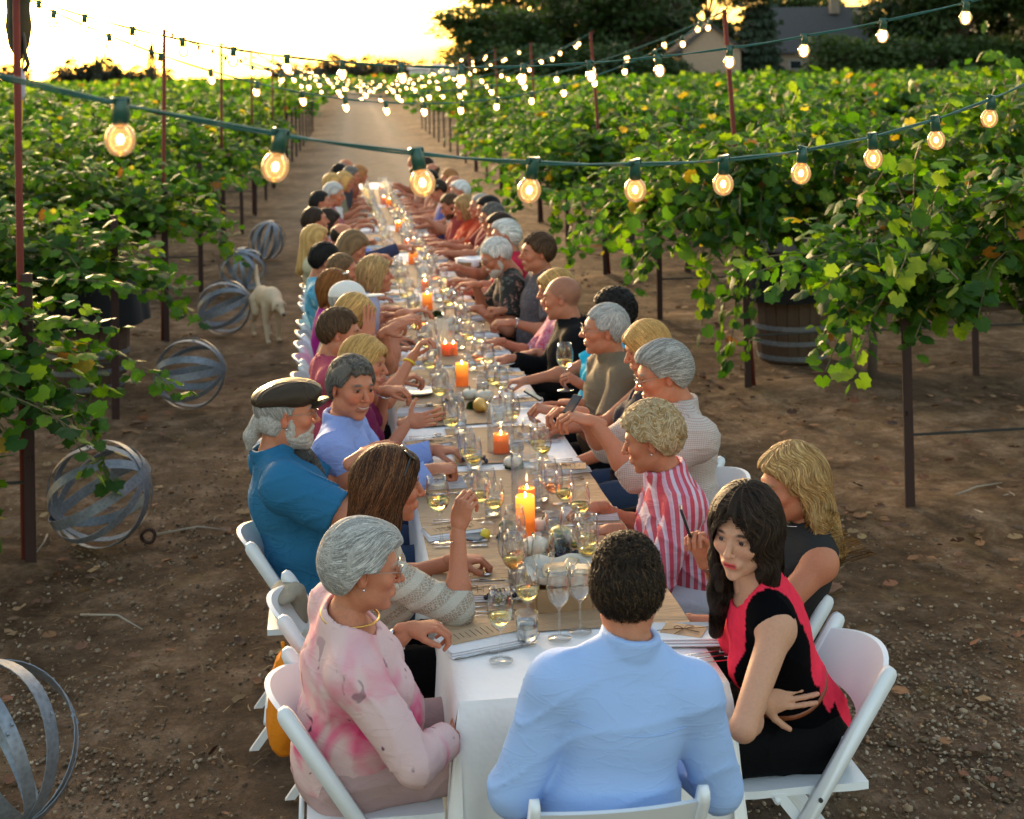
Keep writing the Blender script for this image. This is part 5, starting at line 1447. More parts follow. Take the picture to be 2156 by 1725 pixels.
def hair_mesh(style, h, vol=1.0, seed=0, part=0.0):
    o, t = hair_ops(style, vol, seed)
    key = 'bald' if style == 'bald' else ('full' if style in ('bob', 'long', 'wavy', 'swept') else 'short')
    ys, zs = HLINES[key]; r = np.random.default_rng(seed); ph = r.random(6)*6.28
    longish = style in ('bob', 'long', 'wavy', 'swept')
    def region(P):
        x, y, z = P[..., 0], P[..., 1], P[..., 2]
        hl = np.interp(y, ys, zs)
        if longish:   # covers ears and sides; only the face window is open
            d_face = np.sqrt(((x-.006)/(.060+.10*np.clip(-z-.03, 0, .05)+(.010 if style == 'wavy' else 0)))**2+((z+.026)/(.108 if style == 'wavy' else .090))**2)-1
            
            if style == 'swept': return np.where(y > -.002, np.maximum(hl-z, np.where((z < .02) & (y > .012), .03, -.03)), -.03)
            return np.where(y > .015, -d_face*.05, -.03)
        if style == 'bald': return np.maximum(hl-z, z-.038-.25*np.clip(-y, 0, .1)+.003*np.sin(x*200))
        return hl-z+.004*np.sin(x*160+ph[0])+(.012*(np.abs(x) > .04)*(y > .045) if style != 'curly' else 0)
    o = list(o)
    if not longish: o.append(('&', ((lambda P: region(P)), None, None), .006))
    else: o.append(('&', ((lambda P: region(P)), None, None), .008))
    amp = {'buzz': .0006, 'bald': .0006, 'short': .0026, 'quiff': .004, 'spiky': .0075, 'bob': .002, 'long': .0018, 'wavy': .0045, 'swept': .004, 'curly': .009, 'combed': .0022, 'pixie': .0045}[style]
    def post(P):
        x, y, z = P[:, 0], P[:, 1], P[:, 2]; a = np.arctan2(x, y+.01)
        if style == 'curly': return amp*(np.sin(x*150+ph[0]+2*np.sin(z*90))*np.sin(y*140+ph[1])*np.sin(z*150+ph[2]))*.9
        if style == 'spiky': return amp*(np.sin(x*190+ph[0]+z*60)*np.sin(y*170+ph[1]+z*50))*np.clip((z+.02)/.1, .15, 1)
        if style in ('wavy', 'swept'): return amp*(np.sin(a*13+2.2*np.sin(z*42+ph[0])+ph[1])*.6+.5*np.sin(a*29+2.6*np.sin(z*38+ph[2])))
        if style == 'long': return amp*(np.sin(a*19+ph[0])*.6+.5*np.sin(a*47+ph[1]+.6*np.sin(z*20)))
        if style == 'bob': return amp*(np.sin(a*21+ph[0]+.8*np.sin(z*30))*.6+.5*np.sin(a*43+ph[1]))
        return amp*(np.sin(x*150+ph[0]+y*35)*.6+.5*np.sin(x*270+y*80+ph[1]+z*60))
    return surf(o, h, post=post), o
def strands(ops, V, n, style, L=.06, w=.0011, seed=1, lift=.0015):
    """fine tapered hair ribbons that hug the hair surface"""
    r = np.random.default_rng(seed); ph = r.random(4)*6.28
    z = V[:, 2]; pk = r.choice(len(V), n, p=(lambda q: q/q.sum())(np.where(z > -.30, 1.0, .2)))
    P = V[pk].copy(); path = [P.copy()]; K = 7; step = L/K*r.uniform(.6, 1.3, n)[:, None]
    def grad(Q):
        e = .002; g = np.stack([ev(ops, Q+np.eye(3)[i]*e)-ev(ops, Q-np.eye(3)[i]*e) for i in range(3)], 1)
        return g/(np.linalg.norm(g, axis=1, keepdims=True)+1e-9)
    for k in range(K):
        N = grad(P); x, y, zz = P[:, 0], P[:, 1], P[:, 2]
        if style in ('long', 'bob', 'wavy', 'swept'):
            fl = np.stack([np.sign(x)*np.clip(zz-.03, 0, .1)*9+.15*np.sin(zz*60+ph[0]+x*50)*(style == 'wavy')*3, -.35+0*x, -1.0+0*x], 1)
            if style in ('wavy', 'swept'): fl[:, 1] += .9*np.sin(zz*48+ph[1]+x*40)
        elif style == 'combed': fl = np.stack([.25+0*x, -1.0+0*x, -.5*np.clip(.06-zz, 0, 1)*12], 1)
        elif style == 'curly': fl = np.stack([np.sin(zz*90+ph[0]), np.sin(x*90+ph[1]), np.sin(y*90+ph[2])-.3], 1)
        elif style == 'pixie': fl = np.stack([x*3+.25*np.sin(y*60), -1.0+.3*np.sin(x*40+zz*30), -.55-.6*np.sin(y*22+1)], 1)
        elif style in ('spiky', 'quiff'): fl = np.stack([x*5+.3, y*5+.2*(zz > .06), np.where(zz > .07, .5, -.9)], 1)
        else: fl = np.stack([x*4+.2, .3+y*3*np.where(zz > .05, 1, -1.), -.8*np.where(zz > .08, .1, 1)+0*x], 1)
        fl = fl+r.normal(size=fl.shape)*(.55 if style == 'spiky' else .16)
        fl = fl-(fl*N).sum(1, keepdims=True)*N*(.55 if style in ('spiky',) else .97)
        fl /= np.linalg.norm(fl, axis=1, keepdims=True)+1e-9
        P = P+fl*step; D = ev(ops, P); P = P-grad(P)*((D-lift*(1+.3*k))*(.25 if style == 'spiky' else .8))[:, None]
        path.append(P.copy())
    Pt = np.stack(path, 1); T = np.gradient(Pt, axis=1); T /= np.linalg.norm(T, axis=2, keepdims=True)+1e-9
    Nn = Pt-np.array([0, -.02, .02]); B = np.cross(T, Nn); B /= np.linalg.norm(B, axis=2, keepdims=True)+1e-9; Nn = np.cross(B, T)
    wd = w*np.array([.7, 1, 1, 1, .9, .7, .45, .12])[None, :, None]*r.uniform(.6, 1.5, (n, 1, 1))
    V3 = np.stack([Pt-B*wd, Pt+Nn*wd*.7, Pt+B*wd], 2)   # (n, 8, 3, 3)
    K1 = K+1; base = (np.arange(n)*K1*3)[:, None]
    F = []
    for k in range(K):
        for q in (0, 1): F.append(np.stack([base[:, 0]+k*3+q, base[:, 0]+k*3+q+1, base[:, 0]+(k+1)*3+q+1, base[:, 0]+(k+1)*3+q], 1))
    return V3.reshape(-1, 3), np.vstack(F), np.repeat(r.random(n), K1*3)

# ---- hands (local: wrist at origin, fingers +y, back of hand +z, thumb on the +x side = left hand)
POSES = {'relax': ((22, 32, 22), 8, .0), 'flat': ((6, 10, 6), 14, .06), 'grip': ((58, 55, 32), -18, .0), 'fist': ((78, 88, 55), -30, .0), 'curl': ((42, 50, 35), -5, .0), 'open': ((8, 16, 12), 28, .12), 'pinch': ((48, 42, 22), -14, .0), 'point': ((62, 72, 45), -10, .0)}
_HG = {}
def hand_geo(pose, h):
    if (pose, h) in _HG: return _HG[pose, h]
    (c1, c2, c3), th, spr = POSES[pose]
    o = [('+', p_cone((0, -.03, 0), (0, .012, 0), .0235, .0245), 0), ('+', p_ell((0, .050, 0), (.040, .050, .0145)), .02), ('+', p_ell((.018, .03, -.006), (.018, .03, .014)), .012)]
    for i, (x, y0, ls, r) in enumerate(((.029, .090, (.042, .025, .021), .0088), (.0095, .096, (.046, .029, .022), .0090), (-.010, .092, (.042, .027, .021), .0086), (-.028, .082, (.033, .020, .018), .0076))):
        p = np.array([x, y0, 0.0]); a = 0; sp = (x/.03)*spr
        cc = (c1, c2, c3) if not (pose == 'point' and i == 0) else (4, 6, 4)
        o.append(('+', p_cone((x*.6, .04, 0), p, r, r), .006))
        for L_, c in zip(ls, cc):
            a += math.radians(c+i*2.5); d = np.array([math.sin(sp)*math.cos(a), math.cos(a)*math.cos(sp), -math.sin(a)]); q = p+d*L_
            o.append(('+', p_cone(p, q, r, r*.92), .0035)); p = q; r *= .94
    a = math.radians(48+th); dz = -.35 if th < 0 else -.15
    p0 = np.array([.020, .018, -.004]); d = U((math.sin(a), math.cos(a), dz)); p1 = p0+d*.040
    d2 = U(d+np.array([-.35 if th < 10 else 0, .35, -.25 if th < 10 else 0])); p2 = p1+d2*.032; d3 = U(d2+np.array([-.3 if th < 10 else 0, .25, -.15])); p3 = p2+d3*.024
    o += [('+', p_cone(p0, p1, .0145, .0115), .012), ('+', p_cone(p1, p2, .0112, .0100), .004), ('+', p_cone(p2, p3, .0100, .0082), .003)]
    _HG[pose, h] = surf(o, h); return _HG[pose, h]

SKIN = attrmat('skin', .55, .2, 140, .06, Subsurface_Weight=.18, Subsurface_Radius=(1.0, .35, .18), Subsurface_Scale=.012, Specular_IOR_Level=.3)
HAIRM = None
def hairmat():
    n = NT('hair'); co = n.coord(); no = n.noise(60, 5, .7, n.mapping(co, (3, 3, .8)), .4)
    f = n.ramp(no.outputs[0], [(.25, (.7, .7, .7)), (.5, (1, 1, 1)), (.78, (1.35, 1.3, 1.25))])
    return n.principled(n.mix(1.0, n.attr(), f.outputs[0], 'MULTIPLY'), .55, Specular_IOR_Level=.14, Normal=n.bump(no.outputs[0], .5, .004))
HAIRM = hairmat()
EYEM = attrmat('eyeball', .08, 0, 10, .02)
MDENIM = None
def fabric(name, c, rough=.8, weave=900, kind='plain', c2=None, c3=None, sc=1.0, bump=.25):
    n = NT(name); co = n.coord(); wr = n.noise(9, 4, .55, co, .6); fi = n.noise(weave, 2, .5, co)
    c = tuple(c); col = n.mix(fi.outputs[0], tuple(x*.88 for x in c), tuple(min(1, x*1.1) for x in c))
    rd = n.noise(6.5, 3, .5, n.mapping(co, (1, 1, 2.6), (.25, .15, .3)), .9); ab = n.n('ShaderNodeMath', operation='SUBTRACT', _1=.5); n.l(rd.outputs[0], ab.inputs[0]); a2 = n.n('ShaderNodeMath', operation='ABSOLUTE'); n.l(ab.outputs[0], a2.inputs[0])
    pw = n.ramp(a2.outputs[0], [(.0, (1, 1, 1)), (.06, (.35, .35, .35)), (.25, (0, 0, 0))]); h = n.mix(.6, wr.outputs[0], pw.outputs[0])
    if kind == 'stripes':
        w = n.n('ShaderNodeTexWave', wave_type='BANDS', bands_direction='DIAGONAL' if sc < 0 else 'X'); w.inputs['Scale'].default_value = 18*abs(sc); w.inputs['Distortion'].default_value = .4; w.inputs['Detail'].default_value = 0
        n.l(n.mapping(co, (1, .8, .25)), w.inputs[0]); w2 = n.n('ShaderNodeTexWave', wave_type='BANDS', bands_direction='X'); w2.inputs['Scale'].default_value = 7*abs(sc); n.l(n.mapping(co, (1, .8, .25)), w2.inputs[0])
        a = n.ramp(w.outputs[0], [(.35, c), (.5, c2)]); b = n.ramp(w2.outputs[0], [(.55, (1, 1, 1)), (.65, c3 or (1, .8, .8))]); col = n.mix(1.0, a.outputs[0], b.outputs[0], 'MULTIPLY')
    elif kind == 'check':
        col0 = col
        for dr in ('X', 'Z'):
            w = n.n('ShaderNodeTexWave', wave_type='BANDS', bands_direction=dr); w.inputs['Scale'].default_value = 42*sc; n.l(co, w.inputs[0]); r = n.ramp(w.outputs[0], [(.72, (1, 1, 1)), (.9, c2)]); col0 = n.mix(1.0, col0, r.outputs[0], 'MULTIPLY')
        col = col0
    elif kind == 'floral':
        v = n.n('ShaderNodeTexVoronoi'); v.inputs['Scale'].default_value = 16*sc; d = n.noise(22*sc, 3, .6, co); mp = n.n('ShaderNodeMix', data_type='RGBA'); mp.inputs[0].default_value = .12; n.l(co, mp.inputs[6]); n.l(d.outputs['Color'], mp.inputs[7]); n.l(mp.outputs[2], v.inputs['Vector'])
        r = n.ramp(v.outputs['Distance'], [(.25, (1, 1, 1)), (.42, (0, 0, 0))]); sp = n.n('ShaderNodeSeparateColor'); n.l(v.outputs['Color'], sp.inputs[0])
        cr = n.ramp(sp.outputs[0], [(.3, c2), (.5, c3 or c2), (.75, tuple(x*.6 for x in c2))]); cr.color_ramp.interpolation = 'CONSTANT'; col = n.mix(r.outputs[0], col, cr.outputs[0])
    elif kind == 'watercolour':
        a = n.noise(5*sc, 3, .5, co, .5); r = n.ramp(a.outputs[0], [(.47, (0, 0, 0)), (.62, (1, 1, 1))]); sx = n.n('ShaderNodeSeparateXYZ'); n.l(co, sx.inputs[0])
        zz = n.n('ShaderNodeMapRange'); n.l(sx.outputs[2], zz.inputs[0]); zz.inputs[1].default_value = .98; zz.inputs[2].default_value = .62; zz.inputs[3].default_value = .25; zz.inputs[4].default_value = 1.1
        m = n.n('ShaderNodeMath', operation='MULTIPLY'); n.l(r.outputs[0], m.inputs[0]); n.l(zz.outputs[0], m.inputs[1]); m.use_clamp = True
        col = n.mix(m.outputs[0], col, c2); v = n.noise(13*sc, 2, .6, co, .8); r2 = n.ramp(v.outputs[0], [(.64, (0, 0, 0)), (.69, (1, 1, 1))]); m2 = n.n('ShaderNodeMath', operation='MULTIPLY'); n.l(r2.outputs[0], m2.inputs[0]); n.l(zz.outputs[0], m2.inputs[1]); m2.use_clamp = True
        col = n.mix(m2.outputs[0], col, c3)
    elif kind == 'crochet':
        v = n.n('ShaderNodeTexVoronoi', feature='DISTANCE_TO_EDGE'); v.inputs['Scale'].default_value = 105*sc; v.inputs['Randomness'].default_value = .6; n.l(n.mapping(co, (1, 1, 1.3), (.3, .2, .4)), v.inputs['Vector'])
        r = n.ramp(v.outputs['Distance'], [(.02, (1, 1, 1)), (.16, (0, 0, 0))]); w = n.n('ShaderNodeTexWave', wave_type='BANDS', bands_direction='Z'); w.inputs['Scale'].default_value = 5.5; w.inputs['Distortion'].default_value = .6; n.l(n.mapping(co, (1, 1, 1), (0, .6, 0)), w.inputs[0])
        rr = n.ramp(w.outputs[0], [(.35, (0, 0, 0)), (.6, (1, 1, 1))]); m = n.mix(1.0, rr.outputs[0], r.outputs[0], 'MULTIPLY'); col = n.mix(m, c2, col); col = n.mix(n.mix(1.0, rr.outputs[0], (1, 1, 1), 'DIFFERENCE'), col, tuple(x*.96 for x in c)); h = n.mix(.6, wr.outputs[0], r.outputs[0])
        bump = .6
    return n.principled(col, rough, Normal=n.bump(h, bump, .009), Specular_IOR_Level=.12)
TONES = {'fair': (.52, .23, .135), 'ruddy': (.47, .180, .100), 'tan': (.36, .19, .12), 'olive': (.42, .24, .15), 'pale': (.56, .34, .25)}
HCOL = {'white': (.62, .60, .57), 'gray': (.30, .28, .26), 'silver': (.44, .42, .40), 'darkgray': (.13, .12, .11), 'black': (.012, .010, .009), 'dark': (.028, .017, .011), 'brown': (.075, .040, .020), 'auburn': (.16, .055, .02), 'lightbrown': (.17, .10, .05), 'blond': (.50, .29, .10), 'ash': (.38, .235, .10), 'copper': (.35, .16, .06)}

def frame(y, z):
    """columns x, y, z with y = y, z close to z"""
    y = U(y); z = np.asarray(z, float); z = U(z-(z@y)*y); return np.stack([np.cross(y, z), y, z], 1)
def az(d): d = math.radians(d); return np.array([math.sin(d), math.cos(d), 0.0])

def person(x, y, face, head, label, group=None, look=None, pitch=0, roll=0, res='mid', sex='m', s=1.0, fat=.2, tone='fair', hair='short', hcol='brown', hvol=1.0,
           top=None, sleeve='short', neck='crew', bottom=None, skirt=False, arms=None, twist=0, topcol=None, beard=None, smile=0, age=0, glasses=None, eye=(.12, .07, .03), lip=None, red=.5,
           seed=0, hat=None, drop=.075, seam=False, wrinkle=.0065, stub=None, scalp=None, brow=None, part=None, seatz=.52, legs=True, shw=None, haircols=None, extra=None, collar=None, feet=True, hl=None, nstr=None, topname=None):
    """a seated person. face: azimuth the body faces; head: world centre of the head; look: azimuth and pitch of the face;
       arms: {'L'/'R': (wrist, finger direction, back-of-hand normal, pose[, elbow hint])}"""
    hb = {'near': .0090, 'mid': .014, 'far': .022}[res]; hh = {'near': .0030, 'mid': .0046, 'far': .0075}[res]; hd = {'near': .0031, 'mid': .0046, 'far': .0070}[res]
    root = empty('person', (x, y, 0), 0, label=label, cat='person', group=group)
    O = np.array([x, y, 0.0]); look = face if look is None else look
    Hc = np.array(head, float)-O; T0 = TONES[tone] if isinstance(tone, str) else tone
    F0 = az(face); pt = math.radians(pitch); Fh = az(look); yf = Fh*math.cos(pt)-np.array([0, 0, 1])*math.sin(pt)
    RH = frame(yf, np.array([0, 0, 1.])+np.cross(Fh, [0, 0, 1.])*math.sin(math.radians(roll)))
    if not isinstance(hcol, tuple): hcol = HCOL[hcol]
    # torso
    P0 = np.array([0, 0, seatz]); N = Hc+RH@np.array([0, -.048, -.142])*s*.55+np.array([0, 0, -.142*.45*s])+(-F0*.022)*s
    T = U(N-P0); L = np.linalg.norm(N-P0); Rt0 = np.cross(F0, [0, 0, 1.]); F = U(F0-(F0@T)*T); Rt = np.cross(F, T)
    tw = math.radians(twist); F1 = F*math.cos(tw)+Rt*math.sin(tw); R1 = np.cross(F1, T)
    sw = (shw or (.136 if sex == 'f' else .166))*s; A0 = np.stack([Rt, F, T], 1); A1 = np.stack([R1, F1, T], 1)
    C = P0+T*L*.66+F1*.012; B_ = P0+T*L*.30+F*(.015+.03*fat)
    w = (.94 if sex == 'f' else 1.0)*s
    def torso(off):
        o = [('+', p_ell(P0+T*.02, (.158*w+.03*fat+off, .118+.03*fat+off, .115+off), A0), 0),
             ('+', p_ell(B_, ((.128 if sex == 'f' else .142)*w+.05*fat+off, .100+.075*fat+off, L*.30), A0), .06),
             ('+', p_ell(C, (.150*w+.02*fat+off, .108*w+.03*fat+off, L*.30), A1), .06),
             ('+', p_cone(N-T*(drop-.007)-R1*sw*.74, N-T*(drop-.007)+R1*sw*.74, .056*w+off, .056*w+off), .05),
             ('+', p_cone(N+T*.005+R1*.02, N-T*(drop-.022)+R1*sw*.82, .042*w+off, .040*w+off), .04), ('+', p_cone(N+T*.005-R1*.02, N-T*(drop-.022)-R1*sw*.82, .042*w+off, .040*w+off), .04)]
        if sex == 'f':
            for q in (-1, 1): o.append(('+', p_ell(C+F1*(.085+.03*fat)*s+R1*q*.068*s-T*.045, (.058*s+off, .052*s+off, .058*s+off), A1), .035))
        return o
    Sh = {'L': N-T*drop-R1*sw, 'R': N-T*drop+R1*sw}
    arms = dict(arms or {})
    J = {}
    for k in 'LR':
        sg = -1 if k == 'L' else 1
        if k not in arms: arms[k] = (O+P0+F0*.30+R1*sg*.11+np.array([0, 0, .10]), F0+np.array([0, 0, -.2])-R1*sg*.3, (0, 0, 1), 'relax')
        a = arms[k]; Wr = np.array(a[0], float)-O; S_ = Sh[k]; la, lb = .285*s, .250*s; d = Wr-S_; D_ = np.linalg.norm(d)
        if D_ > (la+lb)*.985: d = d/D_*(la+lb)*.985; D_ = np.linalg.norm(d); Wr = S_+d
        hint = np.array(a[4], float) if len(a) > 4 else np.array([0, 0, -1.0])+R1*sg*.55-F0*.35
        u = d/D_; hp = hint-(hint@u)*u; hp = U(hp); ca = (la*la+D_*D_-lb*lb)/(2*la*D_); ca = max(-1, min(1, ca))
        J[k] = (S_, S_+u*la*ca+hp*la*math.sqrt(1-ca*ca), Wr, np.array(a[1], float), np.array(a[2], float), a[3])
    bare = []
    ops = torso(0.0)
    for k, (S_, E_, W_, hd_, hn_, ps) in J.items():
        af = 1+.25*fat+(0 if sex == 'm' else -.14)
        ops += [('+', p_ell(S_, (.058*s*af,)*3), .04), ('+', p_cone(S_, E_, .051*s*af, .040*s*af), .02), ('+', p_cone(E_, W_, .040*s*af, .0245*s), .012), ('+', p_ell(E_*.72+W_*.28, (.043*s*af,)*3), .03)]
    ops += [('+', p_cone(N-T*.03, Hc+RH@np.array([0, -.03, -.08])*s, .056*w if sex == 'm' else .048*w, .052*w if sex == 'm' else .045*w), .03)]
    legop = []
    kn = {}
    if legs:
        for q in (-1, 1):
            hp_ = P0+Rt0*q*.09+np.array([0, 0, -.0]); K_ = hp_+F0*.41*s+Rt0*q*.04+np.array([0, 0, -.01]); An = K_+np.array([0, 0, -(K_[2]-.085)])-F0*.05
            kn[q] = (hp_, K_, An); th = .080+.02*fat
            legop += [('+', p_cone(hp_, K_, th, .058*s), .03), ('+', p_cone(K_, An, .056*s, .038*s), .02), ('+', p_cone(An+np.array([0, 0, -.035]), An+F0*.15+np.array([0, 0, -.05]), .040, .030), .02)]
    V, Fc = surf(ops+legop, hb); Cc = np.tile(np.array(T0), (len(V), 1))
    if age: Cc *= (1-.12*(np.sin(V@np.array([130, 90, 60]))*np.sin(V@np.array([-70, 120, 80])) > .5))[:, None]
    Vs, Fs, Cs = [V], [Fc], [Cc]; n = len(V)
    # head
    hk = dict(sex=sex, age=1 if age else 0, smile=float(smile), fat=round(fat, 1))
    hv, hf = head_geo(hd, **hk)
    hc = face_cols(hv, T0, lip or ((.50, .16, .14) if sex == 'f' else tuple(np.array(T0)*np.array([.62, .42, .45]))), brow or tuple(np.array(hcol)*.7), red, smile, scalp, stub, res != 'near', age, sex)
    Vs.append(hv*s@RH.T+Hc); Fs.append(hf+n); Cs.append(hc); n += len(hv)
    for k, (S_, E_, W_, hd_, hn_, ps) in J.items():
        gv, gf = hand_geo(ps, hh); M_ = frame(hd_, hn_); g = gv.copy()
        f_ = gf
        if k == 'R': g = g*np.array([-1, 1, 1]); f_ = gf[:, ::-1]
        sc_ = s*(.93 if sex == 'f' else 1.02)
        Vs.append(g*sc_@M_.T+W_); Fs.append(f_+n)
        c_ = np.tile(np.array(T0), (len(g), 1)); tip = np.clip((np.linalg.norm(gv, axis=1)-.12)/.05, 0, 1)[:, None]*.25; c_ = c_*(1-tip)+np.array(T0)*np.array([1.1, .7, .65])*tip
        Cs.append(c_); n += len(g)
    link('body', fmesh('body', np.vstack(Vs), np.vstack(Fs), SKIN, True, np.vstack(Cs)), root)
    # clothes
    off = .013 if res == 'near' else .016
    hg = {'near': .0072, 'mid': .013, 'far': .02}[res]
    to = torso(off)
    for k, (S_, E_, W_, *_r2) in J.items():
        af = 1+.25*fat+(0 if sex == 'm' else -.14); so_ = off+.002
        if sleeve != 'none':
            if sleeve == 'short': cp = S_+(E_-S_)*.72; to += [('+', p_cut(p_cone(S_, S_+(E_-S_)*.9, .056*s*af+so_, .052*s*af+so_+.004), cp, E_-S_), .02)]
            else:
                fr_ = {'long': .93, 'elbow': .22, 'three': .6}[sleeve]; cp = E_+(W_-E_)*fr_
                to += [('+', p_cone(S_, E_, .056*s*af+so_, .043*s*af+so_), .025), ('+', p_cut(p_cone(E_, E_+(W_-E_)*min(1.12, fr_+.15), .042*s*af+so_, (.030 if fr_ > .7 else .036)*s*af+so_*.8), cp, W_-E_), .015)]
            to += [('+', p_ell(S_, (.060*s*af+off,)*3), .03)]
        else:
            to += [('-', p_cone(S_+(S_-N)*.10, E_, .052*s, .05*s), .01)]
    if neck in ('crew', 'shirt', 'v', 'turtle'): to += [('+', p_cone(N-T*.09, N-T*.050, .072*w+off, .068*w+off), .03)]
    elif neck == 'scoop': to += [('+', p_cone(N-T*.07, N-T*.02, .070*w+off, .066*w+off), .03)]
    if neck == 'crew': to += [('-', p_cone(N-T*.012, N+T*.12+F1*.05, .060*w, .075*w), .008)]
    elif neck == 'shirt': to += [('-', p_cone(N+T*.018, N+T*.12, .055*w, .062*w), .004)]
    elif neck == 'v': to += [('-', p_cone(N-T*.005, N+T*.12, .062*w, .075*w), .01), ('-', p_cone(N+F1*.05, N-T*.13+F1*.135, .045, .012), .01)]
    elif neck == 'scoop': to += [('-', p_cone(N-T*.040+F1*.02, N+T*.12+F1*.04, .074*w, .105*w), .006)]
    elif neck == 'halter': to += [('-', p_cone(N-T*.02, N+T*.12, .085*w, .09*w), .01), ('-', p_cone(N+F1*.06, N-T*.15+F1*.15, .06, .02), .01), ('-', p_ell(N-T*.10-F1*.10, (.13, .06, .09), A1), .01)]
    elif neck == 'turtle': to += [('+', p_cone(N-T*.02, N+T*.06, .060*w, .056*w), .02)]
    if neck == 'shirt' or collar: to += [('+', p_band(N+T*.020+F1*.004, frame(F1, T+F1*.15*-1), .067*w, .021, .013), .004)]
    hem = P0-np.array([0, 0, .085]); to += [('&', ((lambda P: hem[2]-P[..., 2]), None, None), .01)]
    _pf = folds(seed, wrinkle if res != 'far' else .002, 1.0, (0, .2, 1)); post = lambda P: _pf(P)*np.clip((np.linalg.norm(P-N, axis=1)-.085)/.06, 0, 1)
    V, Fc = surf(to, hg, post=post)
    link(topname or ('shirt' if sex == 'm' else 'blouse'), fmesh('top', V, Fc, top, True, topcol(V, dict(N=N, T=T, F=F1, R=R1, P0=P0, L=L, J=J)) if topcol else None), root)
    if legs and res != 'far' and bottom is not None:
        lo = [('+', p_ell(P0+np.array([0, 0, -.012]), (.160*w+.03*fat+.008, .120+.03*fat+.006, .110), A0), 0)]
        for q in (-1, 1):
            hp_, K_, An = kn[q]; th = .080+.02*fat+.014
            lo += [('+', p_cone(hp_, K_, th, .058*s+.016), .03)]
            if not skirt: lo += [('+', p_cut(p_cone(K_, An, .058*s+.018, .052), An, An-K_), .02)]
        if skirt: lo += [('+', p_cone(kn[-1][1]*.5+kn[1][1]*.5-F0*.1, P0+F0*.12, .085, .10), .05), ('+', p_cone(kn[-1][1]*.5+kn[1][1]*.5, kn[-1][1]*.5+kn[1][1]*.5+np.array([0, 0, -.12]), .09, .08), .05)]
        lo += [('&', ((lambda P: P[..., 2]-(P0[2]+.11)), None, None), .01)]
        V, Fc = surf(lo, hg*1.25, post=folds(seed+9, wrinkle*.8, 1.0, F0)); link('skirt' if skirt else 'trousers', fmesh('bottom', V, Fc, bottom, True), root)
        if feet:
            b = []
            for q in (-1, 1):
                An = kn[q][2]; b += [('+', p_cone(An+np.array([0, 0, -.040]), An+F0*.155+np.array([0, 0, -.052]), .046, .035), .02)]
            V, Fc = surf(b, hg*1.4); link('shoes', fmesh('shoes', V, Fc, MSHOE, True), root)
    if seam:
        pts = []
        for u in np.linspace(-.86, .86, 25):
            c0 = N-T*(.150+.012*(1-u*u))+R1*u*sw; lo_, hi_ = -.30, 0.0
            for _ in range(16):
                md = (lo_+hi_)/2
                if ev(to, (c0+F1*md)[None])[0] < 0: hi_ = md
                else: lo_ = md
            pts.append(c0+F1*(lo_+.0006))
        b = MB(); b.tube(pts, .0016, 5, False); b.obj('yoke_seam', top, root, True)
    # hair
    if hair:
        (hv2, hf2), hops = hair_mesh(hair, hd*(1.0 if res != 'near' else .95), hvol, seed)
        rr = np.random.default_rng(seed+1); cc = np.tile(np.array(hcol), (len(hv2), 1))
        if res != 'near': cc = cc*(.8+.4*(.5+.5*np.sin(hv2@np.array([210, 60, 30]))))[:, None]
        if res == 'near' or (res == 'mid' and hair != 'bald'):
            sv, sf, sr = strands(hops, hv2, (int(nstr*1.5) if res == 'near' and nstr else 0) or (700 if res == 'mid' else 2600 if hair in ('long', 'wavy', 'swept') else 1900), hair, {'long': .16, 'wavy': .13, 'swept': .07, 'bob': .09, 'curly': .03, 'spiky': .035, 'buzz': .012, 'quiff': .05, 'combed': .08, 'pixie': .055}.get(hair, .035), .0020 if res == 'mid' else .0009 if hair != 'spiky' else .0013, seed, lift=.0012)
            pal = np.array(haircols if haircols else [np.array(hcol)*q for q in (.6, .8, 1.0, 1.25, 1.5)]); sc2 = pal[(sr*len(pal)).astype(int) % len(pal)]
            hf2 = np.vstack([hf2, sf+len(hv2)]); hv2 = np.vstack([hv2, sv]); cc = np.vstack([cc*.8, sc2])
        if hl is not None:   # lighter or darker zones of the hair
            cc = hl(hv2, cc)
        link('hair', fmesh('hair', hv2*s@RH.T+Hc, hf2, HAIRM, True, cc), root)
    if beard is not None:
        fb = .008*fat
        bo = [('+', p_ell((0, .024, -.074), (.0565+fb, .066+fb*.5, .049)), 0), ('+', p_ell((0, .068, -.104), (.030, .024, .022)), .02), ('+', p_ell((0, .0885, -.0465), (.028, .010, .0055)), .010)]
        for q in (-1, 1): bo += [('+', p_ell((q*(.0575+fb), .008, -.04), (.009, .018, .04)), .015)]
        bo += [('-', p_ell((0, .105, -.060), (.018, .022, .006)), .004), ('-', p_cone((0, -.03, -.10), (0, -.06, -.2), .05, .05), .01), ('-', p_ell((0, .075, .006), (.050, .045, .040)), .01)]
        bv, bf = surf(bo, hd, post=lambda P: .0018*np.sin(P[:, 0]*330+P[:, 1]*200)*np.sin(P[:, 2]*260)-.001)
        cb = np.tile(np.array(beard), (len(bv), 1))*(.75+.5*np.random.default_rng(2).random((len(bv), 1)))
        link('beard', fmesh('beard', bv*s@RH.T+Hc, bf, HAIRM, True, cb), root)
    if res == 'near':
        for q in (-1, 1):
            b = MB(); rad = .0118; prof = [(max(.0002, rad*math.sin(math.pi*i/10)), -rad*math.cos(math.pi*i/10)) for i in range(11)]; cs = []
            for (r0, z0) in prof: cs += [((.012, .010, .010) if z0 > rad*.93 else eye if z0 > rad*.80 else (.70, .66, .63))]*14
            b.lathe(prof, 14, col=(1, 1, 1)); b.c[-1] = np.array(cs)
            V = np.vstack(b.v); V = V@rotx(-math.pi/2).T*np.array([1, 1, 1])+np.array([q*.0315, .0757, .0093])
            b.v = [V*s@RH.T+Hc]; b.obj('eye', EYEM, root, True)
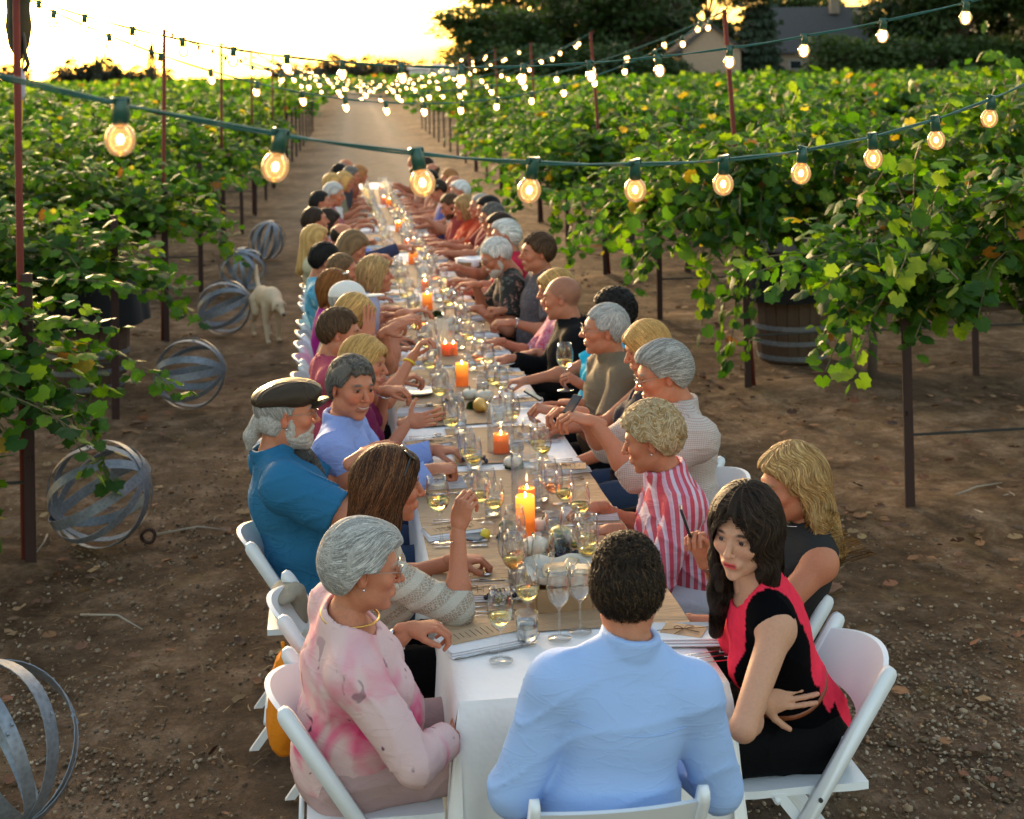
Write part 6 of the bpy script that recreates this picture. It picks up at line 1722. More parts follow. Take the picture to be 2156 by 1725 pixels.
    if glasses:
        b = MB(); gx = []
        for q in (-1, 1):
            pts = [RH@(np.array([q*.032+.024*math.cos(t), .104-.004*abs(math.cos(t)), .008+.017*math.sin(t)])*s)+Hc for t in np.linspace(0, 6.283, 17)]
            b.tube(pts, .0011*s, 4, False); b.tube([RH@(np.array(v)*s)+Hc for v in ((q*.056, .102, .012), (q*.072, .06, .014), (q*.080, -.01, .010), (q*.080, -.03, -.005))], .0011, 4)
        b.tube([RH@(np.array(v)*s)+Hc for v in ((-.009, .108, .012), (0, .1115, .014), (.009, .108, .012))], .0011, 4)
        g_ = b.obj('glasses', glasses, root, True)
        b = MB()
        for q in (-1, 1): b.add([RH@(np.array([q*.032+.023*math.cos(t), .103-.004*abs(math.cos(t)), .008+.016*math.sin(t)])*s)+Hc for t in np.linspace(0, 6.283, 17)[:-1]], [tuple(range(16))])
        b.obj('lens', MG, g_)
    if extra: extra(root, Hc, RH, s, J, N, T, F1, R1, P0)
    return root, dict(H=Hc, RH=RH, J=J, N=N, O=O)
MSHOE = simple('dark_shoe', (.03, .022, .018), .5)
MWIRE = simple('spectacle_wire', (.35, .33, .30), .3, metal=1.0)
MDARKF = simple('dark_frame', (.02, .02, .02), .3)
# ---------------------------------------------------------------- the diners
def A(px, py, Y):
    """point of the place at world y = Y seen at a spot measured on the photograph"""
    d = _f + _r*(px-PPX)/FPX - _u*(py-PPY)/FPX
    return CAMP + d*((Y-CAMP[1])/d[1])
def hatpart(name, ops, h, mat, root, Hc, RH, s, post=None):
    V, F = surf(ops, h, post=post); return link(name, fmesh(name, V*s@RH.T+Hc, F, mat, True), root)
def flat_cap(root, Hc, RH, s, *a):
    R = rotx(.20)
    o = [('+', p_ell((0, -.012, .072), (.094, .120, .052), R), 0), ('+', p_ell((0, .055, .062), (.080, .075, .030), rotx(.38)), .03), ('+', p_ell((0, .105, .036), (.062, .050, .010), rotx(.42)), .012), ('&', ((lambda P: (.034+.12*np.clip(-P[..., 1]-.03, -.15, .1)*-.25-.30*np.clip(P[..., 1]-.05, 0, 1)*1.0)-P[..., 2]), None, None), .006)]
    hatpart('flat_cap', o, .0032, fabric('brown_leather', (.045, .032, .022), .42, 500, bump=.5), root, Hc, RH, s, folds(3, .003, 1.2, (1, .3, 0)))
def ball_cap(col, brim=.075):
    def f(root, Hc, RH, s, *a):
        o = [('+', p_ell((0, -.014, .042), (.088, .106, .088)), 0), ('+', p_ell((0, .125, .052), (.066, brim, .010), rotx(.12)), .014), ('&', ((lambda P: .038-.10*np.clip(-P[..., 1]-.04, 0, .1)-P[..., 2]), None, None), .006)]
        c = hatpart('cap', o, .0036, fabric('cap_cotton', col, .8), root, Hc, RH, s, folds(4, .0015, 1.0, (0, 0, 1)))
        b = MB(); b.lathe([(.001, .0), (.005, .0), (.006, -.003)], 8, (0, 0, 0)); b.v = [v@RH.T+Hc+RH@np.array([0, -.014, .131])*s for v in b.v]; b.obj('cap_button', fabric('cap_cotton_b', col, .8), c)
    return f
def ring(name, J, k, mat, frac=.93, rad=.030, th=.006, wide=.5):
    def f(root, Hc, RH, s, J2, *a):
        S_, E_, W_ = J2[k][:3]; c = E_+(W_-E_)*frac; d = U(W_-E_); R = frame(d, [0, 0, 1.])
        b = MB(); b.tube([c+R@np.array([rad*math.cos(t), 0, rad*.85*math.sin(t)]) for t in np.linspace(0, 6.283, 21)], th, 6, False); return b.obj(name, mat, root, True)
    return f
def watch(k, mat, frac=.93):
    def f(root, Hc, RH, s, J2, *a):
        r = ring('watch', None, k, mat, frac, .031, .005)(root, Hc, RH, s, J2); S_, E_, W_ = J2[k][:3]; c = E_+(W_-E_)*frac; d = U(W_-E_); R = frame(d, [0, 0, 1.]); b = MB(); b.lathe([(.001, .029), (.017, .029), (.017, .036), (.015, .038), (.001, .038)], 14, cap0=False, cap1=False)
        b.v = [v@R.T+c for v in b.v]; b.obj('watch_face', MSTEEL, r, True)
    return f
def many(*fs):
    def f(*a):
        for g in fs: g(*a)
    return f
def necklace(mat, drop=.05, th=.0028):
    def f(root, Hc, RH, s, J, N, T, F1, R1, P0):
        b = MB(); P = []
        for t in np.linspace(0, 6.283, 37): P.append(N+T*(.020-drop*max(0, math.cos(t))**1.5)+F1*(.066+.030*max(0, math.cos(t)))*math.cos(t)+R1*.068*math.sin(t))
        b.tube(P, th, 6, False); b.obj('necklace', mat, root, True)
    return f
def earring(q, mat):
    def f(root, Hc, RH, s, *a):
        b = MB(); c = np.array([q*.083, -.004, -.036]); b.lathe([(.001, -.005), (.005, 0), (.001, .005)], 8); b.v = [(v+c)@RH.T*s+Hc for v in b.v]; b.obj('earring', mat, root, True)
    return f
MGOLD = simple('gold', (.75, .48, .14), .25, metal=1.0)
DARKP = fabric('dark_trousers', (.006, .006, .008)); KHAKI = fabric('khaki_trousers', (.28, .23, .17)); WHITEP = fabric('pale_trousers', (.55, .56, .66)); BLUEJ = fabric('blue_jeans', (.05, .08, .15))
BLACKF = fabric('black_cotton', (.008, .008, .010), bump=.4)
BLACKF = fabric('black_cotton', (.0022, .0022, .003), bump=.3)
G1 = 'diners seated along the table'
def near_people():
    # man in light blue at the head of the table
    H = A(1320, 1236, -.40)
    person(-.07, -.46, 0, H, 'dark-haired man in a light blue shirt seen from behind at the head of the table', G1, look=14, pitch=7, res='near', fat=.6, shw=.172, s=.98, tone='ruddy', hair='spiky', hcol='dark', sleeve='long', neck='shirt',
           top=fabric('light_blue_oxford', (.33, .47, .78), .75, 1200, bump=.22), bottom=DARKP, drop=.10, arms={'L': ((-.22, -.22, .70), (.5, 1, -.2), (0, 0, 1), 'relax', (-.55, -.5, -.8)), 'R': ((.12, -.20, .70), (-.5, 1, -.2), (0, 0, 1), 'relax', (.55, -.5, -.8))}, glasses=MDARKF, seed=2, seam=True, wrinkle=.006, nstr=3600, hvol=.8,
           haircols=[(.012, .008, .006), (.03, .018, .010), (.07, .04, .02), (.02, .012, .008)])
    # older woman in pink
    H = A(768, 1196, .06)
    person(-.70, .21, 80, H, 'older woman with short silver hair in a pink floral top at the near corner', G1, look=88, pitch=8, res='near', sex='f', s=.97, fat=.95, tone='ruddy', hair='pixie', hcol='silver', sleeve='three', neck='scoop', age=1, hvol=1.25, shw=.150,
           top=fabric('pink_floral', (.66, .46, .46), .8, 900, 'watercolour', (.72, .05, .20), (.09, .025, .06), 1.0), bottom=fabric('rose_trousers', (.42, .28, .28)), glasses=MWIRE, seed=5, wrinkle=.008,
           arms={'L': (A(862, 1325, .28), (1, -.1, .1), (0, -.1, 1), 'curl', (0, .2, -1)), 'R': ((-.36, .06, .66), (1, .2, -.2), (0, 0, 1), 'relax', (-.3, -1, -.6))}, lip=(.45, .17, .15), extra=many(necklace(MGOLD, .03, .0034), watch('L', MSTEEL, .80), earring(1, MSTEEL)), nstr=3200,
           haircols=[(.20, .19, .18), (.34, .33, .31), (.50, .48, .46), (.62, .60, .58), (.28, .26, .24)])
    # brunette with sunglasses on her head
    H = A(822, 1022, .76)
    def shades(root, Hc, RH, s, *a):
        m = simple('sunglass_frame', (.02, .018, .016), .15); l_ = simple('sunglass_lens', (.45, .46, .50), .05, metal=1.0)
        b = MB(); R = rotx(.95)
        for q in (-1, 1): b.tube([RH@(R@np.array([q*.034+.028*math.cos(t), .118, .020*math.sin(t)+.022]))*s+Hc for t in np.linspace(0, 6.283, 15)], .0035, 5, False); b.tube([RH@(R@np.array(v))*s+Hc for v in ((q*.062, .116, .024), (q*.088, .06, .01), (q*.094, -.02, -.01))], .004, 5)
        g = b.obj('sunglasses', m, root, True); b = MB()
        for q in (-1, 1): b.add([RH@(R@np.array([q*.034+.027*math.cos(t), .119, .019*math.sin(t)+.022]))*s+Hc for t in np.linspace(0, 6.283, 15)[:-1]], [tuple(range(14))])
        b.obj('lens', l_, g)
    wr = A(965, 1112, .66)
    person(-.66, .86, 84, H, 'brunette woman in a cream crocheted sweater with sunglasses on her head, raising a glass', G1, look=84, pitch=6, res='near', sex='f', tone='ruddy', hair='long', hcol=(.05, .024, .012), hvol=1.15, sleeve='elbow', neck='scoop', fat=.15,
           top=fabric('cream_crochet', (.60, .56, .48), .9, 500, 'crochet', (.36, .28, .21), sc=1.0), bottom=BLACKF, arms={'R': (wr, (.25, -.1, 1), (-.6, -.8, .1), 'grip', (.3, -.5, -1)), 'L': ((-.30, 1.0, .80), (1, 0, 0), (0, 0, 1), 'curl')}, seed=8, extra=shades, lip=(.45, .12, .12), wrinkle=.007, nstr=3800,
           haircols=[(.022, .010, .006), (.045, .018, .009), (.085, .034, .015), (.20, .085, .035), (.03, .014, .008), (.12, .05, .02)])
    # man in flat cap
    H = A(604, 872, 1.62)
    def ponytail(root, Hc, RH, s, *a):
        V, F = surf([('+', p_cone((0, -.09, -.02), (0, -.125, -.075), .034, .024), 0), ('+', p_cone((0, -.125, -.075), (0, -.13, -.12), .022, .010), .015), ('+', p_ell((.05, -.05, -.02), (.03, .05, .045)), .02), ('+', p_ell((-.05, -.05, -.02), (.03, .05, .045)), .02)], .004, post=lambda P: .003*np.sin(P[:, 0]*240+P[:, 1]*90))
        link('ponytail', fmesh('ponytail', V*s@RH.T+Hc, F, HAIRM, True, np.tile(np.array(HCOL['gray'])*1.15, (len(V), 1))*(.7+.6*np.random.default_rng(3).random((len(V), 1)))), root)
    def tshirt(root, Hc, RH, s, J, N, T, F1, R1, P0):
        V, F = surf([('+', p_ell(N-T*.16+F1*.100, (.042, .070, .17), np.stack([R1, F1, T], 1)), 0)], .007, post=folds(3, .004)); link('undershirt', fmesh('undershirt', V, F, fabric('grey_print', (.06, .055, .05), .8, kind='floral', c2=(.02, .02, .02), c3=(.12, .11, .10), sc=2), True), root)
    person(-.80, 1.62, 82, H, 'bearded man in a brown flat cap and blue short-sleeved shirt', G1, look=86, pitch=2, res='near', fat=1.0, s=1.08, shw=.205, tone='ruddy', hair='bald', hcol='gray', sleeve='short', neck='v', stub=(.30, .22, .18), beard=(.40, .36, .32), glasses=MWIRE, red=.8,
           top=fabric('denim_blue_shirt', (.022, .13, .26), .8, 1300, bump=.5), bottom=BLUEJ, arms={'R': (A(752, 968, 1.50), (.85, .25, .35), (-.3, -.3, 1), 'relax', (-.6, -.8, -.7)), 'L': (A(800, 945, 1.86), (.6, -.6, .1), (.2, .1, 1), 'curl')}, seed=11, wrinkle=.008,
           extra=many(flat_cap, ponytail, tshirt, earring(1, MSTEEL)), collar=True)
    # smiling man
    H = A(742, 818, 2.10)
    person(-.72, 2.16, 88, H, 'smiling dark-haired man in a lavender blue shirt looking towards the camera', G1, look=148, pitch=4, roll=-6, res='near', fat=.45, s=1.04, tone='ruddy', hair='quiff', hcol='darkgray', sleeve='long', neck='shirt', smile=1, red=.75, twist=14, hvol=1.15,
           top=fabric('lavender_blue_shirt', (.27, .36, .68), .75, 1300, 'check', c2=(.86, .88, .95), sc=2.0, bump=.45), bottom=BLUEJ, arms={'R': (A(908, 990, 1.98), (1, .1, .0), (-.1, -.3, 1), 'fist', (-.2, -.5, -1)), 'L': ((-.26, 2.46, .80), (1, -.3, 0), (0, 0, 1), 'curl')}, seed=14, eye=(.05, .03, .02), wrinkle=.009,
           haircols=[(.03, .026, .022), (.07, .062, .054), (.13, .12, .11), (.20, .19, .18), (.05, .042, .036)])
    # woman in coral and black
    H = A(1566, 1122, .04)
    cor, blk, skn = np.array((.78, .035, .075)), np.array((.0025, .0025, .0035)), None
    def dresscol(V, g):
        q = V-g['N']; xr = q@g['R']; yf = q@g['F']; z = q@g['T']; side = (np.abs(xr)/.17)**2; C = np.tile(cor, (len(V), 1))
        m = (np.abs(xr+.0) > .095+.05*np.clip(-z-.1, 0, .4)) & (yf > -.11); C[m] = blk
        b = z < -g['L']*.80; C[b & (yf > -.2)] = blk; C[(z < -.05) & (yf < -.095)] = cor; return C
    def belt(root, Hc, RH, s, J, N, T, F1, R1, P0):
        c = P0+T*.165+F1*.02; V, F = surf([('+', p_ell(c, (.150, .128, .030), np.stack([R1, F1, T], 1)), 0)], .006); link('belt', fmesh('belt', V, F, simple('brown_leather_belt', (.22, .055, .015), .4, .2, 20, .2), True), root)
    person(.68, .20, 272, H, 'dark wavy-haired woman in a coral and black dress with a brown belt', G1, look=222, pitch=6, roll=-4, res='near', sex='f', tone=(.54, .28, .18), hair='wavy', hcol='dark', hvol=1.2, sleeve='none', neck='scoop', fat=.2, shw=.150,
           top=attrmat('dress_cloth', .85, .3, 30, .08, Specular_IOR_Level=.04), topcol=dresscol, topname='dress', bottom=BLACKF, skirt=True, lip=(.50, .022, .035), brow=(.012, .008, .007), red=.2, eye=(.02, .012, .01),
           arms={'L': (A(1600, 1478, .02), (.9, -.05, .12), (-.2, -.9, .3), 'flat', (-.6, -.5, -1)), 'R': ((.30, .30, .72), (-1, 0, -.2), (0, 0, 1), 'relax', (0, .5, -1))}, seed=21, wrinkle=.007, extra=many(belt, watch('R', MSTEEL, .82)), nstr=4200,
           haircols=[(.010, .006, .005), (.018, .011, .008), (.030, .018, .012), (.06, .034, .022), (.014, .009, .007)])
    # blonde in grey
    H = A(1664, 1020, .62)
    person(.72, .66, 268, H, 'blonde woman in a sleeveless dark grey dress looking down at her phone', G1, look=264, pitch=12, res='near', sex='f', tone='ruddy', hair='swept', hcol='ash', hvol=1.05, sleeve='none', neck='crew', fat=.35, shw=.155, red=.9,
           top=fabric('charcoal_knit', (.028, .027, .028), .9), bottom=BLACKF, skirt=True, arms={'R': (A(1478, 1172, .66), (-.3, -.2, 1), (.3, .6, .2), 'grip', (.2, .8, -1)), 'L': ((.38, .52, .72), (-1, 0, -.2), (0, 0, 1), 'relax', (.3, -.9, -.8))}, seed=24, lip=(.5, .16, .14), extra=many(necklace(MSTEEL, .04, .002), watch('R', MSTEEL, .8), earring(-1, MSTEEL)), nstr=4000,
           haircols=[(.20, .10, .035), (.36, .19, .07), (.54, .32, .12), (.64, .43, .19), (.28, .14, .05)])
    # curly blonde in stripes
    H = A(1370, 926, 1.28)
    person(.66, 1.30, 268, H, 'curly blonde older woman in a red and white striped shirt', G1, look=290, pitch=14, res='near', sex='f', tone='ruddy', hair='curly', hcol='ash', hvol=.9, sleeve='elbow', neck='shirt', fat=.5, shw=.150, age=1,
           top=fabric('striped_shirt', (.62, .50, .60), .8, 900, 'stripes', (.55, .10, .14), (.95, .72, .78), sc=.62, bump=.4), bottom=WHITEP, arms={'L': ((.30, 1.22, .80), (-1, 0, 0), (0, 0, 1), 'curl', (.2, -.5, -1)), 'R': ((.30, 1.5, .80), (-1, 0, 0), (0, 0, 1), 'curl')}, seed=27, wrinkle=.008, nstr=4500, extra=earring(-1, MSTEEL),
           haircols=[(.30, .20, .10), (.42, .30, .16), (.55, .42, .26), (.62, .50, .34), (.36, .24, .13)])
    # man in beige check
    H = A(1394, 790, 1.96)
    person(.80, 1.98, 266, H, 'gray-haired man in a pale check shirt holding a small phone', G1, look=272, pitch=14, res='near', tone='ruddy', hair='combed', hcol='gray', hvol=.95, sleeve='elbow', neck='shirt', fat=.8, s=1.07, shw=.20, glasses=MWIRE, red=.9,
           top=fabric('beige_check', (.52, .47, .44), .8, 900, 'check', c2=(.80, .66, .62), sc=1.0, bump=.4), bottom=DARKP, arms={'L': (A(1250, 890, 1.80), (-1, .1, .35), (.3, -.3, 1), 'pinch', (.2, -.6, -1)), 'R': (A(1215, 868, 2.15), (-1, -.2, .2), (.2, .3, 1), 'curl')}, seed=31, wrinkle=.008, nstr=2600,
           haircols=[(.16, .15, .14), (.26, .25, .235), (.40, .38, .36), (.52, .50, .47), (.21, .195, .18)])
    # held things
    g = wine_glass(0, 0, 'w', 'glass of white wine tilted in the hand of the brunette in the crocheted sweater'); p = A(922, 1045, .60)
    g.matrix_world = Matrix.Translation(p) @ Matrix.Rotation(math.radians(-4), 4, 'Y') @ Matrix.Translation((.0, 0, -.15)) ; g['group'] = 'wine glasses held in a hand'
    ph = MB(); ph.box((0, 0, 0), (.050, .098, .009), b=.003); pm = ph.mesh('phone', simple('black_phone', (.012, .012, .014), .12))
    for (P_, rx, rz, lab) in ((A(1443, 1098, .62), 1.25, 1.35, 'black phone held up by the blonde woman in grey'), (A(1122, 832, 2.95), .5, 1.2, 'black phone in the hand of the man in the olive polo'), (A(1205, 852, 1.85), .7, -.9, 'small pale phone in the hand of the man in the check shirt')):
        o = link('phone', pm); o.matrix_world = Matrix.Translation(P_) @ Matrix.Rotation(rz, 4, 'Z') @ Matrix.Rotation(rx, 4, 'X'); setp(o, lab, 'phone')
near_people()

MADE = []
def mid_people():
    def P(side, px, py, Y, label, look=None, py0=None, **k):
        H = A(px, py, Y); x = side*.70; face = 90 if side < 0 else 270; r = np.random.default_rng(int(px*7+py))
        if 'arms' not in k:
            a = {}
            for q, sg in (('L', -1), ('R', 1)):
                fw = -side; yo = Y+(.14 if (side < 0) == (q == 'L') else -.14); up = .80+(.14*r.random() if r.random() < .4 else 0)
                a[q] = ((side*(.30+.08*r.random()), yo+r.normal()*.02, up), (fw, -side*0+r.normal()*.2, (up-.8)*2), (0, 0, 1), ['curl', 'relax', 'fist', 'pinch'][int(r.integers(4))])
            k['arms'] = a
        k['hvol'] = k.get('hvol', 1.0)*.88
        k.setdefault('res', 'mid' if Y < 7 else 'far'); k.setdefault('bottom', DARKP); k.setdefault('seed', int(px)); k.setdefault('fat', .3); k.setdefault('tone', 'ruddy')
        MADE.append((side, Y, label))
        if look is None: look = face+r.normal()*13
        k['pitch'] = k.get('pitch', 6)+r.normal()*5; k.setdefault('roll', r.normal()*5)
        return person(x, Y, face+(r.normal()*5), H, label, G1, look=(face if look is None else look), **k)
    f = fabric; MADE.clear()
    # ---- left side of the table
    P(-1, 768, 766, 2.74, 'blonde woman in a maroon top behind the smiling man, one hand open', look=112, sex='f', hair='bob', hcol='blond', sleeve='short', neck='scoop', top=f('maroon_knit', (.16, .012, .06)), pitch=8, fat=.5, res='near', nstr=2000,
      arms={'R': (A(858, 890, 2.56), (1, 0, .12), (-.2, -1, .1), 'open', (0, -.5, -1)), 'L': (A(812, 822, 2.95), (1, -.3, .1), (0, -.2, 1), 'pinch')}, extra=watch('L', MSTEEL, .9))
    P(-1, 716, 702, 3.34, 'brown-haired man in a rose shirt wearing a yellow wristband', look=92, hair='short', hcol='brown', hvol=1.3, top=f('rose_shirt', (.36, .06, .10)), pitch=14, arms={'R': (A(866, 756, 3.30), (.6, .3, .9), (-.6, .2, .5), 'curl', (-.2, -.5, -1)), 'L': (A(835, 800, 3.45), (1, 0, .2), (0, 0, 1), 'curl')},
      extra=ring('wristband', None, 'R', simple('yellow_rubber', (.75, .52, .01), .4), .92, .030, .006))
    P(-1, 748, 668, 3.92, 'blonde woman with clasped hands and a thin bracelet', look=96, sex='f', hair='bob', hcol='blond', hvol=.8, top=f('grey_top', (.10, .10, .11)), sleeve='short', pitch=16, arms={'R': (A(775, 712, 3.75), (.1, .1, 1), (0, -1, 0), 'flat', (-.5, -.3, -1)), 'L': (A(810, 700, 3.95), (.9, 0, .5), (0, -.5, 1), 'flat')}, extra=ring('bracelet', None, 'R', MSTEEL, .9, .028, .002))
    P(-1, 735, 640, 4.42, 'man in a white baseball cap and grey shirt', look=88, hair='bald', hcol='gray', top=f('grey_shirt', (.16, .16, .17)), pitch=4, extra=ball_cap((.66, .63, .60)), s=1.04, arms={'R': (A(835, 680, 4.3), (1, 0, .3), (0, -.3, 1), 'pinch'), 'L': (A(850, 660, 4.6), (1, 0, .2), (0, 0, 1), 'relax')})
    def shades2(root, Hc, RH, s, *a):
        b = MB(); b.tube([RH@(np.array([.06*math.sin(t), .055*math.cos(t)+.01, .122-.01*abs(math.sin(t))]))*s+Hc for t in np.linspace(-1.2, 1.2, 12)], .005, 5); b.obj('sunglasses', simple('white_frame', (.7, .68, .62), .2), root, True)
    P(-1, 708, 612, 4.98, 'auburn-haired woman in magenta with pale sunglasses on her head', look=92, sex='f', hair='bob', hcol=(.20, .075, .02), hvol=1.15, top=f('magenta_top', (.30, .015, .20)), sleeve='short', pitch=10, extra=shades2)
    P(-1, 792, 580, 5.40, 'woman with a straw blonde bob leaning far over the table', look=98, sex='f', hair='bob', hcol='ash', hvol=1.1, top=f('lilac_dress', (.36, .34, .45)), sleeve='short', pitch=4)
    P(-1, 722, 570, 5.80, 'man with thinning brown hair behind the auburn-haired woman', look=92, hair='buzz', hcol='lightbrown', top=f('tan_shirt', (.25, .19, .13)), pitch=10, scalp=((.10, .07, .045), .8))
    P(-1, 686, 549, 6.22, 'dark-haired man in a turquoise patterned shirt', look=84, hair='short', hcol='black', top=f('turquoise_print', (.10, .36, .52), kind='floral', c2=(.35, .55, .62), c3=(.05, .18, .30), sc=1.2), pitch=6, s=1.04)
    P(-1, 723, 504, 7.35, 'balding man beside the lavender-shirted man, arm stretched across the table', look=96, hair='bald', hcol='dark', top=f('navy_shirt', (.04, .05, .10)), sleeve='long', pitch=16, arms={'L': (A(845, 520, 7.5), (1, -.2, .1), (0, 0, 1), 'point'), 'R': (A(790, 540, 7.2), (1, 0, 0), (0, 0, 1), 'curl')})
    P(-1, 745, 520, 7.00, 'brown-haired woman bending low over her plate', look=100, sex='f', hair='long', hcol='lightbrown', top=f('navy_print', (.06, .07, .14), kind='floral', c2=(.4, .4, .5), sc=1.5), pitch=30)
    P(-1, 664, 466, 8.55, 'short-haired man in a periwinkle blue shirt sitting upright', look=76, hair='short', hcol='dark', hvol=.7, top=f('periwinkle_shirt', (.16, .26, .70)), sleeve='long', s=1.06, tone='ruddy')
    P(-1, 692, 468, 9.15, 'woman with long dark hair and bare coral shoulder', look=88, sex='f', hair='long', hcol='dark', top=f('coral_halter', (.60, .20, .16)), sleeve='none', neck='halter')
    P(-1, 666, 505, 7.95, 'person in a cream cardigan behind the turquoise shirt', look=86, sex='f', hair='long', hcol='blond', top=f('cream_cardigan', (.55, .48, .30)), sleeve='long', pitch=20)
    P(-1, 677, 428, 10.55, 'man with thick black hair in a white shirt down the table', look=92, hair='short', hcol='black', hvol=1.5, top=f('white_shirt_a', (.62, .60, .62)))
    P(-1, 704, 410, 11.4, 'silver-haired man in a dusty rose shirt looking down', look=100, hair='short', hcol='silver', hvol=1.4, top=f('dusty_rose', (.34, .10, .12)), pitch=14, s=1.05)
    P(-1, 702, 388, 12.8, 'woman with pale blonde hair behind the silver-haired man', look=92, sex='f', hair='bob', hcol='blond', top=f('white_blouse_a', (.6, .58, .55)))
    P(-1, 726, 384, 13.5, 'woman with a yellow-blonde bob in khaki', look=96, sex='f', hair='bob', hcol='blond', top=f('khaki_top', (.22, .20, .13)))
    P(-1, 741, 371, 14.2, 'man with dark grey hair bent forward near the far end', look=100, hair='short', hcol='darkgray', hvol=1.3, top=f('charcoal_shirt', (.05, .05, .06)), pitch=12)
    P(-1, 758, 368, 14.9, 'copper-haired woman near the far end of the table', look=98, sex='f', hair='bob', hcol='copper', top=f('rust_top', (.30, .10, .06)))
    P(-1, 716, 364, 15.5, 'dark-haired person sitting back near the far end', look=92, hair='short', hcol='black', top=f('black_top_a', (.02, .02, .02)))
    P(-1, 731, 353, 16.3, 'bald grey man farthest down on the sphere side', look=96, hair='bald', hcol='gray', top=f('slate_shirt', (.12, .13, .16)))
    # ---- right side of the table
    P(1, 1360, 734, 2.58, 'blonde woman in a dark v-neck top with drop earrings', look=262, sex='f', hair='bob', hcol='blond', hvol=.95, top=f('navy_vneck', (.025, .025, .04)), sleeve='none', neck='v', pitch=18, res='near', nstr=2600, extra=many(earring(-1, MSTEEL), necklace(MSTEEL, .04, .0015)), bottom=BLUEJ, arms={'L': ((.36, 2.4, .72), (-1, 0, -.3), (0, 0, 1), 'relax'), 'R': ((.34, 2.72, .80), (-1, 0, 0), (0, 0, 1), 'curl')})
    P(1, 1272, 694, 3.08, 'gray crew-cut man in an olive polo shirt looking at his phone', look=276, hair='short', hcol='silver', hvol=.85, top=f('olive_polo', (.16, .125, .085)), sleeve='short', neck='shirt', pitch=10, fat=.7, s=1.06, res='near', nstr=1800, glasses=MWIRE, arms={'L': (A(1172, 868, 2.88), (-1, .1, .25), (.3, -.3, 1), 'grip', (.3, -.5, -1)), 'R': (A(1222, 850, 3.10), (-1, .2, .1), (0, 0, 1), 'point')}, extra=watch('L', MSTEEL, .9),
      haircols=[(.22, .21, .20), (.34, .33, .32), (.48, .47, .46), (.58, .57, .56)])
    P(1, 1290, 662, 3.60, 'dark curly-haired woman in turquoise holding up a wine glass', look=268, sex='f', hair='curly', hcol='black', top=f('turquoise_top', (.02, .42, .62)), sleeve='short', arms={'L': (A(1226, 812, 3.42), (-.8, 0, .55), (.5, -.5, .6), 'grip', (.2, -.6, -1)), 'R': ((.34, 3.78, .8), (-1, 0, 0), (0, 0, 1), 'curl')})
    P(1, 1182, 628, 4.20, 'bald man in a black long-sleeved shirt', look=290, hair=None, hcol='dark', scalp=((.14, .075, .05), .5), hvol=.6, top=f('black_shirt', (.007, .007, .008), .9), sleeve='long', neck='shirt', fat=.5, s=1.06, tone='ruddy', arms={'L': ((.44, 4.0, .76), (-1, 0, -.2), (0, 0, 1), 'relax'), 'R': ((.34, 4.4, .8), (-1, 0, 0), (0, 0, 1), 'curl')})
    P(1, 1168, 612, 4.78, 'blonde woman in a pink and white flowered blouse behind the bald man', look=262, sex='f', hair='bob', hcol='blond', top=f('pink_flower_blouse', (.50, .18, .26), kind='floral', c2=(.62, .50, .55), c3=(.45, .02, .06), sc=1.6), sleeve='elbow', fat=.5, s=1.03, arms={'L': ((.52, 4.55, .80), (-1, -.2, 0), (0, 0, 1), 'curl', (.2, -.9, -.8)), 'R': ((.34, 4.95, .8), (-1, 0, 0), (0, 0, 1), 'curl')})
    P(1, 1130, 532, 5.62, 'brown-haired man in a grey patterned shirt with a silver watch', look=262, hair='short', hcol='brown', hvol=1.5, top=f('grey_pattern', (.09, .08, .09), kind='floral', c2=(.2, .18, .2), c3=(.04, .04, .05), sc=2.5), s=1.08, pitch=4, fat=.4, arms={'L': (A(1080, 680, 5.35), (-1, .1, .05), (.2, -.3, 1), 'curl'), 'R': (A(1060, 655, 5.75), (-1, 0, .2), (0, 0, 1), 'fist')}, extra=watch('L', MSTEEL, .9))
    P(1, 1044, 540, 6.05, 'gray-bearded man with glasses in a dark flowered shirt', look=262, hair='short', hcol='white', hvol=.8, beard=(.5, .46, .42), top=f('dark_hawaiian', (.03, .03, .028), kind='floral', c2=(.35, .18, .14), c3=(.12, .14, .12), sc=1.5), pitch=26, glasses=MDARKF, fat=.6, s=1.07, arms={'L': (A(1005, 650, 5.85), (-1, 0, 0), (0, 0, 1), 'curl'), 'R': (A(1000, 600, 6.2), (-1, 0, .1), (0, 0, 1), 'curl')})
    P(1, 1062, 500, 6.85, 'white-haired person in crimson half hidden behind the bearded man', look=272, hair='combed', hcol='white', top=f('crimson_top', (.50, .02, .05)), s=1.03)
    P(1, 1052, 482, 7.55, 'dark brown-haired man halfway down the vine side', look=268, hair='combed', hcol='dark', top=f('brown_shirt', (.10, .06, .04)), pitch=10)
    P(1, 1035, 458, 8.45, 'dark grey-haired man with glasses in a grey shirt', look=262, hair='short', hcol='darkgray', hvol=1.4, top=f('stone_grey_shirt', (.17, .18, .17)), pitch=10, glasses=MWIRE, res='mid')
    P(1, 1027, 442, 9.15, 'person with black hair behind the grey-shirted man', look=266, hair='combed', hcol='black', top=f('dark_red', (.2, .03, .03)))
    P(1, 1010, 436, 9.75, 'blue-grey haired man beside the woman in orange', look=262, hair='short', hcol='gray', hvol=1.4, top=f('orange_red_b', (.42, .05, .02)))
    P(1, 978, 438, 10.15, 'short-haired blonde woman in a bright orange-red top', look=262, sex='f', hair='bob', hcol='ash', hvol=.8, top=f('orange_red', (.52, .055, .02)), fat=.5, res='mid', s=1.05)
    P(1, 947, 434, 10.6, 'bearded man in a brick red shirt bending to his plate', look=258, hair='short', hcol='brown', hvol=1.2, beard=(.08, .04, .02), top=f('brick_red', (.34, .06, .05)), pitch=18)
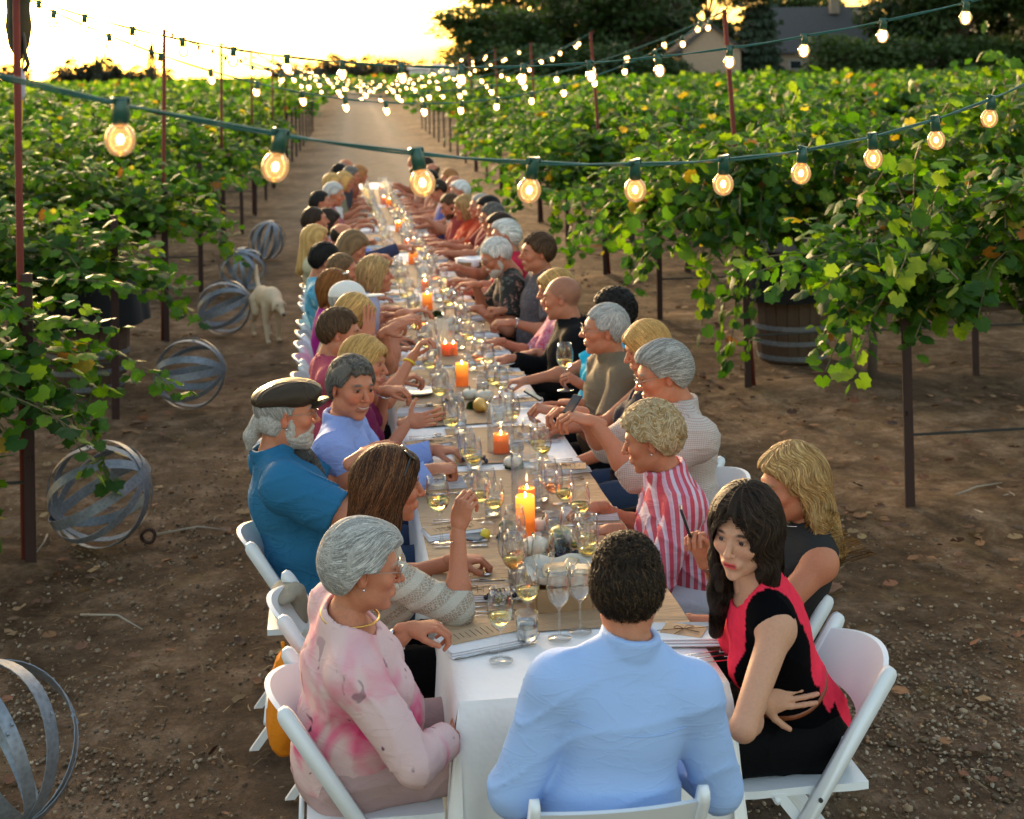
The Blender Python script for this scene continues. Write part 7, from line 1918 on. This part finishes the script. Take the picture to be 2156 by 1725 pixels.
    P(1, 967, 405, 11.6, 'man with bright white hair further down the vine side', look=262, hair='combed', hcol='white', top=f('pale_shirt_b', (.45, .42, .42)))
    P(1, 921, 403, 12.1, 'person in a white visor cap leaning over the table', look=258, sex='f', hair='short', hcol='dark', hvol=1.6, top=f('blue_print_b', (.10, .12, .35)), extra=ball_cap((.7, .68, .6), .06), pitch=14)
    P(1, 955, 391, 12.6, 'grey balding man above the white-haired one', look=262, hair='bald', hcol='gray', top=f('pink_shirt_c', (.45, .25, .25)))
    P(1, 945, 377, 13.4, 'copper-haired person near the far end of the vine side', look=268, hair='short', hcol='copper', hvol=1.4, top=f('tan_top_c', (.3, .2, .12)))
    P(1, 903, 380, 13.9, 'black-haired person bending towards the glasses near the far end', look=262, hair='combed', hcol='black', top=f('skin_top', (.42, .2, .14)), sleeve='none')
    P(1, 908, 364, 14.6, 'man with receding brown hair near the far end', look=264, hair='bald', hcol='brown', top=f('taupe_top', (.22, .16, .13)))
    P(1, 878, 368, 15.1, 'dark-haired woman close to the far corner', look=258, sex='f', hair='bob', hcol='dark', top=f('peach_top', (.50, .28, .2)), sleeve='none')
    P(1, 895, 349, 16.2, 'small dark head at the far corner of the table', look=264, hair='short', hcol='dark', top=f('brown_top_d', (.12, .08, .06)))
    P(1, 873, 342, 16.9, 'bald man farthest down on the vine side', look=262, hair='bald', hcol='gray', top=f('grey_top_d', (.2, .2, .2)))
    g = wine_glass(0, 0, 'w', 'raised glass of white wine in front of the bald man in black'); p = A(1190, 800, 3.38); g.location = (p[0], p[1], p[2]-.055); g['group'] = 'wine glasses held in a hand'; g.scale = (1.15,)*3
mid_people()

def chairs():
    chair(-.06, -.37, 0, 'white folding chair holding the man in the light blue shirt')
    L = [(-.62, .19, 'white folding chair of the older woman in pink'), (-.64, .86, 'white folding chair of the brunette, orange bag hanging beside it'), (-.78, 1.60, 'white folding chair of the man in the flat cap, pushed back'), (-.64, 2.16, 'white folding chair of the smiling man')]
    for x, y, lab in L: chair(x, y, -math.pi/2, lab)
    R = [(.60, .16, 'white folding chair of the woman in coral and black'), (.62, .72, 'white folding chair of the blonde in grey'), (.64, 1.30, 'white folding chair of the woman in stripes'), (.74, 1.98, 'white folding chair showing behind the man in the pale check shirt')]
    for x, y, lab in R: chair(x, y, math.pi/2, lab)
    for side, y, lab in MADE:
        w = lab.split()[:11]
        while w[-1] in ('a', 'in', 'the', 'with', 'and', 'to', 'his', 'her', 'of', 'behind', 'near', 'over', 'down', 'from', 'at', 'on', 'far', 'out', 'further', 'stretched', 'beside', 'farthest', 'further', 'thin', 'drop', 'half', 'up', 'side', 'one', 'vine', 'brown', 'sphere', 'long', 'bald', 'white', 'dark', 'grey', 'black', 'orange', 'grey-shirted', 'smiling', 'arm', 'pale'): w.pop()
        chair(side*.64, y, -side*-math.pi/2+RNG.normal()*.05, 'white chair under the '+' '.join(w).rstrip(','), 'chairs further down the table', detail=False)
    V, F = surf([('+', p_ell((0, 0, 0), (.045, .10, .15)), 0), ('+', p_ell((0, 0, -.07), (.05, .12, .09)), .04), ('+', p_cone((0, -.05, .12), (0, .0, .18), .008, .008), .01), ('+', p_cone((0, .05, .12), (0, .0, .18), .008, .008), .01)], .008, post=folds(2, .008, 1.2, (0, 1, 0)))
    o = link('orange_bag', fmesh('orange_bag', V, F, fabric('orange_canvas', (.62, .20, .012), .8), True)); _b = A(598, 1475, .56); o.location = _b; setp(o, 'orange fabric bag hanging behind the brunette\'s chair', 'bag')
    V, F = surf([('+', p_ell((0, 0, 0), (.05, .12, .015)), 0), ('+', p_cone((.04, 0, -.01), (.05, 0, -.10), .035, .03), .03)], .008, post=folds(5, .006)); o = link('beige_jacket', fmesh('beige_jacket', V, F, fabric('beige_linen', (.30, .26, .20)), True)); o.location = (-.89, 1.0, .73); setp(o, 'beige jacket strap slung over the brunette\'s chair back', 'jacket')
chairs()

def dog():
    y0 = G(566, 716, 0)
    o = [('+', p_ell((0, -.10, .43), (.095, .20, .115)), 0), ('+', p_ell((0, .12, .44), (.105, .15, .135)), .06), ('+', p_ell((0, -.26, .43), (.09, .10, .11)), .05),
         ('+', p_cone((0, .20, .47), (0, .36, .43), .075, .058), .05), ('+', p_ell((0, .42, .42), (.062, .075, .060)), .03), ('+', p_cone((0, .46, .395), (0, .55, .345), .036, .026), .02)]
    for q in (-1, 1):
        o += [('+', p_ell((q*.062, .40, .40), (.014, .035, .045)), .01), ('+', p_cone((q*.07, .16, .38), (q*.07, .15, .19), .048, .028), .03), ('+', p_cone((q*.07, .15, .19), (q*.07, .17+q*.05, .03), .027, .022), .01), ('+', p_ell((q*.07, .20+q*.05, .022), (.026, .040, .020)), .01),
              ('+', p_cone((q*.07, -.24, .40), (q*.075, -.20, .27), .070, .045), .03), ('+', p_cone((q*.075, -.20, .27), (q*.075, -.32, .16), .040, .024), .015), ('+', p_cone((q*.075, -.32, .16), (q*.075, -.28-q*.04, .03), .023, .020), .01), ('+', p_ell((q*.075, -.25-q*.04, .022), (.025, .04, .02)), .01)]
    o += [('+', p_cone((0, -.34, .47), (0, -.42, .60), .026, .022), .02), ('+', p_cone((0, -.42, .60), (.01, -.40, .74), .024, .012), .01)]
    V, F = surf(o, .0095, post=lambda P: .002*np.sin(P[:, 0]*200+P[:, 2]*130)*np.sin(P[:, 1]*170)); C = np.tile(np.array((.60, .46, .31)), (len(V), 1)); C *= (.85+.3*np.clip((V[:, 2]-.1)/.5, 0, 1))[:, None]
    w = np.clip(g3(V, (0, .567, .345), (.020, .018, .016))*1.6, 0, 1)[:, None]; C = C*(1-w)+.02*w
    for q in (-1, 1): w = np.clip(g3(V, (q*.034, .468, .430), (.013, .014, .010))*1.6, 0, 1)[:, None]; C = C*(1-w)+.015*w
    r = empty('dog', (y0[0], y0[1], 0), math.radians(198), label='yellow Labrador-like dog walking with raised tail beside the hoop spheres', cat='dog'); r.scale = (.9, .9, .9)
    link('body', fmesh('body', V, F, attrmat('dog_fur', .8, .5, 120, .2), True, C), r)
dog()
